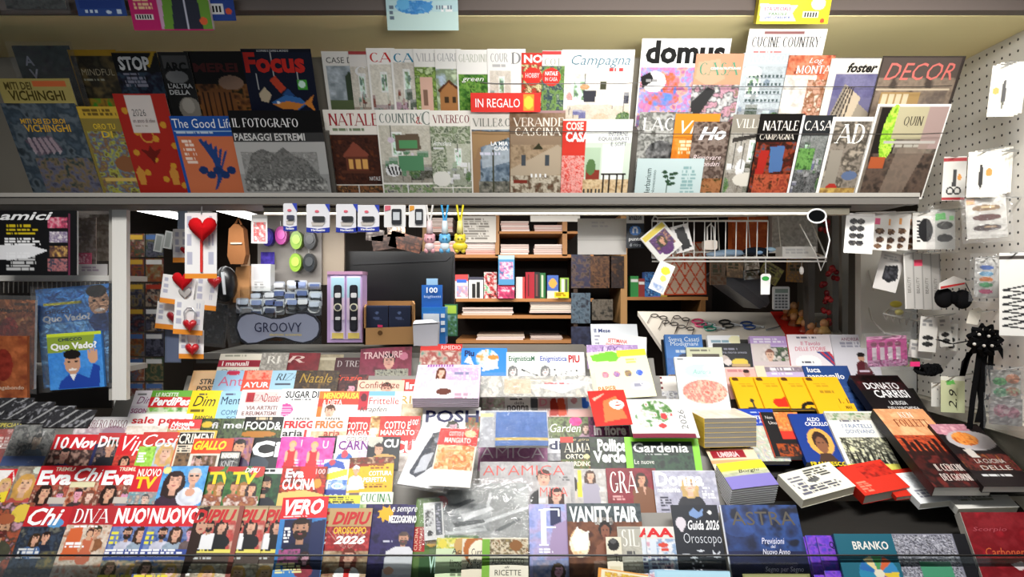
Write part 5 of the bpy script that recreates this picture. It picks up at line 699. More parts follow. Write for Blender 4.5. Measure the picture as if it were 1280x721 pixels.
# retaining strip along the front
b = MB(); A_ = [at(-20, 694, 1.69), at(1300, 694, 1.69)]; b.tube(A_, .0028, '0d0d0d', 6)
fs = thing('retaining_strip', 'low clear acrylic strip with a black top edge along the front of the rack', 'strip', (0, 1.69, .6)); b.build('black_edge', PLAST, fs)
b = MB(); b.wbox(-1.35, 1.35, 1.688, 1.692, CZ+(360.5-760)/F*1.69, CZ+(360.5-696)/F*1.69, 'fff'); b.build('acrylic_panel', ACRYL, fs)
FR = plane(712, 1.66, 30)
m(FR, 748, 709, 62, 'orange bordered card edge at the very front below the crowned woman', 'e8a04a', [R(4, 2, 62, 20, 'f0e8c8'), N(8, 4, 58, 20, 'e8d04a d8a03a f0e8c8', 5, 441)], h=40, roll=8, name='card', cat='card')
m(FR, 818, 712, 94, 'light blue card edge at the very front below the chalk drawn guide', 'a8d4e8', [R(3, 2, 94, 20, 'b8e0f0')], h=40, roll=1, name='card', cat='card')
m(FR, 928, 717, 84, 'olive card edge at the very front below the astrology yearbook', '8a8a5a', [R(3, 2, 80, 20, '9a9a6a')], h=40, name='card', cat='card')
# ------------------------------------------------------------------ books on the right of the counter
BW1 = plane(420, 2.5, 22); BW2 = plane(458, 2.38, 42); BW3 = plane(472, 2.3, 52); BW4 = plane(516, 2.14, 50); BW5 = plane(470, 2.3, 61); BW6 = plane(511, 2.08, 64); BW7 = plane(600, 1.88, 64); BW0 = plane(668, 1.74, 33)
br = thing('book_rack', 'sloping book table at the right of the counter carrying novels and piles', 'rack', (1.0, 2.0, .5)); br['_o'] = list(br.location)
for pl, x0, x1, H, off in ((BW1, .55, 1.38, .2, .04), (BW3, .65, 1.36, .22, .05), (BW4, .58, 1.2, .2, .05), (BW6, 1.15, 1.41, .3, .06), (BW7, .56, 1.4, .16, .075), (BW0, .6, 1.4, .25, .05)):
    p0, ex, up = pl; n_ = ex.cross(up); o = p0-n_*off; b = MB()
    A = [o+Vector((x0, 0, 0))-up*H, o+Vector((x1, 0, 0))-up*H, o+Vector((x1, 0, 0)), o+Vector((x0, 0, 0))]
    b.hexa(A+[v-n_*.006 for v in A], '262421'); b.build('board', PAINT, br)
GB = 'novels standing at the back of the book table'
def g(pl, grp):
    def f(*a, **k): k.setdefault('group', grp); return bk(pl, *a, **k)
    return f
n1 = g(BW1, GB); n2 = g(BW2, 'paperbacks in the middle of the book table'); n3 = g(BW3, 'yellow paperbacks on the book table'); n4 = g(BW4, 'books before the yellow paperbacks')
n1(831, 418, 46, 'blue novel with pale author name and seated figure at the back left', '2f74c0', [N(0, 30, 46, 90, '3a7ac8 2a64b0', 10, 501), T('Sveva Casati', 4, 3, 42, 9, 'd8e8f2', ''), T('Modignani', 6, 9, 40, 16, 'd8e8f2', ''), N(0, 50, 46, 70, '6a4a3a a58a6a 3a2a2a', 5, 502), E(24, 30, 10, 6, '1a2a4a'), K(12, 20, 36, 24, 'bcd', 1)], lay=1)
n1(884, 419, 40, 'white novel with pale drawing mostly hidden by the black one', 'eef0f2', [K(4, 6, 36, 12, '8ab', 1), E(34, 6, 8, 6, 'f0ecc0')], lay=0)
n1(858, 434, 44, 'pale green and cream book with dark strip behind the recipe cookbook', 'd0d2b0', [K(4, 3, 40, 6, '665', 1), R(6, 8, 40, 13, '4a4034'), R(3, 15, 40, 40, 'd8d8c0')], lay=3)
n1(892, 429, 46, 'black novel with white flowers and yellow sponge cake on its cover', '16171c', [K(12, 6, 36, 9, '889', 1), T('Una morte onesta', 8, 10, 40, 13, 'aab', ''), E(10, 20, 7, 5, 'c8b8b0'), E(15, 24, 5, 4, 'e8dcd8'), E(30, 24, 10, 5, 'e8cc4a'), R(20, 26, 42, 30, 'c9a878'), R(24, 29, 40, 31, '7a5a3a')], lay=2)
n1(937, 420, 52, 'lilac novel with a smiling young woman before green houses', 'c8b0dc', [R(0, 0, 52, 12, 'b89ad0'), N(0, 14, 52, 60, '5a7a4a 3a4a3a d8d0c8 a8a090', 6, 505), R(0, 10, 24, 40, 'd8ccc8'), K(4, 3, 48, 10, 'e8e0f0', 2), P(22, 24, 5, '8a5a4a', 'e0b8a0', 'f0c8c8', 0), R(2, 32, 52, 60, 'd8c8c8')], lay=2)
n1(983, 418, 58, 'white memoir with red spine and pink striped curve across its cover', 'f5ecf0', [K(12, 3, 46, 7, '667', 1), T('Il Tavolo', 16, 9, 40, 14, 'd84a7a', ''), T('DELLE STORIE', 8, 16, 46, 21, 'd84a6a', ''), *[G(f'{34+k*4} 22 {38+k*4} 22 {58+k*2} 42 {55+k*2} 42', 'c83a4a' if k % 2 else '3a4a8a') for k in range(4)], E(22, 36, 16, 10, 'fff'), K(14, 34, 34, 38, '445', 1)], lay=3, spine='c8202e')
n1(1038, 418, 54, 'pale grey novel with a seated person in maroon jacket reading', 'd8d6de', [T('ANDREA', 12, 4, 34, 8, '8a3a5a', ''), T('VITALI', 36, 4, 52, 8, '8a3a5a', ''), K(10, 10, 48, 18, '99a', 2), E(33, 30, 4, 5, 'c99a80'), E(33, 26, 5, 3, '1a1414'), G('26 36 32 33 38 36 44 48 42 52 24 52', '5a1f28'), G('22 50 46 50 46 60 22 60', '3a1a20'), R(28, 45, 40, 48, 'dcd')], lay=4)
n2(904, 459, 42, 'pink paperback with a small face at its right, behind the yellow ones', 'f0b8b0', [K(4, 3, 30, 7, 'c88', 1), E(27, 8, 4, 5, 'd09a88'), E(27, 5, 4, 2.5, '3a2a2a'), R(2, 0, 40, 2, 'f8d0c8')], lay=0)
n2(943, 457, 64, 'beige and lilac paperback lying behind the yellow ones', 'd8c8c0', [R(0, 0, 12, 40, 'e8dcc0'), N(12, 2, 64, 16, 'a598a5 8a7a88 c8b8c8', 7, 508), K(18, 3, 60, 8, 'eee', 1), R(12, 8, 60, 30, 'cbb8dc'), K(18, 9, 56, 13, 'f0e8f8', 1)], lay=1)
n2(1003, 457, 56, 'dark blue book with white lowercase author name behind the yellow paperbacks', '2a4a88', [T('luca', 4, 2, 20, 9, 'f2f2f4', 'b'), T('pappagallo', 2, 10, 47, 20, 'f2f2f4', 'b'), N(30, 26, 56, 60, '1f3a6a 3a5a98 16294f', 6, 510)], lay=2)
Y0 = [E(6, 3, 4, 2.5, '5a3a14'), K(8, 8, 30, 14, 'c99a1e', 2)]
n3(912, 471, 36, 'yellow paperback with a tiny walking figure on its cover', 'f2b81e', Y0+[E(17, 30, 2.5, 2.5, '333'), R(16, 32, 19, 40, '443'), K(10, 38, 24, 42, '443', 1)], lay=0, th=.012)
n3(942, 471, 36, 'yellow paperback with a red heart like shape on its cover', 'f2b81e', Y0+[E(20, 32, 8, 5, 'd8321e'), E(31, 30, 8, 5, 'd8321e'), G('12 34 38 32 30 44 22 44', 'd8321e'), R(14, 38, 38, 39.5, 'f2b81e')], lay=1.6, th=.012)
n3(973, 471, 36, 'yellow paperback with black round machine on its cover', 'f2b81e', Y0+[E(24, 40, 12, 9, '1c1814'), E(24, 41, 8, 6, 'f2b81e'), E(24, 42, 5, 4, '1c1814')], lay=3.2, th=.012)
n3(1004, 471, 42, 'yellow paperback with a group of dark thin figures on its cover', 'f2b81e', Y0+[*[G(f'{30+k*3} {28+(k%3)*4} {31.5+k*3} {28+(k%3)*4} {32+k*3} 46 {30+k*3} 46', '332414') for k in range(5)], K(12, 18, 36, 22, 'b5861e', 1)], lay=4.8, th=.012)
n3(1047, 504, 20, 'small part of a yellow paperback lying beside the dark blue book', 'efb81e', [T('MAX', 8, 3, 16, 7, '7a5a14', 'b')], lay=5, th=.012, asp=.9)
n4(919, 511, 46, 'blue star atlas guide with a pale map on its cover', '2a48b0', [R(0, 0, 46, 18, '2344b0'), R(4, 22, 46, 90, 'dcdcd8'), N(4, 22, 46, 90, 'e0dfda b8c8b0 d8c8b8 9ab', 5, 513), K(16, 4, 34, 6, 'cde', 1), T('LE STELLE', 8, 9, 40, 14, 'e8ecf5', 'b'), T('DELL ALBA', 10, 15, 38, 19, 'e8ecf5', '')], lay=0, asp=1.7)
n4(950, 515, 46, 'black thriller with orange red spine and flaming figure', '1c1a1c', [N(16, 0, 46, 24, 'e0984a d8703a e8b070', 6, 515), R(16, 24, 46, 34, 'd8382a'), N(6, 40, 46, 90, '3a2a24 b5501e 1c1a1c 6a3a24', 6, 516), T('Non', 4, 5, 13, 9, 'e8e0d8', ''), T('Uno', 6, 12, 16, 16, 'e8e0d8', '')], lay=1.5, spine='d8421e')
n4(985, 517, 50, 'deep blue book with a haloed saint portrait and white capitals', '1c3c8c', [T('ALDO', 20, 5, 36, 10, 'f2f2f4', 'b'), T('CAZZULLO', 16, 11, 44, 16, 'f2f2f4', 'b'), E(26, 36, 15, 17, 'e0a850'), E(26, 35, 9, 12, '3a2620'), E(26, 40, 6.5, 10, '8a5a40'), *[E(26+k*2.5, 37, 1.4, .8, '1c1410') for k in (-1, 1)], G('14 62 20 50 32 50 40 62', '4a342a'), R(24, 45, 29, 46, '4a2a20'), T('FRANCESCO', 4, 60, 46, 65, 'f0d020', 'b')], lay=3)
n4(1030, 514, 60, 'white history novel with an engraved crowd and blue title', 'eceae0', [N(0, 2, 60, 12, '6a8a5a c8c8b8 a8a088', 5, 519), K(14, 12, 48, 15, '667', 1), T('I FRATELLI', 14, 17, 50, 22, '4a6aa0', ''), T("DOVEVANO", 16, 24, 50, 29, '4a6aa0', ''), N(4, 34, 60, 72, 'd8d4b8 6a6a5a 2a2a24 c8c8b0 e0dca8', 4, 520), N(0, 66, 60, 100, 'e0dc6a d0c850', 7, 521), *[G(f'{8+k*6} 66 {10+k*6} {40+(k*7)%9} {12+k*6} 66', '24241f') for k in range(8)]], lay=4.5)
bk(BW5, 1062, 469, 60, 'black thriller with white capitals and dark red swirls, beside the white cabinet', '141012', [N(0, 0, 60, 20, '141012 3a1418 201014 5a1a20', 7, 523), T('DONATO', 9, 10, 50, 19, 'eee', 'b'), T('CARRISI', 14, 20, 54, 30, 'eee', 'b'), T('LA BUGIA', 24, 34, 44, 39, 'ccc', 'b'), T("DELL'ORCHIDEA", 18, 41, 54, 46, 'ccc', 'b'), N(0, 44, 60, 90, '141012 2a1216', 8, 524)], h=72, th=.03)
bk(BW6, 1091, 511, 62, 'large novel with sunset stone circle and cream author name, below the black thriller', 'a5583a', [N(0, 0, 62, 40, 'e0a878 d89868 e8b888', 14, 526), N(0, 36, 62, 60, 'd8683a 8a3020 c8502a 4a1a14', 6, 527), R(0, 58, 62, 120, '2a1414'), N(0, 56, 62, 120, '4a1a18 1c0f10 6a2420', 9, 528), *[G(f'{4+k*7} 62 {5+k*7} {40+(k*5)%8} {9+k*7} {40+(k*5)%8} {10+k*7} 62', '2a1210') for k in range(8)], T('KEN', 26, 5, 42, 13, 'f2e6d8', 's'), T('FOLLETT', 14, 15, 54, 25, '8a3a1e', 's'), T('IL CERCHIO', 18, 72, 50, 80, 'f0e4dc', 's'), T('DEI GIORNI', 16, 83, 48, 91, 'f0e4dc', 's')], h=98, th=.03, spine='1c1416')
bk(BW6, 1161, 530, 60, 'dark cookbook with a pink plate and orange food, rightmost on the book table', '1c1416', [E(14, 6, 22, 9, 'c88a98'), N(0, 0, 44, 12, 'c8909c b57888 d8a8b0', 7, 531), E(34, 22, 28, 13, 'b5aeb0'), NE(28, 20, 15, 9, 'd8702a e8984a a84a1e', 4, 532), N(0, 40, 60, 60, '2a1416 6a2a24 1c1012 8a4a2a', 6, 533), G('14 34 24 32 26 44 16 44', 'c8c0b8'), *[T(s_, 16, 46+8*i, 50, 51+8*i, 'c8c0b8', '') for i, s_ in enumerate(('LA CUCINA', 'DELLE'))], K(10, 64, 56, 68, 'ddd', 1)], h=78, lay=2, th=.02)
# recipe book standing on the pile
bk(plane(447, 2.22, 30), 843, 446, 60, 'white recipe cookbook with a big plate of tomato risotto, standing upright', 'eef2f2', [E(30, 18, 20, 9, 'bfdcd8'), E(44, 16, 10, 9, 'dceaea'), E(32, 44, 30, 17, 'd8d0cc'), NE(32, 44, 27, 14.5, 'e8988a d87060 f0b8a0 c85a48', 4, 541), T('Aurora', 20, 16, 42, 22, '8ab8b0', 'i'), R(0, 64, 60, 68, 'dfe5ea'), K(3, 2, 14, 5, '777', 1)], h=68, th=.012)
# pile with yellow spines
zt = 1.125
for i in range(6):
    dy = i*6.2
    sheet(below(fr_flat((857, 511), (918, 510), (874, 523), zt), .0142*i), 'f0ecdc', [N(0, 0, 90, 60, 'f2eee0 e0d8c8 d8d4c0', 6, 545)] if i == 0 else [], 'book', 'grey edged guide with yellow spine, top of its pile' if i == 0 else 'grey edged guide with yellow spine in the pile under the recipe cookbook', 'book', 'pile of yellow spined guides', th=.0135, book=1, spine='e8c23a', page='8f8b86', bend=0, q=.6)
m(BW7, 882, 562, 60, 'regional magazine with a dark red title panel and cream lower band on its pile', 'ecd8b8', [R(4, 2, 46, 12, '9a2430'), T('UMBRIA', 12, 4, 38, 11, 'f0c8c8', 'B'), R(0, 14, 60, 18, 'e8a878')], lay=-1, h=36, roll=-3, th=.005)
ST = 'pile of yellow and violet magazines'
for i in range(9):
    f = below(fr_c(BW7, (895, 580), (951, 574), (923, 611), 4), i*.0076)
    sheet(f, 'e8e8ea', [R(0, 0, 70, 13, 'f0e03a'), R(0, 13, 70, 18, 'd8d8a0'), N(0, 17, 70, 24, 'c8c8b0 b0b890', 6, 551), R(0, 23, 70, 60, '8a80c8'), T('Borghi', 20, 13, 46, 20, '3a3a34', 'i')] if i == 0 else [], 'magazine', 'yellow and violet travel magazine on top of its pile' if i == 0 else 'grey edged magazine in the pile below the yellow and violet one', 'magazine', ST, th=.007, page='b8b5b5', q=.7)
# books lying on the slope
def lay_(tl, tr, bl, lay, label, bg, ops, **k): return sheet(fr_c(BW7, tl, tr, bl, lay), bg, ops, 'book', label, 'book', 'books lying at the front of the table', book=1, bend=0, **k)
lay_((973, 593), (1036, 577), (989, 629), 2, 'cream paperback printed with lines of black letters and a small bird, lying flat', 'f2eedc', [K(26, 3, 62, 16, '333', 4, 3), E(30, 18, 7, 3, '555'), G('24 20 36 14 38 18 30 22', '666'), K(4, 8, 24, 36, '667', 6, 4), K(20, 24, 60, 34, '445', 3, 5)], th=.028, page='d8d0b8')
lay_((1046, 584), (1100, 574), (1044, 627), 0, 'bright red paperback with worn dark patch, lying next to the cream one', 'd83424', [N(20, 4, 58, 22, 'd83424 c82c20 8a2018', 5, 561), K(4, 24, 20, 40, 'f08a70', 5)], th=.03, page='b5aca0', spine='b52418')
lay_((1092, 590), (1142, 584), (1100, 624), -1.5, 'second red book partly hidden under the bright red one', 'd0301f', [], th=.012, page='c8c0b0')
lay_((1116, 592), (1174, 586), (1128, 632), -1, 'white paperback with blue grey drawing right of the red books', 'eceeee', [N(10, 4, 50, 22, 'f0f2f2 c8ccd0 e0e4e4', 5, 563), K(6, 24, 50, 36, '889', 3)], th=.02, page='d8d4c8')
lay_((1166, 598), (1238, 596), (1190, 636), -1, 'white illustrated hardback with small brown ornaments at the right end', 'e8e6de', [N(4, 4, 68, 20, 'e8e6de a8a088 d8d4c8', 4, 565), K(8, 22, 60, 36, '998', 3), E(46, 18, 4, 3, '6a5a4a')], th=.022, page='c8c4b8')
# lower front row at the right
n0 = g(BW0, 'books in the lower front row at the right')
for i, (x, y) in enumerate(((984, 671), (1007, 669), (1021, 671))):
    n0(x, y, 60, ('leftmost of three shiny violet horoscope books beside the teal one', 'middle of three shiny violet horoscope books beside the teal one', 'rightmost of three shiny violet horoscope books beside the teal one')[i], '4a3ab8', [N(0, 0, 60, 100, '3a4ac0 6a3ac8 8a4ad0 2a3a98', 8, 571+i), T('Q', 13, 6, 19, 16, '1a2050', 'b')], lay=i*1.0-1, th=.03, spine='8a6ac8')
n0(1042, 667, 72, 'teal zodiac guide with bold white capitals and a coloured wheel', '1c6478', [T('BRANKO', 20, 10, 64, 21, 'f0ece4', 'b'), E(44, 52, 24, 24, '2a8ab0'), *[G(f'44 52 {44+24*math.cos(a)} {52+24*math.sin(a)} {44+24*math.cos(a+.5)} {52+24*math.sin(a+.5)}', c) for a, c in ((-2.9, '2a6ab0'), (-2.3, 'e8d49a'), (-1.75, '4a9a5a'), (-1.2, 'd8643a'), (-.65, '3a8ac0'), (-.1, 'e8c83a'), (.4, '8a4a9a'))], E(44, 52, 6, 6, 'e8e0c8')], lay=3, th=.035, spine='14505f')
n0(1112, 667, 94, 'book with black and white cell pattern and a green lower panel', '8a8a98', [N(2, 2, 76, 100, 'e0e0e8 4a4a58 b8b8c4 2a2a34 d0d0d8', 3, 577), R(26, 36, 64, 100, '4a9a74'), R(78, 0, 94, 100, '14141a')], lay=2, th=.03, spine='1a1a20', asp=1.1)
n0(1200, 640, 86, 'dark red glossy book with faint orange title, last at the right', '8a1420', [N(0, 0, 86, 110, '9a1a26 7a101a 8a2028', 20, 579), T('Scorpio', 8, 20, 50, 27, 'b5505a', 'i'), T('Carboneri', 14, 47, 64, 58, 'd8683a', 'i'), G('40 68 54 64 58 72 48 76', 'e0d0d0')], lay=2, th=.025, spine='b5b0a8')
# ------------------------------------------------------------------ inside the kiosk
def rest(n0='', **k): pass
def card(x, y, w, h, d, label, bg, ops, name, cat, group=None, roll=0, th=.003, tilt=0, yaw=0, page=None, **k):
    return sheet(fr((at(640, 360.5, d), *plane(0, 1, tilt, yaw)[1:]), x, y, w, h, roll), bg, ops, name, label, cat, group, th=th, page=page, bend=0, **k)
# strip lights
for i, (x, z, y0, y1, lab) in enumerate(((-1.17, 1.815, 2.25, 3.9, 'long white fluorescent strip light running back above the hanging cards'), (-1.42, 1.80, 2.2, 3.2, 'short white strip light at the left behind the rail'))):
    t = thing('strip_light', lab, 'lamp', (x, y0, z))
    t['_o'] = list(t.location)
    b = MB(); b.wbox(x-.05, x+.05, y0, y1, z+.012, z+.05, 'ccc'); b.build('housing', PAINT, t)
    b = MB(); [b.tube([(x, y_, z+.04), (x, y_, 1.985)], .004, '999') for y_ in (y0+.1, y1-.1)]; b.build('hanger_rods', METAL, t)
    b = MB(); b.wbox(x-.035, x+.035, y0+.01, y1-.01, z, z+.012, 'fff'); b.build('tube', TUBE, t)
# bookshelf
WD = 'b07a4a'; WDK = '4a3424'
bs_ = thing('bookshelf', 'dark wooden bookshelf with light board edges in the back of the kiosk', 'shelf', at(650, 440, 3.5)); 
def sh(nm, x0, y0, x1, y1, d=3.4, t=.4, c=WD):
    b = MB(); b.pbox(x0, y0, x1, y1, d, t, c); b.build(nm, WOOD, bs_)
for y, x0, x1 in ((318, 530, 742), (373, 570, 742), (394, 570, 717), (425, 570, 717)): sh('shelf_board', x0, y, x1, y+4)
sh('shelf_board', 623, 289, 722, 292); sh('upright', 619, 262, 624, 320, c='a87a50'); sh('upright', 703, 262, 709, 320, c='a87a50'); sh('upright', 717, 320, 722, 460, c='3a2a20'); sh('upright', 528, 262, 533, 460, c='8a6a48')
sh('upright', 776, 268, 784, 405, c='b58a5a'); sh('shelf_board', 784, 371, 885, 375); sh('upright', 876, 375, 882, 392, c='8a6238')
sh('back_panel', 520, 258, 890, 470, 3.82, .02, '2a1f1a')
def ream(x0, y0, x1, y1, c, lab, d=3.41, grp='paper piles on the bookshelf'):
    n = max(3, int((y1-y0)/2.2)); r = random.Random(lab); t = thing('paper_pile', lab, 'paper', at((x0+x1)/2, y1, d), grp)
    for i in range(n):
        b = MB(); a = y0+(y1-y0)*i/n; e = r.uniform(-1, 1); b.pbox(x0+e, a+.3, x1+e, y0+(y1-y0)*(i+1)/n, d+r.uniform(0, .01), .26, [c, 'cdbbb5', 'e0d0cc'][r.randrange(3)]); b.build('bundle', PAPER, t)
for a in ((540, 272, 566, 290, 'd8a8a0', 'pinkish paper pile left of the lanyards'), (540, 301, 570, 317, 'd8a8a0', 'low pink paper pile behind the pink figurine'), (626, 276, 661, 289, 'd0b0aa', 'pink paper pile in the upper left cubby'), (668, 281, 703, 289, 'd0b0aa', 'thin pink paper pile in the upper right cubby'), (626, 305, 661, 318, 'd8bcb6', 'pink paper pile in the lower left cubby'), (668, 305, 703, 318, 'd8bcb6', 'pink paper pile in the lower right cubby'), (578, 384, 641, 394, 'c8b8a8', 'cream paper pile on the third board'), (663, 377, 715, 391, 'd8ccc0', 'thick white paper pile at the right of the third board'), (596, 418, 655, 425, 'b8a898', 'low grey paper pile on the bottom board'), (664, 420, 703, 425, 'c8b8b0', 'very low paper pile at the right of the bottom board'), (582, 303, 620, 318, 'd8a49a', 'pink paper pile behind the yellow figurine')): ream(*a)
def pack(x0, y0, x1, y1, lab, bg, ops=(), d=3.42, th=.07, name='small_box', grp='small packs on the bookshelf', **k):
    return card(x0, y0, x1-x0, y1-y0, d, lab, bg, list(ops), name, 'box' if 'box' in name else 'pack', grp, th=th, **k)
pack(569, 343, 585, 373, 'white pack with red and blue top at the left of the second board', 'e8e4e4', [R(0, 0, 16, 8, 'd84a4a'), R(2, 6, 14, 11, '3a6ac8'), N(2, 14, 16, 28, 'eee c9a 8ad', 4, 601)])
pack(586, 346, 604, 373, 'white pack with black bottle shape beside the red topped pack', 'e5e5e5', [R(4, 8, 8, 26, '222'), R(10, 6, 14, 26, '222'), R(0, 0, 18, 4, '445')])
pack(605, 340, 621, 373, 'pack with dark stripes and white face on the second board', 'c8c0b8', [N(0, 0, 16, 33, '222 c44 ddd 4a6', 4, 603)])
pack(623, 319, 643, 356, 'tall light blue toy pack hanging before the second board', '4a8ab8', [N(2, 8, 18, 30, '5a9ac8 d8c8d8 c86a9a 3a6a98', 4, 605), R(0, 0, 20, 5, 'a8d0e0')], d=3.37, th=.03)
pack(622, 355, 643, 373, 'pink lower pack under the light blue toy pack', 'c83a5a', [N(0, 4, 21, 18, 'e0d0d8 c83a6a 8a2a4a', 4, 606)], d=3.38)
pack(645, 346, 656, 373, 'narrow white pack with red edge on the second board', 'e8e4e0', [R(8, 0, 11, 27, 'c44')])
pack(657, 340, 668, 373, 'dark red book like box on the second board', 'a52030', [R(3, 3, 4, 30, '3a1a1a')])
pack(668, 340, 675, 373, 'black slim box between red and green ones', '2a2a2a', [R(2, 3, 4, 30, '744')])
pack(675, 341, 682, 373, 'green slim box on the second board', '2a6a3a', [R(2, 3, 4, 30, 'cdb')])
pack(684, 344, 698, 373, 'pack with an orange haired face on the second board', '4a6ab8', [E(7, 10, 5, 6, 'e0a850'), R(0, 20, 14, 29, 'e0d8c8')])
pack(700, 347, 711, 373, 'pack with green and yellow labels on the second board', '8ab04a', [R(2, 2, 5, 24, 'e8e8d8'), R(7, 2, 9, 24, '444')])
pack(693, 365, 711, 372, 'yellow price label on the board edge', 'f0d02a', [K(2, 1, 16, 6, 'a80', 2)], d=3.38, th=.004, name='price_label')
for i, (x, y, w, h, c) in enumerate(((714, 318, 24, 42, '2a3448 3a3448 5a4a44 1a1a24'), (738, 320, 26, 40, '342a26 4a342a 6a4a34 1a1614'), (762, 320, 18, 40, '3a3030 2a2222 5a3f2c'), (714, 366, 24, 38, '3a4a58 5a6a78 2a2a34'), (740, 374, 26, 26, '4a443c 6a6258 2a2824'), (714, 408, 26, 26, '3a3f58 2a2a3a'))):
    card(x, y, w, h, 3.395, ('blue dark comic hanging top left of the dim comics', 'brown dark comic hanging top middle of the dim comics', 'narrow brown comic beside the light upright', 'grey blue comic in the second row of dim comics', 'grey comic packs on the dim lower shelf', 'navy comic hanging lowest of the dim comics')[i], c.split()[0], [N(0, 0, w, h, c, 5, 611+i)], 'comic_book', 'comic', 'dim comics hanging by the bookshelf')
for i, (x, y, w, h, c) in enumerate(((788, 345, 10, 26, '3a8a4a'), (798, 348, 8, 23, '8a3a3a'), (806, 340, 10, 31, '4a6ab0'), (816, 346, 9, 25, '8a6ab0'), (826, 350, 8, 21, 'b0a040'))):
    pack(x, y, x+w, y+h, ('green', 'brown red', 'blue', 'violet', 'mustard')[i]+' narrow box standing on the shelf behind the hanging photo packs', c, [R(1, 4, w-1, 7, 'ddd')], grp='narrow boxes behind the photo packs')
pack(829, 303, 882, 369, 'orange gift box with crossed lattice print standing under the wire basket', 'd8b8a0', [*[G(f'{k*13-40} 0 {k*13-38} 0 {k*13+2} 66 {k*13} 66', 'd04a20') for k in range(8)], *[G(f'{k*13+2} 0 {k*13} 0 {k*13-40} 66 {k*13-38} 66', 'd04a20') for k in range(8)], R(0, 0, 53, 2, 'd04a20'), R(0, 64, 53, 66, 'd04a20'), R(51, 0, 53, 66, 'd04a20'), R(20, 16, 32, 22, 'd04a20'), R(25, 22, 28, 34, 'd04a20')], d=2.9, name='gift_box', grp=None, roll=-1)
pack(915, 268, 960, 316, 'orange packet hanging behind the wire basket', 'c8622a', [N(0, 0, 45, 48, 'd06a2e b8501e c86028', 12, 621), R(14, 0, 30, 3, 'e8e0d0')], d=2.75, th=.05, name='orange_packet', grp=None)
pack(965, 268, 1022, 315, 'translucent white bag behind the right end of the wire basket', 'c8c6c2', [N(0, 0, 57, 47, 'd8d6d2 b0aeaa c8c6c2 a8a5a0', 9, 623)], d=2.72, th=.05, name='white_bag', grp=None)
for i, (x, y, w, h, c, r) in enumerate(((908, 322, 22, 24, 'a88a6a', 4), (930, 324, 18, 16, 'd8d0c4', -8), (930, 338, 20, 12, 'b8c0c4', -6), (958, 325, 26, 22, 'b0b060', 30), (985, 322, 22, 30, 'b08040', 3), (888, 322, 20, 34, '6a4a34', 0))):
    card(x, y, w, h, 2.8, ('tan', 'cream', 'grey', 'olive tilted', 'mustard', 'brown')[i]+' packet hanging under the wire basket', c, [N(0, 0, w, h, c+' '+'776655 '+c, 5, 631+i), K(3, 3, w-4, h*.6, '443', 3)], 'packet', 'packet', 'packets hanging under the wire basket', roll=r, th=.012)
b = MB(); b.prism([(895, 345), (905, 338), (960, 380), (950, 386), (900, 350)], 2.82, .2, '4a4a50'); b.prism([(905, 340), (955, 338), (962, 378), (958, 384)], 2.85, .18, '5f5f66')
solo(b, 'grey_case', 'dark grey slanted case lying under the wire basket', 'case', PLAST)
t = thing('calculator', 'pale calculator with rows of keys under the wire basket', 'calculator', at(977, 386, 2.6)); b = MB(); b.rbox(967, 358, 987, 387, 2.6, .015, 'b8babc', 2); b.build('body', PLAST, t)
b = MB(); b.pbox(969, 361, 985, 366, 2.599, .002, '6a7a74'); b.build('display', PLAST, t)
for r_ in range(5):
    for c_ in range(4): b = MB(); b.pbox(969+c_*4.2, 368+r_*3.7, 972+c_*4.2, 370.4+r_*3.7, 2.597, .003, '55585c'); b.build('key', PLAST, t)
# notices
card(722, 273, 61, 45, 2.36, 'blank white folded sheet hanging from the rail', 'e9e6e2', [R(0, 26, 61, 27, 'd0ccc8'), K(16, 4, 44, 12, 'd5d2d5', 2)], 'paper_sheet', 'paper', th=.001)
card(663, 268, 62, 9, 3.395, 'long white paper strip above the cubbies', 'dedad4', [], 'paper_strip', 'paper', th=.001)
card(576, 270, 44, 33, 3.395, 'printed grey notice with lines of text behind the yellow lanyard', 'c8c4be', [K(4, 3, 40, 30, '77726c', 9)], 'notice', 'notice', th=.001)
card(783, 266, 22, 44, 2.3, 'black and white parcel pickup sign with a blue box emblem', '1c2430', [R(0, 0, 22, 13, 'e8e8ea'), E(11, 22, 7, 6, '3a78c8'), R(8, 20, 14, 25, 'dfe8f5'), R(10, 20, 12, 25, '3a78c8'), R(9, 18, 13, 19.5, 'dfe8f5'), T('amazon', 3, 4, 19, 9, '222', 'b'), T('punto', 3, 31, 19, 36, 'e8e8ea', 'b'), T('di ritiro', 4, 38, 18, 42, 'c8d0d8', '')], 'pickup_sign', 'sign')
# wire basket
t = thing('wire_basket', 'white wire basket hanging behind the rail on the right', 'basket', at(925, 325, 2.3)); W0 = 'e5e3de'
D0, D1 = 2.25, 2.45
def px3(x, y, d): return at(640+(x-640)*2.25/d*1.0 if 0 else x, y, d)
fl, fr2, bl_, br_ = at(815, 322, D0), at(1033, 322, D0), at(822, 315, D1), at(1015, 315, D1)
tl_, tr_, tbl, tbr = at(815, 276, D0), at(960, 276, D0), at(822, 272, D1), at(1010, 268, D1)
b = MB(); b.tube([fl, fr2, br_, bl_], .0035, W0, 6, True); b.tube([fl+Vector((0, 0, -.012)), fr2+Vector((0, 0, -.012))], .0025, W0); b.build('bottom_frame', PLAST, t)
b = MB(); b.tube([tl_, at(818, 270, D0), tbl, tbr, at(1033, 322, D0)], .003, W0); b.tube([tl_, tr_], .003, W0); b.build('top_rim', PLAST, t)
for k in range(12):
    f_ = k/11; b = MB(); p = fl.lerp(fr2, f_*.66); q = tl_.lerp(tr_, f_); b.tube([q, p, bl_.lerp(br_, f_*.66)], .0018, W0, 5); b.build('wire', PLAST, t)
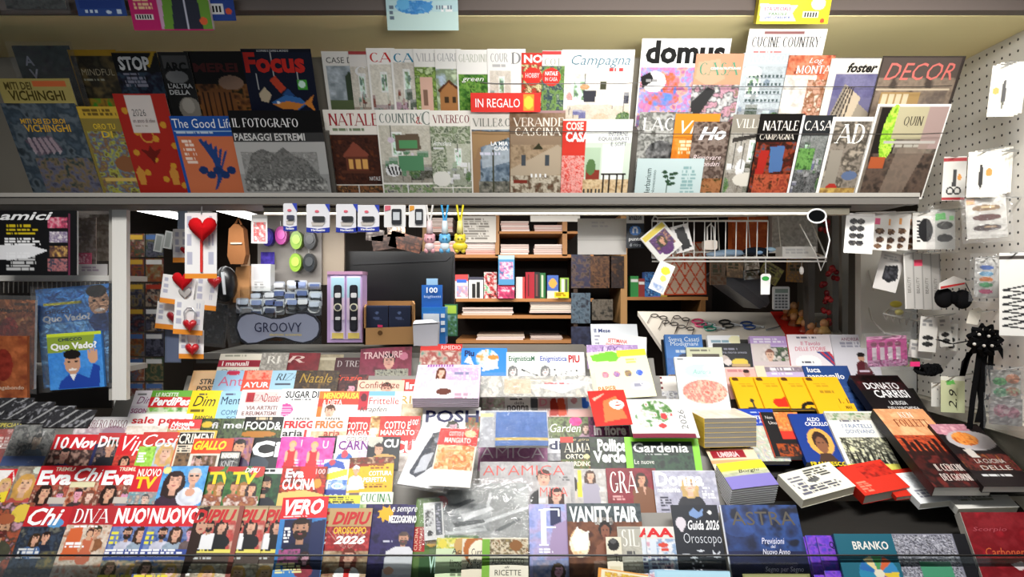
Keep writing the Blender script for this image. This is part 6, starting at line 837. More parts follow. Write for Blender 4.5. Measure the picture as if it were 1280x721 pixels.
for k in range(5):
    f_ = k/5; b = MB(); p = bl_.lerp(br_, f_); q = tbl.lerp(tbr, f_); b.tube([q, p], .0018, W0, 5); b.build('wire', PLAST, t)
b = MB(); b.tube([at(1033, 322, D0), at(1026, 338, D0), at(1020, 318, D0), at(1000, 280, D0)], .0025, W0); b.build('brace', PLAST, t)
card(838, 284, 22, 34, 2.24, 'white phone case box with a black phone shape in the wire basket', 'eceae8', [G('4 4 16 2 20 30 8 32', '17181a'), E(2, 30, 2, 2, '999')], 'phone_box', 'box', roll=-14, th=.02)
card(826, 292, 14, 26, 2.29, 'thin white box leaning behind the phone case box', 'e0dedc', [R(2, 3, 4, 22, '99a')], 'phone_box', 'box', roll=-18, th=.01)
card(800, 298, 36, 40, 2.21, 'tilted photo card pack with violet portrait and yellow tag, hanging from the basket', 'eceae4', [R(2, 2, 34, 8, 'e8d04a'), R(6, 9, 32, 32, '6a3a7a'), N(6, 9, 32, 32, '7a4a8a 4a2a5a c8906a', 5, 641), P(19, 18, 4, '331', 'd8a080', '5a2a6a', 1)], 'photo_pack', 'pack', roll=-40, th=.01)
card(826, 325, 20, 38, 2.19, 'white tag card with yellow sun print below the photo card pack', 'f0eee8', [E(11, 10, 6, 5, 'f0d83a'), E(12, 20, 4, 4, 'f0e06a'), N(2, 28, 18, 36, '8aa0c8 e8e8ea', 4, 643)], 'tag_card', 'card', roll=24, th=.004)
card(806, 340, 20, 30, 2.32, 'blue mosaic card behind the white tag card', '2a5aa0', [N(0, 0, 20, 30, '2a5aa0 4a8ac8 1a3a70 8ab0d8', 4, 644)], 'mosaic_card', 'card', th=.003)
b = MB(); b.ell(at(912, 316, 2.32), (.055, .03, .012), '8aa5c0'); b.ell(at(895, 318, 2.31), (.035, .025, .01), '9ab0c8'); solo(b, 'blue_pouch', 'pale blue folded pouch lying in the wire basket', 'pouch', SOFT, smooth=True)
b = MB(); b.ell(at(945, 314, 2.3), (.045, .03, .014), '1c2430'); b.ell(at(948, 315, 2.285), (.016, .016, .008), '8ab0d8'); b.ell(at(962, 312, 2.3), (.02, .02, .009), 'a8c8e0'); solo(b, 'sleep_mask', 'black and light blue sleep mask in the wire basket', 'mask', SOFT, smooth=True)
card(978, 308, 42, 13, 2.3, 'long white carton in the right end of the wire basket', 'dcdad6', [K(4, 3, 38, 10, 'bbb', 2)], 'carton', 'box', th=.06)
b = MB(); b.rbox(881, 300, 897, 312, 2.27, .04, 'e0d4c8', 3); b.ptube([(884, 300, 2.28), (884, 284, 2.28), (888, 280, 2.28), (892, 284, 2.28), (893, 300, 2.28)], 2.28, .003, 'e5e3de'); b.ptube([(889, 300, 2.28), (889, 278, 2.28)], 2.28, .002, 'e5e3de'); solo(b, 'adapter', 'cream plug adapter hanging by a coiled white cable in the basket', 'adapter', PLAST)
t = thing('hang_tag', 'white hanging tag with a green top on a string', 'tag', at(957, 368, 2.24)); b = MB(); b.prism([(951, 345), (952, 343), (954, 342), (962, 342), (964, 345), (963, 350), (962, 368), (951, 368)], 2.24, .002, 'eeecea'); b.build('card', PAPER, t)
b = MB(); b.prism(circ(957, 348, 4.5, 2.8), 2.2385, .0012, '3aa048'); b.build('green_mark', PAPER, t); b = MB(); b.ptube([(957, 322, 2.24), (957, 343, 2.24)], 2.24, .001, 'ddd', 5); b.build('string', PLAST, t)
t = thing('mirror', 'small oval mirror with a white rim hanging at the right end of the rail', 'mirror', at(1021, 278, 1.955)); b = MB(); b.prism(circ(1021, 270, 10.5, 7.5), 1.955, .006, '101214'); b.build('glass', material('mirror_glass', .05, 1, col='333'), t)
b = MB(); b.ptube([(x, y, 1.953) for x, y in circ(1021, 270, 11.5, 8.5)], 1.953, .0025, 'e5e5e5', 6, True); b.build('rim', PLAST, t); b = MB(); b.ptube([(1032, 274), (1034, 288), (1037, 300), (1034, 314), (1032, 322)], 1.955, .002, 'e5e5e5'); b.build('cord', PLAST, t)
t = thing('key_charm', 'small grey crystal charm dangling under the basket', 'charm', at(1002, 343, 2.25)); b = MB(); b.ptube([(1002, 325), (1002, 333)], 2.25, .001, 'aaa', 5); b.build('chain', METAL, t); b = MB(); b.ell(at(1002, 338, 2.25), (.008, .006, .014), 'c8c4c0', None, 8, 5); b.build('crystal', PLAST, t)
# curtain, red decorations
for i, x in enumerate((1010, 1040, 1052)):
    b = MB(); b.prism([(x, 262), (x+1, 440), (x+8, 440), (x+9, 262)], 2.75+.05*i, .05, ('5a5652', '8a847c', 'b0a89c')[i]); solo(b, 'curtain_strip', ('dark grey vertical curtain strip behind the mirror', 'grey vertical curtain strip with the red berries before it', 'pale beige vertical curtain strip by the cabinet')[i], 'curtain', PAINT)
for i, (x, y) in enumerate(((1030, 280), (1032, 350), (1042, 340), (1036, 372), (1033, 396))):
    t = thing('berry_cluster', ('red cluster hanging behind the mirror cord', 'red cluster left in the middle of the grey panel', 'red cluster right in the middle of the grey panel', 'red cluster low on the grey panel', 'red cluster lowest near the board')[i], 'decoration', at(x, y+8, 2.735), 'red berry decorations'); r = random.Random(i)
    for k in range(7): b = MB(); b.ell(at(x+r.uniform(-5, 5), y+r.uniform(-9, 9), 2.735+r.uniform(0, .02)), (.011, .011, .011), r.choice(('b5202a', '8a1a20', 'c83a3a')), None, 8, 5); b.build('berry', PLAST, t, smooth=True)
# slanted white display board
wb = thing('display_board', 'large slanted white board with scissors and glasses beside a red cloth', 'board', at(920, 440, 2.55)); wb['_o'] = list(wb.location)
TLb, TRb, BRb, BLb = at(797, 389, 3.1), at(1033, 391, 3.1), at(1075, 446, 2.5), at(836, 446, 2.5)
b = MB(); b.hexa([BLb, BRb, TRb, TLb]+[v-Vector((0, 0, .02)) for v in (BLb, BRb, TRb, TLb)], 'dcd6cc'); b.build('panel', PAINT, wb)
b = MB(); dz = Vector((0, 0, .002)); q = [at(963, 390, 3.1), at(990, 390, 3.1), at(1032, 446, 2.5), at(1000, 446, 2.5)]; b.hexa([q[3]+dz, q[2]+dz, q[1]+dz, q[0]+dz]+q[::-1], 'c8281e'); b.build('red_cloth', SOFT, wb)
bp = ((TRb-TLb).normalized(), (TLb-BLb).normalized())
def onb(x, y):
    n_ = (TRb-TLb).cross(TLb-BLb); n_ = n_ if n_.z > 0 else -n_; n_.normalize(); r = at(x, y, 1)-at(640, 360.5, 0); o = Vector((0, 0, CZ)); return o+r*((TLb-o).dot(n_)/r.dot(n_))+n_*.006
def tool(lab, nm, cat, parts, group=None):
    pts = [onb(*p) for pr_ in parts for p in pr_[1]]; t = thing(nm, lab, cat, pts[0], group)
    for pn, pt, r, c, cl in parts: b = MB(); b.tube([onb(*p) for p in pt], r, c, 6, cl); b.build(pn, PLAST, t)
    return t
def scis(x, y, c, lab): return tool(lab, 'scissors', 'scissors', [('handle_loop', circ(x, y, 7, 2.4, 12), .004, c, True), ('handle_loop', circ(x+4, y+4.5, 7, 2.4, 12), .004, c, True), ('blade', [(x+6, y+1), (x+22, y+5)], .0035, 'b8bcc0', False), ('blade', [(x+9, y+5), (x+22, y+3.5)], .0035, 'b8bcc0', False)], 'scissors on the white board')
scis(872, 403, 'd84a7a', 'pink handled scissors on the white board'); scis(884, 408, '1f7a6a', 'teal handled scissors on the white board'); scis(906, 404, '222222', 'black and gold handled scissors on the white board'); scis(933, 406, '2a4a8a', 'blue handled scissors at the right of the board')
for i, (x, y) in enumerate(((818, 396), (832, 404), (846, 398), (852, 410))):
    tool(('pair of thin reading glasses in the far corner of the board', 'pair of dark glasses second from the far corner', 'pair of brown glasses above the others on the board', 'pair of glasses nearest the pink scissors')[i], 'eyeglasses', 'glasses', [('lens_rim', circ(x, y, 4.5, 2, 10), .0022, '2a2422', True), ('lens_rim', circ(x+11, y+2.5, 4.5, 2, 10), .0022, '2a2422', True), ('bridge', [(x+4.5, y), (x+6.5, y+2)], .0018, '2a2422', False), ('temple', [(x-4.5, y), (x-9, y+9)], .0016, '3a3028', False), ('temple', [(x+15.5, y+3), (x+12, y+12)], .0016, '3a3028', False)], 'glasses on the white board')
tool('thin silver pen lying on the board', 'pen', 'pen', [('barrel', [(958, 414), (972, 410)], .004, '8a8e94', False), ('tip', [(972, 410), (975, 409)], .0025, '222', False)])
for i, (x, y) in enumerate(((983, 392), (992, 386), (992, 400), (1003, 396), (1006, 408), (1014, 412), (1022, 418), (1030, 408))):
    d = 2.98-i*.045; c = ('b5562a', 'c8863a', '8a4a2a', 'd8a04a', 'a5442a', 'c8743a', '9a5a34', 'd0a868')[i]
    t = thing('figurine', ('small orange clay figurine at the far end of the red cloth', 'tall thin figurine behind the red cloth', 'brown figurine second along the red cloth', 'golden figurine midway along the red cloth', 'rust figurine right of the scissors row', 'ochre figurine near the front of the red cloth', 'brown figurine nearest on the red cloth', 'straw coloured figurine at the outer edge of the cloth')[i], 'figurine', at(x, y+8, d), 'clay figurines on the red cloth')
    b = MB(); b.tube([at(x, y+9, d), at(x, y+5, d), at(x, y-1, d)], [.026, .023, .010], c, 8); b.build('body', PLAST, t, smooth=True); b = MB(); b.ell(at(x, y-4, d), (.016, .016, .017), 'd09868', None, 8, 6); b.build('head', PLAST, t, smooth=True)
    b = MB(); b.tube([at(x+4, y+9, d), at(x+6, y-9, d)], .003, '8a5a2a', 5); b.build('staff', WOOD, t)
# monitor and counter things
t = thing('monitor', 'black computer monitor seen from behind on the counter', 'monitor', at(500, 425, 2.85)); b = MB(); b.rbox(433, 314, 568, 402, 2.8, .03, '121214', 3); b.build('housing', PLAST, t)
b = MB(); b.prism([(437, 318), (441, 396), (562, 396), (566, 318)], 2.79, .012, '0b0b0d'); b.build('back_cover', PLAST, t); b = MB(); b.prism([(440, 328), (442, 331), (558, 326), (563, 321), (560, 320), (554, 324)], 2.783, .008, '1c1c1f'); b.build('ridge', PLAST, t)
b = MB(); b.pbox(492, 400, 510, 424, 2.82, .03, '141416'); b.build('stand', PLAST, t); b = MB(); b.pbox(470, 422, 530, 426, 2.75, .16, '141416'); b.build('base', PLAST, t)
# sign display with cables
t = thing('cable_display', 'clear countertop display of coiled charging cables with a grey wave shaped sign', 'display', at(348, 432, 2.5)); b = MB()
S = [(294+a, 410+v) for a, v in ((0, 0), (1, -8), (5, -15), (12, -19), (22, -20), (33, -17), (45, -13), (56, -13), (66, -16), (78, -20), (90, -20), (100, -15), (106, -7), (107, 2), (104, 11), (97, 17), (86, 20), (75, 18), (62, 13), (50, 12), (38, 15), (26, 20), (14, 21), (5, 14))]
b.prism(S[::-1], 2.5, .008, '24262e'); b.build('sign_border', PLAST, t)
ctr = (348, 411); b = MB(); b.prism([(ctr[0]+(x-ctr[0])*.955, ctr[1]+(y-ctr[1])*.88) for x, y in S[::-1]], 2.498, .004, '8a90a4'); q = b.build('sign_face', PLAST, t)
b = MB(); b.text('GROOVY', 318, 403, 377, 415, 2.4955, '1c2240', ''); b.text('electronic accessories', 337, 416.5, 377, 419.5, 2.4955, 'd8c04a', ''); sub(q, 'sign_lettering', b, PLAST, t)
b = MB(); b.hexa([at(300, 430, 2.52), at(402, 430, 2.52), at(402, 362, 2.52), at(300, 362, 2.52), at(302, 428, 2.68), at(400, 428, 2.68), at(400, 355, 2.68), at(302, 355, 2.68)], 'fff'); b.build('clear_bin', ACRYL, t)
r = random.Random(4)
for i in range(24):
    x = 306+(i % 7)*14.5+r.uniform(-3, 3); y = 362+(i//7)*11+r.uniform(-2, 2); d = 2.66-(i//7)*.035
    t = thing('charging_cable', 'coiled white charging cable in a clear pouch in the countertop display', 'cable', at(x, y+10, d), 'charging cables in the countertop display')
    b = MB(); c = r.choice(('d8d8da', 'e5e5e5', 'b8b8bc', '3a3a3e')); b.ptube([(x+px_, y+py_+r.uniform(-.5, .5), d+.004*k) for k in range(3) for px_, py_ in circ(0, 0, 7.5-k*.7, 6-k*.5, 12)], d, .003, c, 5); b.build('coil', PLAST, t)
    b = MB(); b.rbox(x-8, y-10, x+8, y+9, d+.008, .004, r.choice(('b8bcc4', 'a5aab5', 'c8ccd2')), 2); b.build('pouch', PLAST, t)
    b = MB(); b.rbox(x-6, y-8, x+6, y-2, d-.012, .008, r.choice(('8a98c0', 'c8d0e0', '5a6a98', 'e0e0e4')), 1.5); b.build('label_card', PAPER, t)
card(314, 330, 24, 34, 2.62, 'tall white charger box standing behind the grey wave shaped sign', 'dcdcdc', [R(3, 3, 21, 20, 'cfcfd2'), K(4, 22, 20, 30, '999', 3)], 'charger_box', 'box', th=.05)
# watch boxes
t = thing('watch_box', 'lilac iridescent box with two watches in its windows', 'box', at(431, 429, 2.5)); b = MB(); b.pbox(409, 341, 453, 428, 2.5, .08, 'c8a8d8'); b.build('carton', PLAST, t)
b = MB(); b.pbox(409, 339, 453, 343, 2.495, .09, 'b58aa8'); b.build('top_flap', PLAST, t)
for k in (0, 1):
    x = 413+k*20; b = MB(); b.pbox(x, 345, x+18, 424, 2.496, .006, 'e0d0f0'); b.pbox(x+1, 347, x+17, 372, 2.494, .003, 'b8e0f0'); b.pbox(x+1, 372, x+17, 400, 2.494, .003, 'f0d8f0'); b.pbox(x+2, 416, x+16, 423, 2.493, .003, 'e8d070'); q = b.build('window_panel', PLAST, t)
    b = MB(); b.rbox(x+4, 356, x+14, 414, 2.491, .003, '1c1a24', 3); sub(q, 'window', b, PLAST, t)
    b = MB(); b.rbox(x+6, 358, x+12, 412, 2.489, .004, ('2a2a30', '22222a')[k], 2); b.rbox(x+5.5, 366, x+12.5, 372, 2.486, .004, 'f0f0f0', 1.5); b.prism(circ(x+9, 384, 5, 5), 2.485, .005, 'e8e4c8'); b.prism(circ(x+9, 384, 3.5, 3.5), 2.484, .003, '3a3a44'); b.rbox(x+6, 396, x+12, 400, 2.486, .004, 'ddd', 1); sub(q, 'watch', b, PLAST, t)
# cardboard tray with notebooks
t = thing('cardboard_tray', 'open brown cardboard tray holding dark blue notebooks', 'box', at(486, 431, 2.48)); b = MB(); b.prism([(455, 410), (455, 431), (519, 430), (519, 408)], 2.46, .004, 'b58a5a'); b.build('front_flap', PAPER, t)
b = MB(); b.hexa([at(455, 431, 2.46), at(457, 431, 2.46), at(457, 384, 2.46), at(455, 384, 2.46), at(457, 426, 2.62), at(459, 426, 2.62), at(459, 378, 2.62), at(457, 378, 2.62)], 'a87c4e'); b.hexa([at(517, 431, 2.46), at(519, 431, 2.46), at(519, 380, 2.46), at(517, 380, 2.46), at(515, 426, 2.62), at(517, 426, 2.62), at(517, 376, 2.62), at(515, 376, 2.62)], 'a87c4e'); b.build('side_walls', PAPER, t)
b = MB(); b.pbox(456, 376, 518, 430, 2.62, .004, '9a7044'); b.build('back_wall', PAPER, t)
b = MB(); b.prism(circ(475, 416, 3, 3), 2.458, .002, '6a4a2a'); b.pbox(472, 406, 478, 409, 2.455, .003, 'd83a6a'); b.build('printed_mark', PAPER, t)
for i, x in enumerate((458, 486)):
    card(x, 382, 27, 34, 2.5, ('left dark blue booklet in the cardboard tray', 'right dark blue booklet in the cardboard tray')[i], '232a40', [R(1, 1, 26, 2, '3a4464'), E(13, 9, 2, 2, '5a6a90'), K(8, 14, 20, 17, '4a5678', 1)], 'notebook', 'notebook', 'dark booklets in the cardboard tray', th=.04)
# blue countertop stand
t = thing('blue_stand', 'bright blue countertop carton with white card packs', 'display', at(540, 432, 2.44)); b = MB(); b.pbox(527, 384, 557, 430, 2.5, .08, '2a7ac8'); b.build('carton', PLAST, t)
b = MB(); b.pbox(527, 356, 553, 386, 2.52, .005, '2460b0'); q = b.build('header', PLAST, t); b = MB(); b.text('100', 533, 359, 547, 366, 2.516, 'e8f0f8', 'b'); b.text('Amplifon', 529, 369, 551, 373, 2.516, 'c8d8f0', '') if 0 else b.text('biglietti', 530, 369, 551, 373, 2.516, 'c8d8f0', ''); sub(q, 'header_lettering', b, PLAST, t)
b = MB(); b.pbox(533, 348, 547, 356, 2.52, .01, '8ab0d0'); b.build('top_pack', PLAST, t); b = MB(); b.pbox(529, 392, 549, 404, 2.495, .004, 'dfe8f0'); b.build('card_pack', PAPER, t)
b = MB(); [b.pbox(551, 392+k*9, 556, 397+k*9, 2.495, .004, 'e0e8f0') for k in range(3)]; b.build('side_print', PAPER, t)
t = thing('white_carton', 'small white carton in front of the blue countertop carton', 'box', at(530, 433, 2.42)); b = MB(); b.prism([(516, 405), (517, 432), (547, 433), (548, 403)], 2.42, .05, 'c8c8d0'); b.build('body', PAPER, t); b = MB(); b.hexa([at(516, 405, 2.42), at(548, 403, 2.42), at(540, 399, 2.47), at(518, 400, 2.47)]+[v-Vector((0, 0, .004)) for v in (at(516, 405, 2.42), at(548, 403, 2.42), at(540, 399, 2.47), at(518, 400, 2.47))], 'dcdce2'); b.build('lid_flap', PAPER, t)
card(556, 380, 16, 40, 2.6, 'green card leaning at the right of the blue carton', '3a6a4a', [R(1, 2, 14, 12, 'a8c84a'), N(2, 14, 14, 38, '2a4a3a 5a8a5a 8ab', 4, 651)], 'green_card', 'card')
# hanging blister packs below the rail
def blister(x, y, w, h, lab, dark, d=1.955):
    t = thing('memory_pack', lab, 'pack', at(x+w/2, y+h, d), 'blue and white memory packs under the rail'); b = MB(); b.rbox(x, y, x+w, y+h, d, .003, 'e8e6ea', 2); q = b.build('backing_card', PAPER, t)
    b = MB(); b.prism([(x, y+h-7), (x, y+h-1), (x+w/2, y+h), (x+w, y+h-1), (x+w, y+h-7), (x+w/2, y+h-5)], d-.002, .002, '2a3aa0'); b.prism([(x+w-6, y), (x+w, y+10), (x+w, y)], d-.002, .002, '3a4ab0'); b.text('Verbatim', x+w*.2, y+h-5, x+w*.8, y+h-2, d-.0035, 'fff', 'bi'); sub(q, 'printed_band', b, PAPER, t)
    b = MB(); b.rbox(x+w*.25, y+h*.42, x+w*.78, y+h*.58, d-.008, .008, dark, 1.5); b.build('memory_stick', PLAST, t); b = MB(); b.prism(circ(x+w*.45, y+h*.25, 2.6, 1.6), d-.002, .002, 'e06a7a'); b.prism([(x+w*.2, y+h*.62), (x+w*.8, y+h*.64), (x+w*.7, y+h*.76), (x+w*.25, y+h*.76)], d-.002, .002, 'c8c0b8'); sub(q, 'picture', b, PAPER, t)
for i, (x, y, w, h) in enumerate(((354, 254, 17, 35), (383, 255, 29, 36), (420, 255, 27, 36), (445, 256, 29, 34))): blister(x, y, w, h, ('narrow white memory pack with blue band, hanging left by the pink pod', 'white memory pack with blue band above the green and black pods', 'white memory pack with blue band, left of the touching pair', 'white memory pack with blue band, right of the touching pair')[i], ('445', '333', '2a2a2e', '2a2a2e')[i])
for i, (x, w) in enumerate(((480, 27), (511, 22))):
    t = thing('gauge_pack', ('white pack with a small black display, left of two under the rail', 'white pack with a small black display, right of two under the rail')[i], 'pack', at(x+w/2, 284, 1.955), 'white packs with black displays'); b = MB(); b.rbox(x, 256, x+w, 284, 1.955, .003, 'e8e6e4', 1); b.build('backing_card', PAPER, t)
    b = MB(); b.rbox(x+w*.35, 261, x+w*.8, 280, 1.949, .008, '22242a', 1.5); b.build('gauge', PLAST, t); b = MB(); b.pbox(x+w*.42, 265, x+w*.72, 275, 1.948, .002, 'c8ccd0'); b.build('display', PLAST, t); b = MB(); b.prism([(x+1, 257), (x+w*.3, 257), (x+w*.3, 262), (x+1, 264)], 1.953, .002, ('d86a7a', 'e09a3a')[i]); b.build('tab', PAPER, t)
for i, (x, y, w, h, r_, c) in enumerate(((464, 296, 30, 18, -8, '4a3a34'), (490, 288, 40, 20, 14, '5a3a2e'), (458, 286, 22, 14, 5, '6a6460'), (484, 284, 22, 12, 0, 'c8a890'))): card(x, y, w, h, 2.5, ('black leather wallet hanging above the monitor', 'brown leather wallet tilted above the monitor', 'grey wallet corner above the monitor', 'tan wallet above the monitor')[i], c, [N(0, 0, w, h, c+' 2a2220 '+c, 7, 661+i), R(1, h/2, w-1, h/2+1, '221c1a')], 'wallet', 'wallet', 'wallets above the monitor', roll=r_, th=.015)
for i, (x, c, c2, lab) in enumerate(((537, 'e8a8b0', 'f0d8d8', 'pink bear charm on a white lanyard'), (556, '6ab8e8', 'e0f0f8', 'light blue bear charm on a blue lanyard'), (575, 'f0d83a', 'f5e88a', 'yellow star creature charm on a yellow lanyard'))):
    t = thing('lanyard_charm', lab+' hanging from the rail', 'charm', at(x, 318, 1.955), 'charms on lanyards under the rail'); d = 1.955; lc = ('e8e4e0', '4aa8e0', 'f0e03a')[i]
    b = MB(); b.ptube([(x-4, 256), (x-1, 276)], d, .003, lc); b.ptube([(x+4, 256), (x+1, 276)], d, .003, lc); b.build('lanyard', SOFT, t); b = MB(); b.ptube([(x, 276), (x, 292)], d, [.008, .011], c2); b.build('strap_bead', PLAST, t, smooth=True)
    b = MB(); b.ell(at(x, 299, d), (.017, .014, .015), c); b.ell(at(x-4.5, 294.5, d), (.006, .005, .006), c); b.ell(at(x+4.5, 294.5, d), (.006, .005, .006), c); b.ell(at(x, 308, d), (.014 if i < 2 else .022, .012, .014), c2 if i < 2 else c); b.ell(at(x-4, 313, d), (.007, .007, .008), c); b.ell(at(x+4, 313, d), (.007, .007, .008), c); b.build('figure', PLAST, t, smooth=True)
    b = MB(); [b.ell(at(x+k*2.2, 298.5, d-.015), (.0022, .002, .0022), '222', None, 6, 4) for k in (-1, 1)]; b.build('eyes', PLAST, t)
# grey panel with earphone pods
b = MB(); b.pbox(322, 268, 402, 356, 2.72, .015, '8a8580'); b.pbox(402, 268, 430, 356, 2.74, .015, 'a89a88'); solo(b, 'hanging_board', 'grey hanging board carrying coloured pod cases', 'board', PAINT)
for i, (x, y, c, lab) in enumerate(((334, 296, '3a2a98', 'violet pod case at the left of the grey board'), (351, 294, 'b83a98', 'magenta pod case on the grey board'), (370, 300, '8ab03a', 'upper lime green pod case on the grey board'), (387, 300, '1c1e22', 'upper black pod case on the grey board'), (369, 328, '8ab03a', 'lower lime green pod case on the grey board'), (386, 328, '22262a', 'lower black pod case on the grey board'))):
    t = thing('pod_case', lab, 'case', at(x, y+13, 2.7), 'coloured pod cases on the grey board'); b = MB(); b.prism(circ(x, y, 7.5, 11.5), 2.68, .03, c); b.build('shell', PLAST, t); b = MB(); b.prism(circ(x, y-1, 5, 6), 2.676, .005, [min(1, v*1.6+.03) for v in lin(c)]); b.build('disc', PLAST, t); b = MB(); b.ptube([(x, y-12), (x, y-18)], 2.69, .0015, 'ccc'); b.build('hook', METAL, t)
card(326, 315, 17, 16, 2.69, 'deep violet card below the violet pod case', '2a1f78', [N(0, 0, 17, 16, '2a1f78 4a3aa0', 5, 671)], 'violet_card', 'card')
card(314, 268, 20, 36, 2.6, 'white card with small red cartoon prints by the violet pod case', 'ecebe8', [N(3, 10, 18, 34, 'eee d88 c44 8aa', 4, 673), R(0, 3, 20, 5, 'ccc')], 'sticker_card', 'card')
t = thing('leather_pouch', 'brown zipped leather pouch hanging behind the heart cards', 'pouch', at(295, 330, 2.55)); b = MB(); b.prism([(286, 286), (284, 320), (288, 330), (304, 330), (307, 318), (304, 286), (298, 280), (292, 280)], 2.55, .04, '7a5030'); b.build('body', SOFT, t); b = MB(); b.pbox(288, 303, 302, 305, 2.545, .004, 'd8d0c0'); b.build('zip', METAL, t); b = MB(); b.ptube([(294, 281), (298, 272), (302, 281)], 2.56, .004, '6a4428'); b.build('loop', SOFT, t)
t = thing('black_bag', 'shiny black bag with a white stripe left of the countertop display', 'bag', at(280, 378, 2.55)); b = MB(); b.ell(at(282, 355, 2.58), (.042, .05, .068), '121214'); b.build('body', PLAST, t, smooth=True); b = MB(); b.prism([(276, 340), (279, 368), (282, 368), (280, 340)], 2.527, .004, 'c8ccd0'); b.build('stripe', PLAST, t)
t = thing('paper_bag', 'tan paper bag beside the shiny black bag', 'bag', at(302, 378, 2.6)); b = MB(); b.prism([(295, 334), (291, 378), (312, 378), (311, 332)], 2.6, .06, 'a8794e'); b.build('body', PAPER, t); b = MB(); b.pbox(301, 318, 310, 333, 2.62, .02, 'c8a888'); b.build('flap', PAPER, t)
for i, (x, y, w, h, r_) in enumerate(((258, 378, 26, 50, 6), (282, 386, 22, 44, -10))): card(x, y, w, h, 2.62, ('black film pouch below the heart cards', 'second black film pouch beside the countertop display')[i], '1c1c1e', [N(0, 0, w, h, '141416 3a3a3e 1c1c1e 6a6a70', 6, 681+i)], 'film_pouch', 'pouch', 'black film pouches', roll=r_, th=.01, wrap=1)
# heart cards
def heart(cx, cy, s, d, t_, c, nm='plush_heart', par=None):
    b = MB(); H_ = []
    for k in range(24):
        a = 2*math.pi*k/24; H_.append((16*math.sin(a)**3/16, -(13*math.cos(a)-5*math.cos(2*a)-2*math.cos(3*a)-math.cos(4*a))/16))
    rings = [(.0, -.5), (.45, -.46), (.8, -.32), (1, 0), (.8, .3)]; V = []; n = 24
    for sc2, dz2 in rings: V += [at(cx+s*sc2*x, cy+s*sc2*y, d+t_*dz2) for x, y in H_]
    b.add(V, [(i*n+k, i*n+(k+1) % n, (i+1)*n+(k+1) % n, (i+1)*n+k) for i in range(4) for k in range(n)], c); return b.build(nm, SOFT if nm == 'plush_heart' else PLAST, par, smooth=True)
def hcard(x, y, w, h, lab, roll=0, d=2.04, kind=0):
    ops = [R(0, h-6, w, h, 'e89030'), K(3, 4, 10, h-10, 'bbc', 3), K(w-10, 4, w-3, h-10, 'bbc', 3)]
    o = sheet(fr((at(640, 360.5, d), *plane(0, 1, 0)[1:]), x, y, w, h, roll), 'f2f0ee', ops, 'blister_card', lab, 'card', 'red heart charms on white cards', th=.0014, bend=0, pname='backing_card')
    o['_o'] = list(o.location); return o
def up_par(o, q): q.parent = o; q.matrix_parent_inverse = o.matrix_world.inverted()
def attach(root, q):
    # q was built in world axes about root.location: give it the inverse of the root's turn
    q.rotation_euler = root.rotation_euler.to_matrix().inverted().to_euler()
c_ = hcard(231, 266, 40, 82, 'tall white card with a big plush red heart on a ribbon', d=1.96); q = heart(253, 285, 18, 1.945, .05, 'd0141c', par=c_); attach(c_, q)
b = MB(); b.prism([(250, 300), (250, 340), (253, 340), (253, 300)], 1.956, .004, 'd83a34'); q = b.build('ribbon', SOFT, c_); attach(c_, q); b = MB(); b.ptube([(252, 258), (252, 268)], 1.96, .002, 'aaa'); q = b.build('hook', METAL, c_); attach(c_, q)
for i, (x, y, w, h, r_, d, hx, hy, hs, lab) in enumerate(((216, 286, 22, 42, 0, 2.2, 230, 312, 5, 'white card at the back left of the big plush heart'), (204, 342, 42, 36, 8, 2.16, 228, 350, 13, 'wide white card with a long red heart top and a grey heart shape'), (197, 376, 34, 34, 6, 2.19, 217, 396, 9, 'white card with a dark red heart, lowest at the left'), (246, 344, 28, 42, 6, 2.17, 268, 352, 9, 'tilted white card with a red heart right of the plush one'), (219, 373, 37, 44, 4, 2.12, 237, 406, 9, 'white card with a red heart padlock in front'), (224, 412, 31, 36, 1, 2.15, 240, 436, 9, 'white card with a red heart padlock, lowest of the column'))):
    c_ = hcard(x, y, w, h, lab, r_, d); q = heart(hx, hy, hs, d-.012, .03, ('c0202a', 'c8141c', '8a1420', 'b51a22', 'b8141e', 'b8141e')[i], 'heart' if i > 1 else 'plush_heart', c_); attach(c_, q)
    if i == 1: q = heart(231, 366, 8, d-.006, .004, 'b5b0ac', 'printed_heart', c_); attach(c_, q)
    if i > 3: b = MB(); b.ptube([(hx-6, hy-5), (hx-7, hy-16), (hx-3, hy-21), (hx+3, hy-21), (hx+7, hy-16), (hx+6, hy-5)], d-.008, .0025, 'd8d8dc'); q = b.build('shackle', METAL, c_); attach(c_, q)
card(206, 405, 20, 48, 2.22, 'slate blue card hanging below the heart cards', '5a6478', [R(2, 2, 18, 46, '66708a')], 'slate_card', 'card'); card(222, 262, 12, 30, 2.24, 'pale blue card at the top behind the big plush heart', 'a8b8d0', [], 'blue_card', 'card')
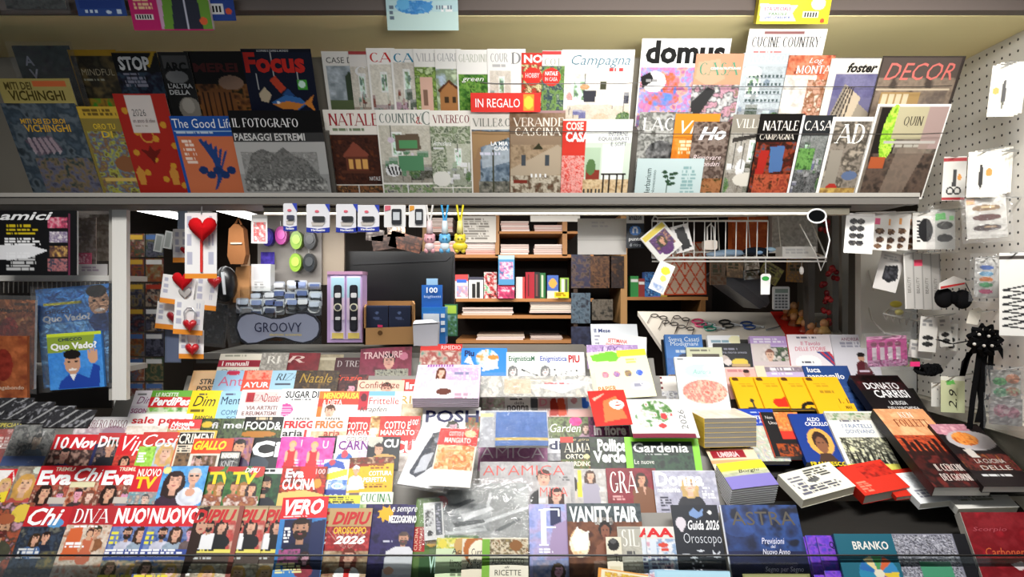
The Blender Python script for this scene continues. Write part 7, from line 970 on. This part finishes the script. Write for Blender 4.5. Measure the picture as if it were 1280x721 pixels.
# left display unit
lu = thing('display_unit', 'white display unit with a post and shelf rails at the left edge', 'shelf', at(70, 500, 2.1)); 
b = MB(); b.pbox(140, 262, 158, 500, 2.02, .02, 'e0ddd6'); b.pbox(136, 262, 142, 500, 2.03, .04, 'a8a49c'); b.build('post', PAINT, lu)
for y in (344, 462): b = MB(); b.pbox(-60, y, 140, y+7, 2.06, .2, 'c8c5be'); b.build('shelf', PAINT, lu)
b = MB(); b.pbox(-60, 262, 140, 510, 2.3, .01, '4a4440'); b.build('back_panel', PAINT, lu)
for k in range(24): b = MB(); b.pbox(-8+k*6, 352, -7+k*6, 366, 2.065, .003, '8a867e'); b.build('rail_tooth', PAINT, lu)
def lc(x, y, w, h, lab, bg, ops, d=2.14, name='magazine', cat='magazine', **k): return card(x, y, w, h, d, lab, bg, ops, name, cat, **k)
lc(-6, 263, 102, 81, 'black cast magazine with white script title and photo strip on the upper left shelf', '101012', [R(66, 8, 90, 22, 'b85a78'), N(66, 8, 90, 22, 'd8a0a8 c84a6a 6a3a4a', 4, 701), N(68, 26, 90, 40, 'c8c0c8 7a6a8a e0d8d8', 4, 702), N(68, 44, 90, 58, 'c8a05a 6a4a3a 2a2a34', 4, 703), N(66, 60, 90, 76, '4a3a4a a86a6a 2a3a4a', 4, 704), R(91, 4, 94, 81, '6a2a44'), K(14, 18, 60, 32, 'c8b01e', 3), K(12, 34, 64, 44, 'eee', 3), K(14, 52, 56, 76, 'bbb', 6), G('0 44 40 42 66 50 40 60 0 62', 'f0f0f2', .85), T('amici', 6, 2, 72, 12, 'eee', 'bi')], d=1.985, page='ddd', th=.01)
lc(92, 272, 28, 72, 'pale film package right of the black cast magazine', 'a89a90', [N(0, 0, 28, 72, 'b8aaa0 8a7a70 c8b8b0', 8, 706), K(4, 20, 24, 30, '877', 2)], name='film_package', cat='package', wrap=1)
lc(112, 268, 27, 58, 'grey film package with beige print near the white post', '9a9288', [N(0, 0, 27, 58, 'a89e92 8a8076 c0b6aa', 8, 707)], d=2.18, name='film_package', cat='package')
lc(88, 316, 26, 14, 'pink disc case with small portraits on the upper left shelf', 'c85a78', [N(2, 2, 24, 12, 'e0a0b0 a83a5a f0d0d8', 4, 708)], d=2.12, name='disc_case', cat='disc case')
lc(98, 330, 36, 14, 'white disc case lying at the right of the upper left shelf', 'c8c4c4', [K(4, 3, 30, 10, '989', 2)], d=2.12, name='disc_case', cat='disc case')
lc(-4, 374, 48, 112, 'terracotta film set with cream title and red coat figure at the far left', 'b0683a', [N(0, 14, 48, 112, 'c07848 a85a34 8a4428 c88a58', 12, 711), NE(16, 40, 12, 18, 'a5302a 8a2420 c04a3a', 5, 712), R(22, 4, 40, 7, '6a4a3a'), T('Vagabondo', 3, 11, 45, 17, '3a1a10', 'b')], d=2.0, name='film_set', cat='disc set', page='ddd', th=.012, wrap=1, roll=1)
lc(-8, 420, 42, 78, 'dark orange disc case over the terracotta film set', 'a55a34', [N(0, 0, 42, 78, 'b0623a 94502e 7a3a24', 12, 713), NE(12, 36, 12, 20, '8a3024 6a2018', 6, 714), T('Vagabondo', 2, 62, 38, 68, 'e0c8b0', '')], d=1.985, name='disc_case', cat='disc case', th=.012)
qv = [N(0, 0, 100, 70, '3a86d8 4a98e0 2f78c8', 16, 716), N(0, 44, 100, 124, '4aa0e8 8ac4f0 3a90e0', 18, 717), E(78, 22, 13, 17, 'c99a78'), E(76, 8, 13, 8, '1c1614'), E(72, 20, 2.5, 1.4, '222'), E(84, 20, 2.5, 1.4, '222'), E(78, 32, 6, 2, 'f0e8e0'), G('62 44 70 36 90 36 100 46 100 60 70 58', '22488a'), R(8, 18, 56, 22, 'c8c03a'), T('CHECCO', 10, 28, 40, 32, '16224a', 'b'), T('Quo Vado?', 6, 34, 66, 44, 'f5f5f5', 'B')]
lc(44, 362, 98, 124, 'blue comedy film poster card in a clear bag hanging on the left unit', '3a86d8', qv, d=2.03, name='film_poster', cat='poster', roll=-5, wrap=1, th=.004)
lc(58, 418, 68, 70, 'disc case with a waving man in blue, in front of the blue poster card', '3f8ad8', [N(0, 0, 68, 70, '4a94e0 3a80d0', 14, 719), R(0, 0, 68, 4, 'c8d83a'), G('0 4 60 4 56 22 0 24', '8aa03a'), E(30, 38, 10, 14, 'c9987a'), E(30, 27, 11, 6, '1a1614'), E(26, 36, 2, 1.2, '222'), E(35, 36, 2, 1.2, '222'), E(30, 46, 5, 1.6, 'f0e8e0'), E(56, 32, 6, 8, 'd0a080'), *[R(50+k*3.4, 20+abs(k-1.5)*2, 52+k*3.4, 32, 'd0a080') for k in range(4)], G('14 60 24 52 38 52 50 58 56 40 64 44 62 70 10 70', '2244a0'), G('26 52 30 60 34 52', 'eee'), T('CHECCO', 14, 6, 44, 10, '16224a', 'b'), T('Quo Vado?', 4, 12, 62, 22, 'f5f5f5', 'B')], d=2.015, name='disc_case', cat='disc case', roll=-4, th=.012)
for i in range(4): card(-12+i*26, 497+i*5, 56, 22, 2.26-i*.02, ('black film wrapped magazine at far left below the disc cases', 'second black film wrapped magazine below the disc cases', 'third black film wrapped magazine below the disc cases', 'fourth black film wrapped magazine beside the gourmet one')[i], '17171a', [N(0, 0, 60, 30, '141416 2a2a2e 1a1a1c 77777c', 7, 721+i), *[G(f'{k*16} 30 {k*16+30} 0 {k*16+33} 0 {k*16+3} 30', 'aaa', .6) for k in range(3)]], 'magazine', 'magazine', 'black film wrapped magazines', tilt=50, th=.006, page='444')  # grey diagonal streaks paint the film's sheen into the cover colour
sheet(fr_flat((105, 508), (190, 490), (150, 514), 1.10), 'eceae6', [], 'paper_sheet', 'white paper sheet lying beside the gourmet magazine', 'paper', th=.002)
# dim comics behind the white post
for i in range(14):
    x = 158+(i % 2)*24; y = 292+(i//2)*31; r = random.Random(i+40); cs = ' '.join(r.choice(('6a3a3a', '4a4a5a', '7a6a4a', '3a4a3a', '8a4a2a', '5a5a6a', '2a2a34', '9a8a7a')) for _ in range(4))
    card(x, y, 22, 29, 2.55, 'dim comic on the wall rack behind the white post', cs.split()[0], [N(0, 0, 22, 29, cs, 6, 731+i), R(1, 2, 20, 7, r.choice(('a83a2a', 'c8a03a', 'ddd', '4a6aa0')))], 'comic_book', 'comic', 'dim comics behind the white post', th=.004)
for i, (x, y) in enumerate(((195, 292), (207, 288))): card(x, y, 10, 22, 2.5, ('clear phone case hanging left of the heart cards', 'second clear phone case hanging left of the heart cards')[i], 'b8bab8', [R(2, 2, 8, 20, '8a8e8c')], 'phone_case', 'case', 'clear phone cases', roll=10, th=.008)
# ------------------------------------------------------------------ accessories on the pegboard wall
def pc(x, y, w, h, d, lab, bg, ops, nm='accessory_card', cat='card', grp=None, yaw=-30, roll=0, hook=1, dz=0, x0m=0, **k):
    x0m = x0m or x
    d = min(d, 1.36*F/(x0m+w-640)) + dz if yaw < -14 else d
    p = (at(x+w/2, y+h/2, d), *plane(0, 1, 0, yaw)[1:])
    o = sheet(fr(p, x, y, w, h, roll), bg, ops, nm, lab, cat, grp, th=k.pop('th', .002), page=None, bend=0, pname='backing_card', **k)
    if hook:
        o['_o'] = list(o.location); b = MB(); a = at(x+w/2, y+2, d); b.tube([a+Vector((-.02, -.01, .004)), Vector((min(a.x+.12, XW-.003), a.y+.03, a.z+.012))], .0018, 'c8c8c8', 5); q = b.build('hook', METAL, o); attach(o, q)
    return o
def clips(ws, c, x0=4, x1=20, y0=10, st=9, rx=7, ry=2.6): return [E((x0+x1)/2, y0+k*st, rx, ry, c) for k in range(ws)]+[E((x0+x1)/2+2, y0+k*st-.6, rx*.5, ry*.35, 'b8a080') for k in range(ws)]
CL = lambda: [R(0, 0, 40, 6, 'e8e4da'), G('16 20 20 18 21 44 18 54 15 44', '2a2624'), R(17, 46, 19, 54, '554'), E(8, 32, 4.5, 4.5, 'e8983a')]
for i in range(3): pc(1241+i*5, 82-i*2, 34, 64, 2.0, ('cream card with a nail clipper and orange sticker, front of its hook at upper right', 'cream nail clipper card second on its hook', 'cream nail clipper card last on its hook')[i], 'e0dccf', CL() if i == 0 else [], grp='cards at the upper right of the pegboard', roll=6, dz=i*.008, x0m=1251)
pc(1180, 196, 29, 55, 2.12, 'white card with red bars holding small black scissors', 'eceae4', [R(0, 2, 29, 6, 'b8242a'), R(0, 51, 29, 54, 'b8242a'), G('13 16 15 16 16 38 12 38', '2a2a2a'), G('17 16 15 16 12 38 17 38', '3a3a3a'), E(10, 43, 5, 5, '2a2a2a'), E(10, 43, 3, 3, 'eceae4'), E(19, 43, 5, 5, '2a2a2a'), E(19, 43, 3, 3, 'eceae4'), E(21, 26, 2.5, 4, 'e8a04a')], roll=3)
for i in range(5): pc(1211+i*8, 190-i*1.5, 36-i*3, 57, 2.1, ('cream card with a black tool and orange sticker right of the scissors card', 'second card behind the black tool one', 'third card behind the black tool one', 'fourth card behind the black tool one', 'last card behind the black tool one')[i], 'e4e0d4', [R(0, 0, 36, 5, 'd8d4c8'), G('15 16 19 16 20 40 17 48 14 40', '221e1c'), E(27, 26, 4.5, 5, 'e8843a')] if i == 0 else [], grp='cards behind the black tool card', roll=3, dz=i*.01, x0m=1225)
b = MB(); 
pc(1058, 266, 36, 50, 2.05, 'white card with rows of black claw clips, leftmost under the rail end', 'eceae6', [NE(10+9*(k % 2), 10+9*(k//2), 5, 3.6, '1a1a1a 2a2a2e 55504c', 3, 801+k) for k in range(8)]+[R(2, 0, 34, 4, 'd8d4d0')], roll=4, yaw=-12, grp='hair clip cards under the rail end')
for i, x in enumerate((1092, 1105, 1119, 1131)): pc(x, 266+i % 2, 20, 46, 2.1+i*.02, ('clip card with brown claws and pink tag, nearest the black claw card', 'second clip card with brown claws', 'third clip card with brown claws and orange tag', 'fourth clip card with brown claws beside the black comb card')[i], 'e8e4de', [R(3, 6, 9, 14, 'e85a8a' if i == 0 else 'e8a05a'), NE(10, 22, 6, 4, '6a4a34 4a3020 9a7a5a', 3, 811+i), NE(11, 33, 5, 4, '5a3a28 3a2418 8a6a4a', 3, 815+i), NE(9, 41, 5, 3, '4a3020 7a5a40', 3, 819+i)], grp='hair clip cards under the rail end', roll=5, yaw=-12)
pc(1141, 266, 28, 46, 2.12, 'card with a large toothed black comb clip', 'e8e5e0', [E(16, 22, 9, 15, '17171a'), *[R(5, 10+k*4, 9, 12+k*4, '17171a') for k in range(7)], R(0, 0, 28, 4, 'd0ccc4')], grp='hair clip cards under the rail end', yaw=-12)
pc(1163, 262, 31, 50, 2.14, 'clear pack with green label and two black claw clips', 'd0cfca', [G('4 6 18 4 20 12 6 14', '6ac86a'), NE(18, 20, 10, 5, '1a1a1a 3a3a3a', 3, 823), NE(18, 36, 10, 5, '1a1a1a 3a3a3a', 3, 824), R(24, 8, 29, 14, '8ad88a')], grp='hair clip cards under the rail end', wrap=1, yaw=-15)
pc(1206, 248, 51, 52, 2.06, 'clear pack with three bronze and gold barrettes', 'd8d5ce', [E(26, 14, 18, 4, '8a6a44'), E(28, 13, 9, 1.5, 'd8c090'), E(26, 26, 18, 4, '5a2a24'), E(26, 39, 18, 4, '3a201c'), E(30, 38, 8, 1.2, 'a88a6a'), R(2, 2, 12, 8, 'e8a05a')], wrap=1, roll=-3, yaw=-25)
pc(1103, 313, 30, 48, 2.2, 'white card with a black tangled hair net pack', 'd8d4d0', [G('8 18 24 14 28 30 18 38 8 34', '1a1a1e'), N(9, 18, 26, 34, '1a1a1e 4a4a50', 4, 826), K(4, 4, 26, 10, 'aaa', 2)], roll=14, yaw=-10)
for i in range(4): pc(1129+i*11, 316+i*.6, 13, 70, 2.17+i*.008, ('grey nail file leftmost of the fanned four', 'grey nail file second of the fanned four', 'grey nail file third of the fanned four', 'grey nail file rightmost of the fanned four')[i], 'c0bdb8', [R(0, 0, 1.5, 70, 'e0ddd8'), R(11, 0, 13, 70, '9a9894'), T('BEAUTY', 4, 30, 8, 50, '77746f', 'r')]+([R(0, 8, 12, 16, 'e84a6a')] if i == 1 else []), 'nail_file', 'nail file', 'fanned grey nail files', yaw=-8, hook=0 if i else 1, roll=-2)
pc(1219, 322, 31, 50, 2.12, 'clear pack with blue, orange, green and pink hair snaps', 'd6d4cf', [E(15, 12, 9, 3, '3a6ac0'), E(15, 20, 9, 3, '6ab0d8'), E(15, 27, 9, 3, 'e07a2a'), E(15, 34, 9, 3, '4aa86a'), E(15, 42, 9, 3, 'c84a7a'), R(3, 0, 28, 5, 'e0ded8')], wrap=1, roll=2)
o = pc(1249, 316, 40, 104, 1.98, 'white card with black zigzag hair bands and a dark red scrunchie', 'dcdad4', [R(0, 4, 40, 8, '4a4440')]+[G(f'4 {46+k*9} 36 {40+k*9} 36 {42+k*9} 4 {48+k*9}', '2a2a2c') for k in range(6)]+[G(f'4 {46+k*9} 36 {49+k*9} 36 {51+k*9} 4 {48+k*9}', '2a2a2c') for k in range(6)])
b = MB(); r = random.Random(8); b.tube([at(1268+9*math.cos(a*.52)+r.uniform(-1, 1), 346+20*math.sin(a*.52)+r.uniform(-2, 2), 1.955) for a in range(12)], [r.uniform(.012, .02) for _ in range(12)], '6a1c24', 8, True); q = b.build('scrunchie', SOFT, o, smooth=True); attach(o, q)
t = thing('hair_bow', 'black padded hair bow with red and white tag beside the nail files', 'hair bow', at(1192, 395, 2.1)); b = MB(); b.ell(at(1180, 372, 2.1), (.028, .02, .032), '121214'); b.ell(at(1203, 374, 2.1), (.028, .02, .03), '161618'); b.ell(at(1192, 372, 2.085), (.012, .014, .02), '0c0c0e'); b.build('bow', SOFT, t, smooth=True)
b = MB(); b.prism([(1174, 362), (1206, 356), (1207, 350), (1192, 345), (1174, 354)], 2.07, .002, 'e0dcd6'); b.prism([(1176, 361), (1206, 355), (1206, 353), (1176, 358)], 2.069, .001, 'c83a3a'); b.build('tag', PAPER, t); b = MB(); b.ptube([(1206, 352), (1213, 366), (1209, 374)], 2.09, .0015, '222'); b.build('loop', PLAST, t); b = MB(); b.tube([at(1190, 352, 2.1), (XW-.003, 2.14, at(1190, 350, 2.1).z)], .002, 'c8c8c8'); b.build('hook', METAL, t)
# ribbon flower with tails
t = thing('ribbon_bow', 'big black ribbon flower with long hanging tails and small pearls', 'hair bow', at(1232, 540, 2.0)); b = MB(); r = random.Random(3)
for k in range(11):
    a = k*.57; cx, cy = 1231+15*math.cos(a), 425+13*math.sin(a); b.tube([at(1231, 425, 1.98), at(cx-5*math.sin(a), cy+5*math.cos(a), 1.955), at(cx+6*math.cos(a), cy+6*math.sin(a), 1.97), at(cx+5*math.sin(a), cy-5*math.cos(a), 1.985), at(1231, 425, 1.985)], .007, '0e0e10', 6)
b.build('loops', SOFT, t)
for k, pts in enumerate(([(1226, 430), (1222, 460), (1216, 500), (1212, 538)], [(1231, 432), (1230, 470), (1226, 510), (1222, 528)], [(1222, 430), (1206, 452), (1203, 470), (1212, 440)], [(1240, 430), (1238, 460), (1243, 490), (1234, 500)], [(1246, 428), (1258, 450), (1262, 470), (1248, 480), (1250, 504)], [(1234, 432), (1224, 480), (1230, 526), (1224, 545)], [(1216, 425), (1190, 430), (1172, 424)])):
    b = MB(); P0 = [at(x, y, 1.975+.006*k) for x, y in pts]; n = len(P0); V = []
    for p in P0: V += [p+Vector((-.008, 0, 0)), p+Vector((.008, 0, 0)), p+Vector((.008, .002, 0)), p+Vector((-.008, .002, 0))]
    b.add(V, [f_ for j in range(n-1) for f_ in ((4*j, 4*j+1, 4*j+5, 4*j+4), (4*j+3, 4*j+2, 4*j+6, 4*j+7), (4*j, 4*j+3, 4*j+7, 4*j+4), (4*j+1, 4*j+2, 4*j+6, 4*j+5))], '0e0e10'); b.build('ribbon_tail', SOFT, t)
for x, y in ((1224, 418), (1236, 420), (1230, 432), (1240, 432), (1218, 430)): b = MB(); b.ell(at(x, y, 1.95), (.0045, .0045, .0045), 'e8e4dc', None, 8, 5); b.build('pearl', PLAST, t, smooth=True)
b = MB(); b.prism([(1208, 404), (1222, 406), (1228, 388), (1224, 384), (1212, 388)], 1.97, .002, 'd8d2c4'); b.build('tag', PAPER, t); b = MB(); b.tube([at(1222, 390, 1.97), (XW-.003, 2.02, at(1222, 388, 1.97).z)], .002, 'c8c8c8'); b.build('hook', METAL, t)
# tray, pink pack, small cards
t = thing('wire_tray', 'small white wire tray with yellow bits on the white cabinet side', 'tray', at(1130, 405, 2.3)); b = MB(); b.tube([at(1104, 392, 2.25), at(1152, 402, 2.25), at(1160, 394, 2.4), at(1112, 386, 2.4)], .003, 'e5e3de', 6, True); b.build('rim', METAL, t)
for k in range(6): f_ = k/5; b = MB(); b.tube([at(1104, 392, 2.25).lerp(at(1152, 402, 2.25), f_), at(1108, 400, 2.27).lerp(at(1150, 410, 2.27), f_), at(1112, 386, 2.4).lerp(at(1160, 394, 2.4), f_)], .0018, 'e5e3de', 5); b.build('wire', METAL, t)
b = MB(); b.ell(at(1120, 380, 2.36), (.02, .015, .012), 'd8c84a'); b.ell(at(1124, 390, 2.33), (.014, .012, .01), 'e0d88a'); b.build('yellow_bits', PLAST, t, smooth=True)
b = MB(); b.ptube([(1086, 385, 2.44), (1090, 400, 2.38), (1106, 416, 2.3), (1128, 420, 2.25)], 2.3, .003, 'dcdad4'); b.ptube([(1086, 338, 2.45), (1092, 362, 2.42)], 2.4, .004, 'c8c5be'); solo(b, 'wire_hook', 'white curved wire hook on the white cabinet side', 'hook', METAL)
pc(1083, 421, 50, 38, 2.22, 'hot pink pack with white bottles in a row', 'd84aa0', [*[R(6+k*10, 14, 12+k*10, 30, 'eee4ea') for k in range(4)], *[E(9+k*10, 10, 4, 3, '8a2a5a') for k in range(4)], R(0, 0, 50, 4, 'f0a8d0'), N(0, 30, 50, 38, 'd86ab0 e8b0d8 a83a80', 4, 831)], nm='pink_pack', cat='pack', wrap=1, yaw=-5, roll=-3)
pc(1128, 424, 22, 34, 2.24, 'clear pack with green yellow and white trinkets beside the hot pink one', 'c8d0c8', [N(0, 0, 22, 34, 'c8d8d0 e0d86a 8ac0b0 eee', 4, 833)], nm='trinket_pack', cat='pack', yaw=-8, wrap=1)
for i, (x, y, w, h) in enumerate(((1151, 395, 22, 44), (1171, 396, 16, 38), (1184, 404, 14, 34), (1138, 424, 30, 22))): pc(x, y, w, h, 2.18+i*.01, ('white card with small black clips, left of three hanging below the hair bow', 'white price card, middle of three hanging below the hair bow', 'white card with dark pins, right of three hanging below the hair bow', 'white folded card above the black hair ties')[i], 'e2dfd8', [K(3, 4, w-3, 14, '999', 2), *[NE(w/2, h*.6+k*8, w*.3, 3, '1a1a1a 3a3a3a', 3, 835+k) for k in range(2 if i != 3 else 0)]], grp='small white cards on the pegboard', roll=(4, -6, 3, 8)[i], yaw=-12)
t = thing('hair_tie_pack', 'black hair ties bunch with pink tag below the white folded card', 'hair ties', at(1158, 478, 2.2)); r = random.Random(6)
for k in range(6): b = MB(); b.ptube([(1150+k*4+7*math.cos(a*.63), 462+5*math.sin(a*.63)+r.uniform(-2, 2), 2.18+.01*k) for a in range(10)], 2.2, .0055, '141416', 6, True); b.build('hair_tie', SOFT, t)
b = MB(); b.pbox(1138, 452, 1150, 458, 2.165, .002, 'e8387a'); b.build('tag', PAPER, t)
pc(1176, 470, 30, 45, 2.06, 'pale green card with a large handwritten price', 'cfd4a8', [R(0, 0, 30, 5, 'e8e8d8'), G('6 6 16 4 18 9 8 11', '6ac05a'), T('2.9', 10, 16, 20, 40, '2a2a24', 'ri'), R(20, 14, 22, 42, 'b8bc94')], yaw=-18)
pc(1164, 478, 16, 30, 2.1, 'small white perforated card left of the handwritten price', 'dedcd4', [E(8, 8, 1, 1, '444'), E(8, 20, 1, 1, '444')], yaw=-18)
pc(1238, 462, 38, 40, 2.0, 'clear pack with green and coral flower clips', 'dcdad2', [NE(12, 14, 9, 5, '5ab06a 8ad08a', 3, 841), NE(28, 10, 9, 6, 'e08a6a e8b08a', 3, 842), NE(14, 28, 10, 6, '6ab88a b0d8b0', 3, 843), NE(28, 26, 9, 6, 'd8887a c8d8b0', 3, 844)], wrap=1)
pc(1236, 496, 42, 34, 1.97, 'clear pack with a pale pink flower clip, lowest at right', 'dcd8d4', [NE(16, 16, 10, 8, 'e0a0b0 e8c0c8 d08898', 4, 846), NE(30, 18, 9, 7, 'd898a8 e8c8d0', 4, 847), E(22, 17, 3, 3, 'f0d8d8')], wrap=1)
